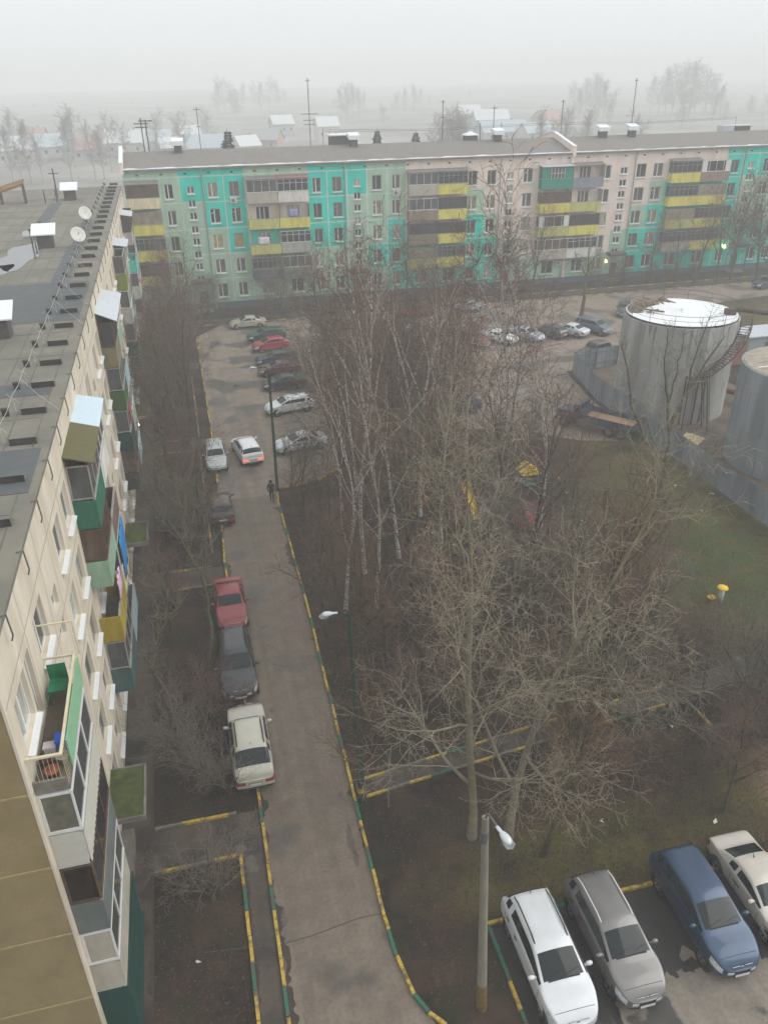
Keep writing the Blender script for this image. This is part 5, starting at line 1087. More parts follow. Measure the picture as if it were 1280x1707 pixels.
q.add([(-.27, -.2, 1.28), (-.27, -2.1, .23), (-.27, -2.1, .45), (-.27, -.2, 1.5), (.27, -.2, 1.28), (.27, -2.1, .23), (.27, -2.1, .45), (.27, -.2, 1.5)], [(0, 1, 2, 3), (4, 7, 6, 5)]); q.build('chute', YP, s); q = MB()
for a in (-.25, .25): q.tube([(a, .9, 0), (a, .4, 1.8)], .03, 5)
for k in range(5): q.tube([(-.25, .9 - .1 * k - .06, .2 + .25 * k), (.25, .9 - .1 * k - .06, .2 + .25 * k)], .02, 5)
q.build('ladder', BP, s)
sr = empty('spring_rider', (14.2, 47.2, 0)); tag(sr, 'orange spring rider at the left side of the playground', 'spring rider'); q = MB(); q.tube([(.1 * math.cos(k * .8), .1 * math.sin(k * .8), .02 * k) for k in range(22)], .02, 5); q.build('spring', IRON, sr); q = MB(); P = [(-.5, .45), (-.3, .75), (-.05, .62), (.15, .65), (.3, .95), (.48, .9), (.42, .6), (.3, .42)]; q.add([(x_, -.12, z_) for x_, z_ in P] + [(x_, .12, z_) for x_, z_ in P], [tuple(range(8)), tuple(range(15, 7, -1))] + [(i, 8 + i, 8 + (i + 1) % 8, (i + 1) % 8) for i in range(8)]); q.build('animal_panel', S('play_orange', 196, 124, 62, var=.1), sr)
mu = empty('mushroom_post', (27.5, 32.07, 0)); tag(mu, 'white post with a round yellow cap standing on the lawn', 'post'); q = MB(); q.lathe([(.0, 0), (.17, 0), (.15, .5), (.16, .95), (0, .95)], (0, 0, 0), 16); q.build('stem', S('post_white', 198, 198, 200, var=.06), mu); q = MB(); q.lathe([(0, .93), (.25, .92), (.31, .95), (.29, 1.0), (.18, 1.05), (0, 1.07)], (0, 0, 0), 20); q.build('cap', YP, mu)
mu = empty('stool', (26.99, 32.21, 0)); tag(mu, 'low yellow round stool in the grass beside the white capped post', 'stool'); q = MB(); q.lathe([(0, 0), (.12, 0), (.12, .3), (0, .3)], (0, 0, 0), 12); q.build('stem', S('stool_stem', 120, 110, 90), mu); q = MB(); q.lathe([(0, .29), (.20, .29), (.24, .33), (.2, .37), (0, .39)], (0, 0, 0), 16); q.build('seat', YP, mu)
LIT_ = S('litter_white', 214, 214, 210, var=.1)
for i, (px, py, lb) in enumerate([(1125, 811, 'scrap of white litter on the grass below the fork of the lone lawn tree'), (1186, 824, 'crumpled white bag on the grass near the foot of the fence'), (1169, 853, 'tiny white litter scrap below the crumpled bag'), (333, 1607, 'white litter scrap in the soil strip at the bottom left'), (1190, 1370, 'white litter scrap on the sandy clearing behind the cars'), (1003, 1370, 'white litter scrap on the mossy bank above the near bays'), (1118, 1212, 'white litter dot in the brush right of the footpath'), (235, 948, 'tiny white litter in the strip below the second canopy')]):
    x, y = G(px, py); r = random.Random(i); b = MB(); b.add([(r.uniform(-.14, .14), r.uniform(-.14, .14), r.uniform(.01, .1)) for _ in range(7)], [(0, 1, 2), (1, 2, 3), (2, 3, 4), (3, 4, 5), (4, 5, 6), (0, 3, 6)]); o = b.build('litter', LIT_, None, (x, y, .01)); tag(o, lb, 'litter', 'bits of litter')
# things on the nearest balcony
def pot(x, y, z, r, h, m, label, plant=True):
    root = empty('flower_pot', (x, y, z)); tag(root, label, 'flower pot', 'flower pots on the nearest balcony'); q = MB(); q.lathe([(0, 0), (r * .7, 0), (r, h), (r * 1.08, h), (r * 1.08, h * .88), (r * .95, h * .86), (r * .9, h * .9), (0, h * .88)], (0, 0, 0), 18); q.build('pot', m, root)
    if plant:
        q = MB(); rr = random.Random(int(x * 100 + y * 37)); 
        for k in range(7): q.tube([(rr.uniform(-.05, .05), rr.uniform(-.05, .05), h * .85), (rr.uniform(-.14, .14), rr.uniform(-.14, .14), h + rr.uniform(.05, .22))], .008, 4)
        q.build('dry_stalks', DEBR, root)
FZ = 11.34; TER = S('terracotta', 150, 88, 68, var=.15)
pot(-4.75, 16.25, FZ, .17, .3, TER, 'terracotta pot with dry stalks at the near end of the open balcony'); pot(-4.95, 16.7, FZ, .14, .25, S('pot_brown', 84, 50, 42), 'dark brown pot by the wall on the open balcony'); pot(-4.55, 16.75, FZ, .16, .26, S('pot_cream', 188, 184, 160), 'cream pot with a wide rim on the open balcony'); pot(-4.62, 17.25, FZ, .14, .2, S('pot_wire', 150, 146, 130), 'grey empty pot under the rail of the open balcony', False)
q = MB(); q.box(-.16, .16, -.16, .16, 0, .26); q.box(-.18, .18, -.18, .18, .26, .3); tag(q.build('plastic_tub', S('tub_blue', 36, 92, 190, var=.06), None, (-4.52, 17.05, FZ + .3)), 'bright blue plastic tub on the open balcony by the rail', 'tub')
q = MB(); q.box(-.15, .15, -.12, .12, 0, .4); q.box(-.16, .16, -.13, .13, .4, .44); tag(q.build('carton', S('carton_white', 206, 198, 196), None, (-4.85, 17.0, FZ)), 'white carton among the pots on the open balcony', 'box')
q = MB(); q.box(-.25, .25, -.3, .3, .45, .5); 
for a in (-.22, .22):
    for b_ in (-.27, .27): q.box(a - .02, a + .02, b_ - .02, b_ + .02, 0, .45)
q.box(-.25, .25, .27, .3, .5, 1.0); tag(q.build('chair', S('chair_green', 26, 112, 76), None, (-4.85, 19.35, FZ)), 'green chair at the far end of the open balcony', 'chair')
def sheet_cloth(x, y, z, w, h, m, label, along_y=True):
    b = MB(); n = 8; vs = []
    for j in range(5):
        for i in range(n + 1): off = .04 * math.sin(i * 1.7 + j); p = -w / 2 + w * i / n; vs.append((off, p, -h * j / 4) if along_y else (p, off, -h * j / 4))
    b.add(vs, [(j * (n + 1) + i, j * (n + 1) + i + 1, (j + 1) * (n + 1) + i + 1, (j + 1) * (n + 1) + i) for j in range(4) for i in range(n)], 0, True); o = b.build('laundry', m, None, (x, y, z)); sol = o.modifiers.new('t', 'SOLIDIFY'); sol.thickness = .01; tag(o, label, 'laundry', 'laundry and sheets on the balconies'); return o
sheet_cloth(-4.30, 34.9, 8.2, 2.4, 2.2, S('cloth_blue', 30, 132, 196, var=.05), 'bright blue sheet hanging on the second balcony stack of the left block'); sheet_cloth(-4.32, 31.3, 7.9, 1.3, 1.1, S('cloth_pink', 214, 176, 200, var=.2, scale=12), 'pink patterned washing on the second balcony stack of the left block'); sheet_cloth(-4.32, 51.8, 8.0, .8, 1.3, S('cloth_red', 190, 60, 80, var=.2, scale=12), 'red and white washing on the third balcony stack of the left block'); sheet_cloth(-4.34, 54.8, 5.6, 1.8, 1.0, S('cloth_mauve', 140, 130, 140, var=.2), 'mauve bundle of washing on a low balcony of the third stack')
sheet_cloth(10.7, 104.68, fz(8.3), 1.3, .9, S('cloth_white', 216, 212, 220, var=.05), 'white washing on the third floor balcony of the far block', False); sheet_cloth(14.6, 104.68, fz(11.5), 1.0, .9, S('cloth_lilac', 150, 150, 196, var=.1), 'lilac washing on the open fourth floor balcony of the far block', False)
# ------------------------------------------------------------------ the person at the kerb corner
def person(x, y, heading):
    root = empty('person', (x, y, .004), math.radians(heading)); tag(root, 'person in dark jacket and trousers walking beside the kerb near the green lamp post', 'person')
    J = dict(pel=(0, 0, .92), waist=(0, 0, 1.1), chest=(.02, 0, 1.34), neck=(.03, 0, 1.50), head=(.05, 0, 1.60), crown=(.05, 0, 1.70),
             shl=(.02, .18, 1.42), ell=(-.08, .24, 1.16), wrl=(.06, .22, .94), hal=(.10, .21, .86), shr=(.02, -.18, 1.42), elr=(.03, -.25, 1.15), wrr=(.18, -.20, .96), har=(.23, -.19, .90),
             hil=(0, .09, .88), knl=(.12, .10, .50), anl=(.02, .10, .10), tol=(.17, .11, .04), hir=(0, -.09, .88), knr=(-.02, -.10, .48), anr=(-.28, -.10, .14), tor=(-.17, -.11, .04))
    R = dict(pel=.14, waist=.14, chest=.16, neck=.06, head=.095, crown=.075, shl=.075, ell=.055, wrl=.04, hal=.035, shr=.075, elr=.055, wrr=.04, har=.035, hil=.095, knl=.065, anl=.045, tol=.04, hir=.095, knr=.065, anr=.045, tor=.04)
    E = [('pel', 'waist'), ('waist', 'chest'), ('chest', 'neck'), ('neck', 'head'), ('head', 'crown'), ('chest', 'shl'), ('shl', 'ell'), ('ell', 'wrl'), ('wrl', 'hal'), ('chest', 'shr'), ('shr', 'elr'), ('elr', 'wrr'), ('wrr', 'har'), ('pel', 'hil'), ('hil', 'knl'), ('knl', 'anl'), ('anl', 'tol'), ('pel', 'hir'), ('hir', 'knr'), ('knr', 'anr'), ('anr', 'tor')]
    # fingers: five thin chains from each hand
    for hnd, sgn in (('hal', 1), ('har', -1)):
        hx, hy, hz = J[hnd]
        for f in range(5):
            n1, n2 = hnd + 'f%d' % f, hnd + 'g%d' % f; sp = (f - 2) * .016
            J[n1] = (hx + sp + (.02 if f == 4 else 0), hy - sgn * .005 * f, hz - .035); J[n2] = (hx + sp * 1.1 + .012 + (.012 if f == 4 else 0), hy - sgn * (.005 * f + .01), hz - (.075 if f < 4 else .05) - (.008 if f in (1, 2) else 0)); R[n1] = .009; R[n2] = .007; E += [(hnd, n1), (n1, n2)]
    ks = list(J); me = bpy.data.meshes.new('person_body'); me.from_pydata([J[k] for k in ks], [(ks.index(a), ks.index(b_)) for a, b_ in E], []); me.update()
    o = bpy.data.objects.new('body', me); COL.objects.link(o); md = o.modifiers.new('skin', 'SKIN'); o.modifiers.new('sub', 'SUBSURF').levels = 2
    for i, k in enumerate(ks): me.skin_vertices[0].data[i].radius = (R[k], R[k])
    me.skin_vertices[0].data[0].use_root = True
    dg = bpy.context.evaluated_depsgraph_get(); m2 = bpy.data.meshes.new_from_object(o.evaluated_get(dg)); bpy.data.objects.remove(o)
    for m in (S('jacket_dark', 46, 42, 42, var=.15), S('trousers_dark', 34, 34, 38, var=.15), S('skin', 196, 150, 126, var=.05), S('boots', 26, 24, 24)): m2.materials.append(m)
    for p in m2.polygons:
        z = p.center.z; p.use_smooth = True; hand = abs(p.center.y) > .16 and z < .95 and p.center.x > .04
        p.material_index = 2 if z > 1.53 or hand else 0 if z > .84 or (abs(p.center.y) > .17 and z > .8) else 1 if z > .13 else 3
    link('body', m2, root)
    hr = MB(); hr.lathe([(.105, 1.60), (.118, 1.64), (.112, 1.72), (.07, 1.775), (0, 1.79)], (.035, 0, 0), 14); hr.build('hat', S('hat_dark', 44, 36, 38), root)
    fc = MB(); fc.lathe([(0, -.02), (.014, -.01), (.018, .01), (.008, .03)], (.155, 0, 1.60), 8); fc.build('nose', MATS['skin'], root)
    for s_ in (-1, 1): e = MB(); e.lathe([(0, -.01), (.011, 0), (0, .01)], (.138, s_ * .035, 1.625), 8); e.build('eye', S('eye_dark', 30, 26, 24), root)
person(4.28, 51.0, 262)
# ------------------------------------------------------------------ trees
BIRCH = mat('birch_bark', srgb(178, 173, 163), rough=.8, var=.12, scale=3, col2=srgb(44, 40, 38), scale2=3.2, stretch=(1, 1, 3.2), lo=.57, hi=.62)
POPB = S('poplar_bark', 134, 125, 106, var=.2, scale=3, col2=srgb(108, 102, 82), scale2=1.2); POPT = S('poplar_twig', 152, 142, 122, var=.2, scale=1.5)
DARKB = S('dark_bark', 70, 58, 46, var=.25, scale=4, col2=srgb(76, 80, 52), scale2=1.4); DARKT = S('brown_twig', 108, 86, 68, var=.2, scale=1.2); REDT = S('reddish_twig', 110, 88, 78, var=.2, scale=1.2)
MOSB = S('mossy_bark', 86, 82, 58, var=.25, scale=4); GREYT = S('grey_twig', 112, 106, 92, var=.2, scale=1.2); FROST = S('frosted_twig', 118, 108, 98, var=.15, scale=2); FART = S('hazed_far_twig', 146, 143, 140, var=.2)  # FART: distant trees lightened, fog fade painted into the colour
class Tubes:
    def __init__(s): s.b = {}
    def add(s, pts, rad, sides): s.b.setdefault((len(pts), sides), []).append((pts, rad))
    def mesh(s, name, m):
        VV = []; FF = []; off = 0
        for (n, k), L in s.b.items():
            P = np.array([p for p, _ in L], dtype=float); R = np.array([r for _, r in L], dtype=float); B = len(L)
            T = np.empty_like(P); T[:, 1:-1] = P[:, 2:] - P[:, :-2]; T[:, 0] = P[:, 1] - P[:, 0]; T[:, -1] = P[:, -1] - P[:, -2]
            T /= np.linalg.norm(T, axis=2, keepdims=True) + 1e-9
            a = np.where(np.abs(T[:, :, 2:3]) < .9, np.array([0, 0, 1.0]), np.array([1.0, 0, 0])); U = np.cross(T, a); U /= np.linalg.norm(U, axis=2, keepdims=True) + 1e-9; W = np.cross(T, U)
            an = 2 * np.pi * np.arange(k) / k
            ring = P[:, :, None, :] + R[:, :, None, None] * (U[:, :, None, :] * np.cos(an)[None, None, :, None] + W[:, :, None, :] * np.sin(an)[None, None, :, None])
            VV.append(ring.reshape(-1, 3)); i = np.arange(n - 1)[:, None]; j = np.arange(k)[None, :]
            f = np.stack([i * k + j, i * k + (j + 1) % k, (i + 1) * k + (j + 1) % k, (i + 1) * k + j], -1).reshape(-1, 4)
            f = (f[None] + (np.arange(B) * n * k)[:, None, None]).reshape(-1, 4) + off; FF.append(f); off += B * n * k
        return np_mesh(name, np.concatenate(VV), np.concatenate(FF), m)
def np_mesh(name, V, Fq, m, mi=None):
    me = bpy.data.meshes.new(name); nv, nf, w_ = len(V), len(Fq), Fq.shape[1]
    me.vertices.add(nv); me.vertices.foreach_set('co', V.astype(np.float32).ravel()); me.loops.add(nf * w_); me.loops.foreach_set('vertex_index', Fq.astype(np.int32).ravel())
    me.polygons.add(nf); me.polygons.foreach_set('loop_start', np.arange(nf, dtype=np.int32) * w_); me.polygons.foreach_set('use_smooth', np.ones(nf, dtype=bool))
    for q in (m if isinstance(m, list) else [m]): me.materials.append(q)
    if mi is not None: me.polygons.foreach_set('material_index', mi.astype(np.int32))
    me.update(calc_edges=True); return me
def nrm(v): 
    l = math.sqrt(v[0] * v[0] + v[1] * v[1] + v[2] * v[2]) or 1.0; return (v[0] / l, v[1] / l, v[2] / l)
def grow(seed, H, sp, bark, twig, thick=2, name='tree', trunk_pts=None):
    r = random.Random(seed); TB = Tubes(); TC = Tubes(); g = r.gauss
    def rot(d, ang, az):
        a = (0, 0, 1) if abs(d[2]) < .95 else (1, 0, 0)
        u = nrm((d[1] * a[2] - d[2] * a[1], d[2] * a[0] - d[0] * a[2], d[0] * a[1] - d[1] * a[0])); w_ = (d[1] * u[2] - d[2] * u[1], d[2] * u[0] - d[0] * u[2], d[0] * u[1] - d[1] * u[0])
        c, s = math.cos(ang), math.sin(ang); ca, sa = math.cos(az), math.sin(az)
        return (d[0] * c + s * (u[0] * ca + w_[0] * sa), d[1] * c + s * (u[1] * ca + w_[1] * sa), d[2] * c + s * (u[2] * ca + w_[2] * sa))
    def branch(p, d, L, rad, lev):
        n = sp['segs'][lev]; wob = sp['wob'][lev]; up = sp['up'][lev]; P = [p]; st = L / n; ds = [d]
        for i in range(n):
            d = nrm((d[0] + g(0, wob), d[1] + g(0, wob), d[2] + g(0, wob) + up * (1 if lev else 1)))
            p = (p[0] + d[0] * st, p[1] + d[1] * st, max(p[2] + d[2] * st, .15)); P.append(p); ds.append(d)
        tp = sp['taper'][lev]; R = [max(sp['rmin'], rad * (1 - tp * i / n)) for i in range(n + 1)]
        if lev == 0: R[0] *= 1.35
        (TB if lev < thick else TC).add(P, R, sp['sides'][lev])
        if lev + 1 < len(sp['segs']):
            k = sp['n'][lev]; k = max(1, int(round(k * r.uniform(.75, 1.25) * (1 if lev == 0 else min(1.3, L / (sp['L'][lev] * H))))))
            az = r.uniform(0, 6.28)
            for j in range(k):
                t = sp['start'][lev] + (1 - sp['start'][lev]) * ((j + r.random()) / k); i = min(n - 1, int(t * n)); f = t * n - i
                q = tuple(P[i][c] + (P[i + 1][c] - P[i][c]) * f for c in range(3)); az += 2.4 + r.uniform(-.5, .5)
                a0, a1 = sp['ang'][lev]; ang = math.radians(a0 + (a1 - a0) * (1 - t) + g(0, 7)); ln = sp['L'][lev + 1] * H * r.uniform(.6, 1.15) * (sp['shape'](t) if lev == 0 else 1 - .45 * t)
                rq = R[i] * sp['rr'][lev] * r.uniform(.75, 1.1); branch(q, rot(ds[i + 1], ang, az), ln, max(rq, sp['rmin']), lev + 1)
    for s in range(sp.get('stems', 1)):
        d0 = (0, 0, 1) if sp.get('stems', 1) == 1 else nrm((g(0, .35), g(0, .35), 1)); branch((g(0, .12) if sp.get('stems', 1) > 1 else 0, g(0, .12) if sp.get('stems', 1) > 1 else 0, -.1), nrm((d0[0] + sp.get('lean', (0, 0))[0], d0[1] + sp.get('lean', (0, 0))[1], d0[2])), sp['L'][0] * H * r.uniform(.85, 1) if sp.get('stems', 1) > 1 else sp['L'][0] * H, sp['r0'], 0)
    return (TB.mesh(name + '_trunk', bark), TC.mesh(name + '_crown', twig), H)
def shp(lo, pk):  return lambda t: lo + (1 - lo) * math.sin(math.pi * min(1, max(0, (1 - t) ** pk))) if t < .98 else lo
B_ = dict(segs=[10, 7, 5, 4], sides=[8, 5, 3, 3], n=[17, 11, 8], ang=[(18, 40), (25, 48), (25, 55)], L=[1, .44, .17, .08], up=[.01, .05, .0, -.10], wob=[.055, .08, .15, .24], taper=[.9, .9, .85, .7], start=[.30, .12, .1], rr=[.52, .5, .5], r0=.14, rmin=.011, shape=lambda t: 1.05 - .75 * t)
D_ = dict(segs=[7, 7, 5, 4], sides=[7, 5, 3, 3], n=[13, 12, 9], ang=[(25, 55), (30, 55), (30, 60)], L=[.85, .52, .22, .09], up=[.01, .06, .03, .02], wob=[.06, .10, .16, .25], taper=[.85, .9, .85, .7], start=[.22, .15, .1], rr=[.6, .5, .5], r0=.14, rmin=.012, shape=lambda t: 1 - .55 * t)
P_ = dict(segs=[11, 9, 7, 5, 4], sides=[10, 7, 5, 3, 3], n=[13, 10, 9, 7], ang=[(24, 60), (30, 58), (32, 62), (35, 70)], L=[.98, .38, .19, .085, .04], up=[.012, .045, .01, .0, -.03], wob=[.045, .08, .12, .16, .2], taper=[.88, .9, .88, .8, .6], start=[.16, .15, .12, .1], rr=[.50, .42, .42, .5], r0=.175, rmin=.0055, shape=lambda t: 1.05 - .62 * t)
U_ = dict(segs=[5, 5, 4, 3], sides=[5, 4, 3, 3], n=[9, 7, 5], ang=[(20, 45), (25, 50), (30, 60)], L=[.8, .5, .26, .12], up=[.02, .05, .03, 0], wob=[.12, .14, .2, .3], taper=[.85, .85, .8, .6], start=[.1, .1, .1], rr=[.6, .55, .55], r0=.045, rmin=.006, shape=lambda t: 1 - .4 * t, stems=6)
FAR_ = dict(segs=[7, 6, 5, 3], sides=[6, 4, 3, 3], n=[16, 12, 9], ang=[(25, 60), (30, 60), (30, 70)], L=[.9, .42, .18, .09], up=[.01, .05, .02, 0], wob=[.05, .1, .18, .3], taper=[.85, .85, .8, .5], start=[.2, .15, .1], rr=[.6, .55, .55], r0=.26, rmin=.05, shape=lambda t: 1 - .5 * t)
def S_(base, **k): q = dict(base); q.update(k); return q
TPL = {
    'birch': [grow(11, 18, B_, BIRCH, REDT), grow(12, 16, S_(B_, n=[12, 12, 8], L=[1, .55, .18, .08], rr=[.65, .5, .5], ang=[(14, 30), (25, 45), (25, 50)]), BIRCH, REDT), grow(13, 20, S_(B_, n=[19, 11, 8], start=[.4, .12, .1]), BIRCH, REDT), grow(14, 17, S_(B_, n=[8, 13, 9], L=[1, .66, .18, .08], start=[.22, .15, .1], ang=[(14, 30), (25, 45), (25, 50)], rr=[.72, .5, .5]), BIRCH, REDT)],
    'bare': [grow(21, 12, D_, DARKB, DARKT), grow(22, 11, S_(D_, n=[14, 11, 9], ang=[(20, 42), (30, 55), (30, 60)]), DARKB, REDT), grow(23, 13, S_(D_, start=[.32, .15, .1], r0=.18), DARKB, DARKT), grow(24, 10, S_(D_, stems=3, r0=.09), DARKB, GREYT)],
    'shrub': [grow(31, 4.5, U_, DARKB, DARKT, 1), grow(32, 4, S_(U_, stems=8), DARKB, REDT, 1)], 'frost': [grow(33, 4.5, S_(U_, n=[8, 7, 5], rmin=.006), DARKB, FROST, 1), grow(34, 4, S_(U_, stems=7, n=[7, 7, 5]), DARKB, FROST, 1)],
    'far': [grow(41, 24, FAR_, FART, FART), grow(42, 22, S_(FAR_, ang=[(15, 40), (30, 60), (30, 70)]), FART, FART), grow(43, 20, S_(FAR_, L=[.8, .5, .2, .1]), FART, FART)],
}
LAND = []
_rank = {}
TREES = []
def plant(kind, v, x, y, h, label=None, group=None, rot=None, lean=0.0, leanaz=0.0):
    TREES.append([kind, v, x, y, h, label, group, rot, lean, leanaz])
NAME = {'birch': 'birch_tree', 'bare': 'bare_tree', 'shrub': 'shrub', 'frost': 'shrub', 'far': 'bare_tree', 'spruce': 'spruce_tree'}
LOOK = {'birch': 'bare white-stemmed birch', 'bare': 'bare dark-barked tree', 'shrub': 'leafless brown shrub', 'frost': 'leafless frosted shrub', 'far': 'foggy bare tree', 'spruce': 'dark spruce'}
ORD = ['nearest', 'second nearest', 'third nearest', 'fourth nearest', 'fifth nearest', 'sixth nearest', 'seventh nearest', 'eighth nearest', 'ninth nearest', 'tenth nearest', 'eleventh nearest', 'twelfth nearest', 'thirteenth nearest']
def make_tree(trunk, crown, x, y, label, cat, group, name, scale=1.0, rot=0.0, lean=0.0, leanaz=0.0):
    root = empty(name, (x, y, 0), rot); root.scale = (scale,) * 3; tag(root, label, cat, group)
    if lean: root.rotation_euler = (Matrix.Rotation(lean, 3, Vector((-math.sin(leanaz), math.cos(leanaz), 0))) @ Matrix.Rotation(rot, 3, 'Z')).to_euler()
    link('trunk', trunk, root); link('crown', crown, root); return root
# the two big pale poplars and the lone lawn tree have shapes of their own
def poplar(seed, px, py, top, lean, label, droop):
    x, y = G(px, py); h = height_to(x, y, top); t, c, H = grow(seed, h, S_(P_, lean=lean), POPB, POPT, 2, 'poplar'); root = make_tree(t, c, x, y, label, 'tree', 'big pale trees in the middle', 'poplar_tree')
    return root
poplar(105, 786, 1395, 735, (-.02, .02), 'tall pale-barked tree rising left of centre just behind the concrete lamp post', 1)
poplar(118, 846, 1395, 775, (.06, .03), 'tall pale-barked tree leaning right, right-hand one of the pair in the centre', 1)
def limb_tree(px, py, pts, label, name='bare_tree'):
    """a tree whose main limbs follow hand-placed joints (metres from the base), with grown twigs"""
    x, y = G(px, py); r = random.Random(77); TB = Tubes(); TC = Tubes()
    for P, r0 in pts:
        Q = []; 
        for a, c in zip(P, P[1:]):
            for k in range(3): Q.append(tuple(a[i] + (c[i] - a[i]) * k / 3 + (r.gauss(0, .05) if k else 0) for i in range(3)))
        Q.append(P[-1]); n = len(Q); R = [max(.012, r0 * (1 - .8 * i / (n - 1))) for i in range(n)]; TB.add(Q, R, 7) 
        for i in range(n // 3, n):
            for _ in range(3):
                d = nrm((r.gauss(0, .5), r.gauss(0, .5), r.uniform(.2, 1.2))); L = r.uniform(.5, 1.6); p = Q[i]; W = [p]
                for s in range(4): d = nrm((d[0] + r.gauss(0, .15), d[1] + r.gauss(0, .15), d[2] + .06)); p = tuple(p[c] + d[c] * L / 4 for c in range(3)); W.append(p)
                TC.add(W, [.02, .016, .013, .010, .008], 3)
                for m in range(5):
                    q = W[r.randint(1, 4)]; e = nrm((r.gauss(0, .6), r.gauss(0, .6), r.uniform(-.1, 1))); l2 = r.uniform(.2, .7); TC.add([q, tuple(q[c] + e[c] * l2 * .5 for c in range(3)), tuple(q[c] + e[c] * l2 + (0, 0, .05)[c] for c in range(3))], [.009, .008, .007], 3)
    return make_tree(TB.mesh('limb_trunk', MOSB), TC.mesh('limb_crown', GREYT), x, y, label, 'tree', None, name)
limb_tree(1097, 832, [([(0, 0, 0), (.1, 0, 2.5), (0, .1, 5.2)], .26), ([(0, .1, 5.2), (.7, .2, 7.5), (2.0, .4, 9.6), (3.1, .5, 11.2)], .17), ([(0, .1, 5.2), (-.5, .1, 7.6), (-1.1, .1, 9.5), (-1.2, .3, 12)], .13), ([(.05, .1, 2.9), (-1.6, .3, 4.8), (-3.0, .4, 7.2), (-3.6, .5, 9.8), (-4.2, .5, 11.4)], .15), ([(.9, .2, 8.0), (1.0, .2, 10), (1.5, .2, 12.6)], .09), ([(-.45, .1, 7.2), (-.2, 0, 9.4), (-.1, .1, 11.5)], .08)], 'mossy tree with V-forked limbs standing on the lawn before the tanks')
limb_tree(1098, 905, [([(0, 0, 0), (.5, .2, 1.1), (1.3, .4, 2.2)], .28), ([(1.3, .4, 2.2), (2.0, .5, 3.6), (2.9, .6, 5.0)], .05), ([(1.3, .4, 2.2), (1.7, .3, 3.6), (2.0, .4, 5.2)], .04), ([(1.3, .4, 2.2), (2.4, .6, 3.2), (3.6, .8, 4.2)], .04)], 'leaning dark pollard stump with a brush of thin shoots by the fence')
x0, y0 = G(968, 530); limb_tree(968, 530, [([(0, 0, 0), (.1, 0, 3.5), (.2, 0, 6.8)], .28), ([(.1, 0, 5), (-.9, .1, 6.6), (-1.6, .1, 7.4)], .09), ([(.2, 0, 6.0), (1.1, .1, 7.2), (2.0, .1, 7.6)], .08), ([(.2, 0, 6.8), (.1, .1, 8.4)], .08)], 'green-stained pollarded tree behind the blue-grey minivan')
limb_tree(347, 1115, [([(0, 0, 0), (.45, .5, 2.4), (.40, .8, 4.6), (-.1, .9, 6.4), (-.9, 1.0, 8.6)], .15), ([(.40, .8, 4.4), (.8, 1.4, 6.4), (.9, 1.8, 8.2)], .06), ([(-.1, .9, 6.4), (-.1, 1.6, 8.0), (.2, 2.2, 9.6)], .06), ([(-.5, .95, 7.4), (-1.5, 1.2, 8.6)], .05)], 'leaning dark tree whose curved trunk stands beside the red saloon and black crossover')
limb_tree(298, 1215, [([(0, 0, 0), (-.5, .9, 2.2), (-.9, 1.3, 3.2), (-.3, 1.9, 4.2), (-.5, 2.6, 6.2)], .09), ([(-.3, 1.9, 4.2), (.4, 2.2, 5.0), (.8, 2.4, 5.2)], .04), ([(-.3, 1.9, 4.2), (-.1, 2.8, 5.6), (-.2, 3.4, 7)], .05)], 'thin crooked dark sapling in the strip between the first and second canopies')
LAND = [('leftmost entrance canopy', -3, 23.6), ('cream off-roader', .3, 27), ('red saloon', .3, 38.7), ('second entrance canopy', -3.6, 44), ('maroon hatchback', .6, 50.2), ('silver estate', .8, 58.8), ('lit third entrance', -3.6, 64.5), ('plum red saloon', 8.5, 78.4),
        ('footpath lamp post', 4.5, 23.4), ('green lamp post', 4.85, 52.5), ('yellow slide', 17.3, 46.8), ('red roundabout', 20.4, 43.3), ('orange spring rider', 14.2, 47.2), ('yellow capped post', 27.5, 32), ('navy estate', 22.3, 63.6), ('old flatbed truck', 32.6, 56.4), ('steel blue crossover', 15.2, 17.5), ('pearl saloon', 17.8, 17.5), ('silver-grey crossover', 11.6, 17.5), ('footpath end', 21, 26), ('beige saloon', 7.1, 96.2), ('far white saloon', 19.2, 95), ('rust red hatchback', 28, 95), ('far pale saloon', 34.5, 95.4), ('blue-grey minivan', 45.2, 83), ('foggy estate', 77.5, 95), ('bright red hatchback', 8.6, 86.6), ('corner saloon', 7.7, 59.6), ('frosted estate', 8, 68), ('snowy tank', 41.2, 66)]
def Pl(kind, v, px, py, h=None, top=None, **k):
    x, y = G(px, py); plant(kind, v, x, y, h if h else height_to(x, y, top), **k)
# birches read from the photograph (base pixel, top row)
for a in [('birch', 3, 607, 955, 18.5), ('birch', 1, 576, 1020, 14), ('birch', 0, 628, 1012, 15), ('birch', 2, 665, 930, 17), ('birch', 0, 826, 832, 20), ('birch', 1, 700, 860, 17), ('birch', 2, 735, 905, 16), ('birch', 1, 690, 800, 16), ('birch', 0, 572, 860, 14), ('birch', 3, 775, 780, 16), ('birch', 1, 845, 760, 17), ('birch', 2, 590, 770, 15), ('birch', 0, 900, 880, 14)]: Pl(*a)
rt = random.Random(21)
for u, v, h in [(23.5,21.5,5),(25.5,23.5,5.5),(21.8,30.5,6),(19.3,24,4.5)]: plant('bare', rt.randint(0,3), u, v, h)
for u, v, h in [(13,57,11),(16,60,12),(12.5,65,12),(15.5,67,11),(18,63,12),(14,72,12),(17,75,11),(13.5,77,11),(10.5,47,11),(14,53,12),(18,51,12),]: plant('bare', rt.randint(0,3), u, v, h)
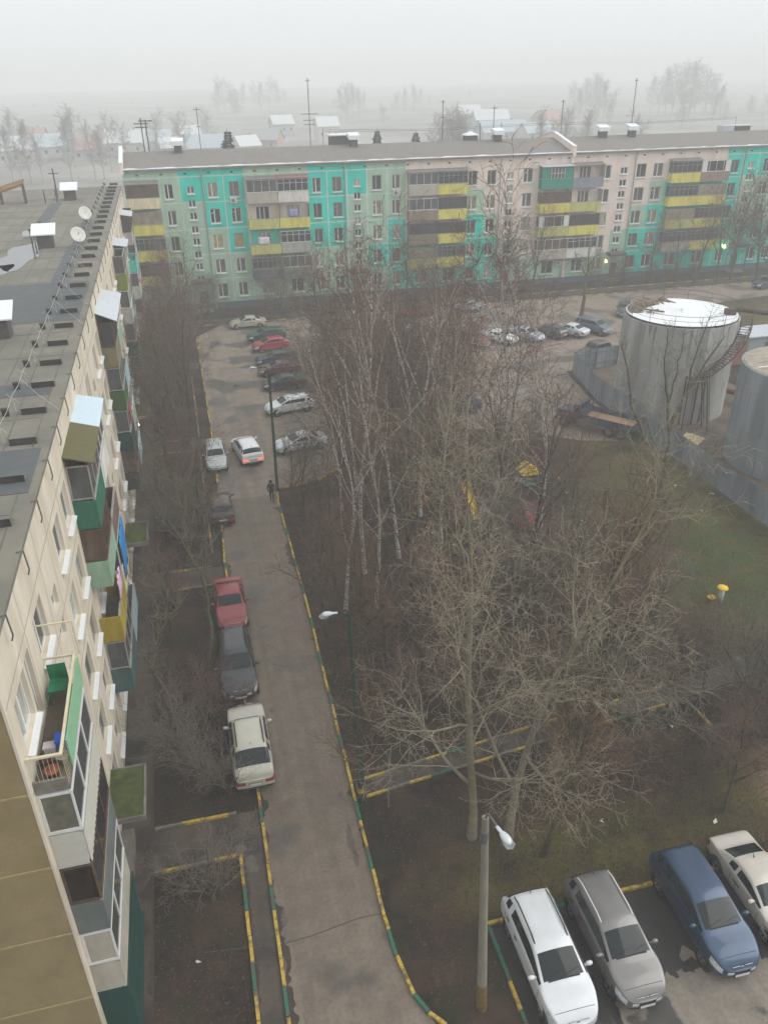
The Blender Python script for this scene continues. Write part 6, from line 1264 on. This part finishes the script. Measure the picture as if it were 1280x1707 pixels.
for a in [('bare', 0, 690, 1018, 12), ('bare', 2, 905, 1425, 9.5), ('bare', 1, 985, 1200, 13), ('bare', 3, 965, 1210, 11), ('bare', 2, 1000, 1190, 12), ('bare', 0, 605, 1325, 7), ('bare', 1, 700, 1230, 10), ('bare', 2, 960, 1330, 8.5), ('bare', 3, 820, 1040, 10), ('bare', 0, 770, 1130, 10), ('bare', 1, 512, 880, 6.5), ('bare', 3, 487, 812, 5.5), ('bare', 0, 575, 820, 9), ('bare', 1, 880, 980, 12), ('bare', 3, 940, 1000, 9), ('bare', 0, 1000, 960, 6.5), ('bare', 2, 760, 985, 12), ('bare', 1, 830, 900, 12), ('bare', 0, 950, 850, 7), ('bare', 3, 880, 800, 7), ('bare', 2, 700, 770, 12), ('bare', 1, 760, 730, 12), ('bare', 0, 640, 730, 12), ('bare', 3, 580, 700, 11), ('bare', 0, 690, 690, 11), ('bare', 1, 1205, 1352, 6.5), ('bare', 2, 1265, 1160, 4.5), ('bare', 1, 1170, 1150, 3.5), ('bare', 3, 1275, 1230, 7), ('bare', 0, 650, 1130, 9), ('bare', 1, 545, 1060, 8), ('bare', 2, 1040, 1080, 7), ('bare', 2, 620, 1150, 9), ('bare', 0, 560, 980, 10), ('bare', 1, 600, 640, 11), ('bare', 2, 740, 640, 11)]: Pl(*a)
# the strip along the left block
for i, (u, v, h, k, kk) in enumerate([(-1.2, 44.5, 9, 'bare', 0), (-2.6, 47.5, 7, 'bare', 3), (-2.2, 53, 8, 'bare', 0), (-2.6, 58.5, 8, 'bare', 2), (-1.8, 65.9, 11, 'bare', 2), (-.7, 67.5, 11, 'bare', 1), (-2.8, 69, 9, 'bare', 3), (-1.3, 72, 10, 'bare', 0), (-2.7, 75, 9, 'bare', 1), (-1.0, 77, 10, 'bare', 3), (-2.3, 80, 10, 'bare', 1), (-.9, 83, 10, 'bare', 0), (-2.6, 86, 9, 'bare', 3), (-1.2, 89, 10, 'bare', 1), (-2.8, 92, 9, 'bare', 0), (-1.0, 95, 10, 'bare', 1), (-3, 37.5, 6, 'bare', 1)]): plant(k, kk, u, v, h)
for (u, v, h) in [(-1.9, 26.6, 4.2), (-.9, 25.5, 3.6), (-2.6, 28.2, 3.8), (-1.6, 20.4, 3.4)]: plant('frost', rt.randint(0, 1), u, v, h)
for (u, v, h) in [(-1.4, 30, 3.5), (-2.9, 40, 3.5), (-1.5, 46.5, 4.5), (-2.2, 49, 4), (-2.0, 55, 4.5), (-1.3, 63, 4), (-2.0, 71, 4.5), (-1.7, 79, 4.5), (-1.9, 88, 4.5), (-2.2, 98, 5), (-3.2, 95, 5), (-3.3, 84, 4.5)]: plant('shrub', rt.randint(0, 1), u, v, h)
for (u, v, h) in [(15.5, 22, 2.4), (18, 22.3, 2.6), (20, 21.3, 2.2), (22, 22.5, 3), (24.3, 23, 3.2), (26, 25, 3), (17, 27.5, 2.6), (24.5, 29, 3), (22.5, 28, 3), (27.5, 24.3, 3.2), (12.5, 21.5, 2.2), (14.5, 24, 2.4), (10.5, 27, 3), (13, 30, 3.4), (16, 33, 3.6), (19.5, 31, 3.4), (8, 29, 3), (7, 33, 3), (11, 36, 3.6), (22.5, 35, 3.5), (9.5, 46, 3.5), (12, 55, 4), (15, 58, 4), (18.5, 55, 4), (16, 64, 4.5), (14, 70, 4.5), (17.5, 71, 4.5), (13, 75, 4.5), (20, 74, 4.5), (12.8, 62, 4), (25.5, 54, 3.5), (25.5, 52.5, 2.5)]: plant('shrub', rt.randint(0, 1), u, v, h)
# before the far block
for (u, v, h, kk) in [(.6, 100.6, 11, 0), (-1.6, 99, 10, 1), (1.8, 98.9, 7, 3), (12, 100, 8, 3), (16, 99.5, 9, 1), (20.5, 100, 11, 0), (24, 99.4, 10, 2), (28, 100.3, 10, 1), (31.5, 99.6, 9, 3), (36, 100.2, 9, 0), (40.5, 99.5, 11, 1), (45, 100.1, 12, 2), (56, 102.4, 5, 3), (63.5, 102, 9, 1), (66, 99.3, 10, 0), (69.5, 100, 12, 2), (72.5, 99.0, 13, 0), (75.5, 100.4, 14, 1), (79, 99.5, 14, 2), (83, 100.5, 12, 3)]: plant('bare', kk, u, v, h)
for (u, v, h) in [(60, 103, 4), (64, 103.2, 3.6), (67, 102.6, 4), (71, 103, 4), (46, 102.8, 3), (38, 103, 3.5), (34, 102.6, 3.5), (10, 103, 2.5), (14, 102.8, 3)]: plant('shrub', rt.randint(0, 1), u, v, h)
# place them, each named by what it stands nearest to
pend = []
for T in TREES:
    best = min(LAND, key=lambda l: (l[1] - T[2]) ** 2 + (l[2] - T[3]) ** 2); pend.append((T, best, math.hypot(best[1] - T[2], best[2] - T[3])))
cnt = {}
for T, best, d in sorted(pend, key=lambda q: q[2]):
    kind, v, x, y, h, label, group, rot, lean, az = T; t, c, H = TPL[kind][v]; key = (kind, best[0]); i = cnt.get(key, 0); cnt[key] = i + 1
    side_ = ('left of' if x < best[1] - .8 else 'right of' if x > best[1] + .8 else 'beyond' if y > best[2] else 'in front of')
    label = label or '%s %s %s' % (ORD[min(i, 12)].replace('nearest', 'closest') + ' ' + LOOK[kind], side_, 'the ' + best[0]) if False else '%s, %s to the %s' % (LOOK[kind], ORD[min(i, 12)], best[0])
    make_tree(t, c, x, y, label, 'shrub' if kind in ('shrub', 'frost') else 'tree', group or ('shrubs of the yard' if kind in ('shrub', 'frost') else 'birches of the yard' if kind == 'birch' else 'bare trees of the yard'), NAME[kind], h / H, rt.uniform(0, 6.28), rt.uniform(0, .06), rt.uniform(0, 6.28))

# ------------------------------------------------------------------ beyond the far block
def spruce_tpl():
    r = random.Random(9); H = 12; TB = Tubes(); TB.add([(0, 0, 0), (0, 0, 6), (0, 0, H)], [.2, .12, .02], 6); V = []; Fq = []
    for k in range(46):
        z = 1.5 + (H - 1.7) * k / 46; L = (1 - (z / H)) * 4.6 + .25
        for j in range(9):
            a = r.uniform(0, 6.28); l = L * r.uniform(.7, 1.1); ca, sa = math.cos(a), math.sin(a); dz = -.22 * l + .1; w_ = l * .26
            for s, tw in ((0, .0), (1, .5)):
                b0 = len(V); V += [(0, 0, z), (ca * l * .5 - sa * w_, sa * l * .5 + ca * w_, z + dz * .4 - tw * .3), (ca * l, sa * l, z + dz), (ca * l * .5 + sa * w_, sa * l * .5 - ca * w_, z + dz * .4 - tw * .3 + .15)]; Fq.append((b0, b0 + 1, b0 + 2, b0 + 3))
    return TB.mesh('spruce_trunk', DARKB), np_mesh('spruce_crown', np.array(V), np.array(Fq), S('spruce_needles', 40, 58, 44, var=.35, scale=3)), H
SPR = spruce_tpl()
for px, top, v, lb in ((381, 214, 138, 'dark spruce showing over the roof right of the slim left mast'), (629, 214, 150, 'dark spruce tip over the roof right of the roof hatch'), (693, 217, 150, 'dark spruce tip over the roof left of the pinkish front')):
    dirx = G(px, 240, 10); x = dirx[0] * v / dirx[1]; h = height_to(x, v, top); make_tree(SPR[0], SPR[1], x, v, lb, 'tree', 'spruces behind the far block', 'spruce_tree', h / SPR[2], rt.uniform(0, 6))
FL = [('left parapet', 195), ('twin masts', 245), ('slim left mast', 332), ('tall aerial mast', 520), ('roof hatch', 583), ('first pinkish stack', 720), ('gable hutch', 815), ('joint parapet', 930), ('snowy chimney', 1020), ('right-hand hatch', 1205)]
ft = []
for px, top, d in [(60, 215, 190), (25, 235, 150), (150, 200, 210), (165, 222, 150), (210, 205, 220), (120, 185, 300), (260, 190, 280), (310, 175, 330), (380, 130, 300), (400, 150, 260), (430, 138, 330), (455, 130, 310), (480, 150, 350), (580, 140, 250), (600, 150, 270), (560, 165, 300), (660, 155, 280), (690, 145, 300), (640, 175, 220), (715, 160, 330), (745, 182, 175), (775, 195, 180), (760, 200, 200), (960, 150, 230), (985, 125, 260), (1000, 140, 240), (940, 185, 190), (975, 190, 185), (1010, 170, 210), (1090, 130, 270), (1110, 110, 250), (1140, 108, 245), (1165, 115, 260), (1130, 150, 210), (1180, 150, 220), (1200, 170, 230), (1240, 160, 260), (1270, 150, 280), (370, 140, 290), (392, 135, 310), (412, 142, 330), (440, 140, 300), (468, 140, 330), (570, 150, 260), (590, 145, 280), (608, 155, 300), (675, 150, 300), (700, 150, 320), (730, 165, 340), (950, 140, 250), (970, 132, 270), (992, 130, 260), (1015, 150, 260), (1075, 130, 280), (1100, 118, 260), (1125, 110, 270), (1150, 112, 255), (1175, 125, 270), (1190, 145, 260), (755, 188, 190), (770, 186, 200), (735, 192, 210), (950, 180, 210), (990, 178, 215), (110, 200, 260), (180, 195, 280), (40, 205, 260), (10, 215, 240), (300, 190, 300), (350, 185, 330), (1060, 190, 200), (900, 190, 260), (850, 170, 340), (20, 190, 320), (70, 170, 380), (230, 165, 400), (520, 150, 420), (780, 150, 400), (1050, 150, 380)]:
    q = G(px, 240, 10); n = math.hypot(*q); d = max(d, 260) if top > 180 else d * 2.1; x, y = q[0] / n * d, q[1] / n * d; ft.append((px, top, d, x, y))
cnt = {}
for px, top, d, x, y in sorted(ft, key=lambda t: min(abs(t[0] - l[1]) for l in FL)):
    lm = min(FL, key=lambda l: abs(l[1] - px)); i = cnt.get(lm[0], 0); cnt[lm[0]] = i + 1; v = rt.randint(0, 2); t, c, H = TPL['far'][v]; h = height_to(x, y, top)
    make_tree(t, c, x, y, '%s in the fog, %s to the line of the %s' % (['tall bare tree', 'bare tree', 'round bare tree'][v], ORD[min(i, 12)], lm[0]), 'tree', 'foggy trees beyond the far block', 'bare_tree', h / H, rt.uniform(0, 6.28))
HW = [S('house_wall_' + n, *c, var=.1) for n, c in (('pale', (190, 188, 182)), ('brick', (170, 140, 130)), ('grey', (164, 166, 166)), ('ochre', (190, 178, 150)), ('bluish', (156, 168, 176)))]  # house walls paled towards the fog, haze painted into the colour
HR = [S('house_roof_frosty', 204, 208, 210, var=.05), S('house_roof_blue', 170, 182, 190, var=.1), S('house_roof_red', 162, 130, 124, var=.1), S('house_roof_grey', 158, 160, 160, var=.1)]  # roofs, snowy ones too, also carry painted haze in their tone
def house(px, py, w_, d_, h, rot, wm, rm, label):
    x, y = G(px, py); root = empty('house', (x, y, 0), rot); tag(root, label, 'house', 'houses in the fog beyond the far block')
    q = MB(); q.box(-w_ / 2, w_ / 2, -d_ / 2, d_ / 2, 0, h); q.add([(-w_ / 2, -d_ / 2, h), (-w_ / 2, d_ / 2, h), (-w_ / 2, 0, h + d_ * .42)], [(0, 1, 2)]); q.add([(w_ / 2, -d_ / 2, h), (w_ / 2, d_ / 2, h), (w_ / 2, 0, h + d_ * .42)], [(0, 2, 1)]); q.build('wall', wm, root)
    q = MB(); e = .4; R = h + d_ * .42 + .02
    q.add([(-w_ / 2 - e, -d_ / 2 - e, h - .3), (w_ / 2 + e, -d_ / 2 - e, h - .3), (w_ / 2 + e, 0, R), (-w_ / 2 - e, 0, R), (-w_ / 2 - e, d_ / 2 + e, h - .3), (w_ / 2 + e, d_ / 2 + e, h - .3), (-w_ / 2 - e, 0, R + .15), (w_ / 2 + e, 0, R + .15), (-w_ / 2 - e, -d_ / 2 - e, h - .15), (w_ / 2 + e, -d_ / 2 - e, h - .15), (-w_ / 2 - e, d_ / 2 + e, h - .15), (w_ / 2 + e, d_ / 2 + e, h - .15)], [(0, 1, 2, 3), (3, 2, 5, 4), (8, 9, 7, 6), (6, 7, 11, 10), (0, 8, 9, 1), (4, 5, 11, 10)]); ro_ = q.build('roof', rm, root)
    q = MB(); q.box(w_ * .2, w_ * .2 + .6, .3, .9, h + .5, R + .8); q.build('chimney', HW[1], ro_)
    for k in range(3):
        q = MB(); xx = -w_ / 2 + w_ * (k + .5) / 3; q.box(xx - .5, xx + .5, -d_ / 2 - .03, -d_ / 2 + .05, h * .4, h * .4 + 1.2); q.build('window', GL[0], root)
    q = MB(); q.box(-w_ * .06 - .45, -w_ * .06 + .45 - .0, d_ / 2 - .05, d_ / 2 + .03, .1, 2.1); q.build('door', DOORM, root)
hr = random.Random(2)
for a in [(30, 275, 12, 9, 5, .15, 0, 0, 'pale house with a snowy roof at the far left edge'), (92, 262, 12, 9, 4, .4, 2, 1, 'grey house with a blue roof left of the mast on the left block'), (150, 268, 10, 8, 4, .1, 2, 2, 'grey house with a dull red roof behind the left block'), (215, 258, 14, 9, 4.5, -.2, 0, 0, 'pale house with a snowy roof left of the twin masts'), (262, 252, 12, 8, 4, .2, 4, 1, 'bluish house right behind the twin masts'), (285, 262, 8, 7, 3.5, .3, 1, 0, 'brick house with snowy roof behind the first chimney'), (318, 245, 8, 7, 5, .1, 0, 0, 'small pale house left of the slim left mast'), (345, 262, 13, 9, 3.5, 0, 0, 1, 'long pale house with blue-grey roof beside the spruce'), (412, 262, 8, 7, 4, .4, 0, 0, 'white gabled house just right of the spruce'), (440, 250, 14, 8, 4, -.5, 1, 3, 'brick house with a grey roof left of the tall aerial mast'), (545, 235, 9, 8, 6, .1, 0, 0, 'narrow white house right of the tall aerial mast'), (815, 222, 16, 9, 6, 0, 4, 0, 'wide bluish house with a snowy roof behind the gable hutch'), (835, 236, 20, 9, 4, .1, 2, 1, 'long grey house with blue roof below the wide bluish one'), (890, 238, 12, 8, 4, .2, 0, 1, 'pale house with a blue roof left of the joint parapet'), (910, 218, 12, 9, 5, .3, 3, 2, 'ochre house with a reddish roof in the fog above the joint parapet'), (780, 205, 12, 9, 5, .0, 2, 0, 'grey house with snowy roof in the fog behind the right masts'), (60, 245, 10, 8, 4, -.2, 1, 2, 'brick house with a red roof at the far left'), (470, 225, 10, 8, 5, .2, 2, 0, 'grey house with snowy roof in thick fog left of the tall aerial mast')]: house(*a[:6], HW[a[6]], HR[a[7]], a[8])

# ------------------------------------------------------------------ ground cover nobody could count
rg = np.random.default_rng(3)
def scatter(name, regions, n, size, mats, upright=False, z=.012):
    A = np.array([(a[1] - a[0]) * (a[3] - a[2]) * (a[4] if len(a) > 4 else 1) for a in regions]); ks = rg.choice(len(regions), n, p=A / A.sum()); R = np.array([a[:4] for a in regions])[ks]
    x = R[:, 0] + (R[:, 1] - R[:, 0]) * rg.random(n); y = R[:, 2] + (R[:, 3] - R[:, 2]) * rg.random(n); a = rg.random(n) * 6.283; s = size * rg.uniform(.5, 1.3, n)
    ca, sa = np.cos(a) * s, np.sin(a) * s
    if not upright:
        t = rg.uniform(-.5, .5, (n, 2)) * s[:, None]; zz = z + rg.random(n) * .03
        V = np.stack([np.stack([x - ca, y - sa, zz + t[:, 0]], 1), np.stack([x + sa * .6, y - ca * .6, zz], 1), np.stack([x + ca, y + sa, zz - t[:, 0]], 1), np.stack([x - sa * .6, y + ca * .6, zz], 1)], 1).reshape(-1, 3)
        V[:, 2] = np.maximum(V[:, 2], .006); Fq = np.arange(4 * n).reshape(-1, 4)
    else:
        h = s * 1.0; dx = rg.normal(0, .35, n) * h; dy = rg.normal(0, .35, n) * h; w_ = upright; pa, pb = np.cos(a) * w_, np.sin(a) * w_
        V = np.stack([np.stack([x - pa, y - pb, 0 * x], 1), np.stack([x + pa, y + pb, 0 * x], 1), np.stack([x + dx + pa * .4, y + dy + pb * .4, h], 1), np.stack([x + dx - pa * .4, y + dy - pb * .4, h], 1)], 1).reshape(-1, 3); Fq = np.arange(4 * n).reshape(-1, 4)
    o = link(name, np_mesh(name, V, Fq, mats, rg.integers(0, len(mats), n))); o['kind'] = 'stuff'; return o
isl = [(5.0, 7.5, 14.5, 23), (7.6, 24, 17, 23.2), (5, 24, 27, 40), (24, 35, 22, 40, .4), (5, 18, 40, 53), (18, 35, 46, 53, .4), (-3.9, -.75, 10, 21.7, 1.2), (-3.9, 0, 24.2, 41), (-3.9, 0, 44, 61)]
scatter('leaf_litter', isl, 80000, .045, [S('leaf_a', 70, 51, 38, var=.3), S('leaf_b', 58, 42, 34, var=.3), S('leaf_c', 88, 66, 48, var=.3), S('leaf_d', 44, 34, 28, var=.3)])
scatter('undergrowth', [(13, 30, 19, 25.5, 1.6), (5.5, 30, 27, 40), (6, 22, 40, 54), (11.5, 22, 55, 78), (-3.6, -.2, 45, 97), (9, 80, 101.4, 104, .6), (20, 90, 98.6, 99.4, .8)], 30000, .55, [DARKT, REDT, S('dry_stem', 96, 80, 62, var=.2)], upright=.006)
scatter('grass', [(26, 35, 28, 46, 1.3), (8.5, 20, 17.1, 20, 1.5), (30, 35, 46, 58, .4), (12, 24, 20, 23, .4)], 26000, .13, [S('grass_a', 86, 104, 34, var=.3), S('grass_b', 124, 112, 48, var=.3), S('grass_c', 62, 82, 36, var=.3)], upright=.008)

# ------------------------------------------------------------------ fog
hz_ = MB(); hz_.box(-1505, 1505, -1505, 1505, -1.0, 36.0)
hm = bpy.data.materials.new('fog'); hm.use_nodes = True; n = hm.node_tree; n.nodes.clear(); o_ = n.nodes.new('ShaderNodeOutputMaterial'); pv = n.nodes.new('ShaderNodeVolumePrincipled')
pv.inputs['Color'].default_value = (.93, .945, .95, 1); pv.inputs['Density'].default_value = 0.0020; pv.inputs['Anisotropy'].default_value = 0.0
n.links.new(pv.outputs[0], o_.inputs['Volume']); hz = hz_.build('haze', hm); hz['kind'] = 'stuff'
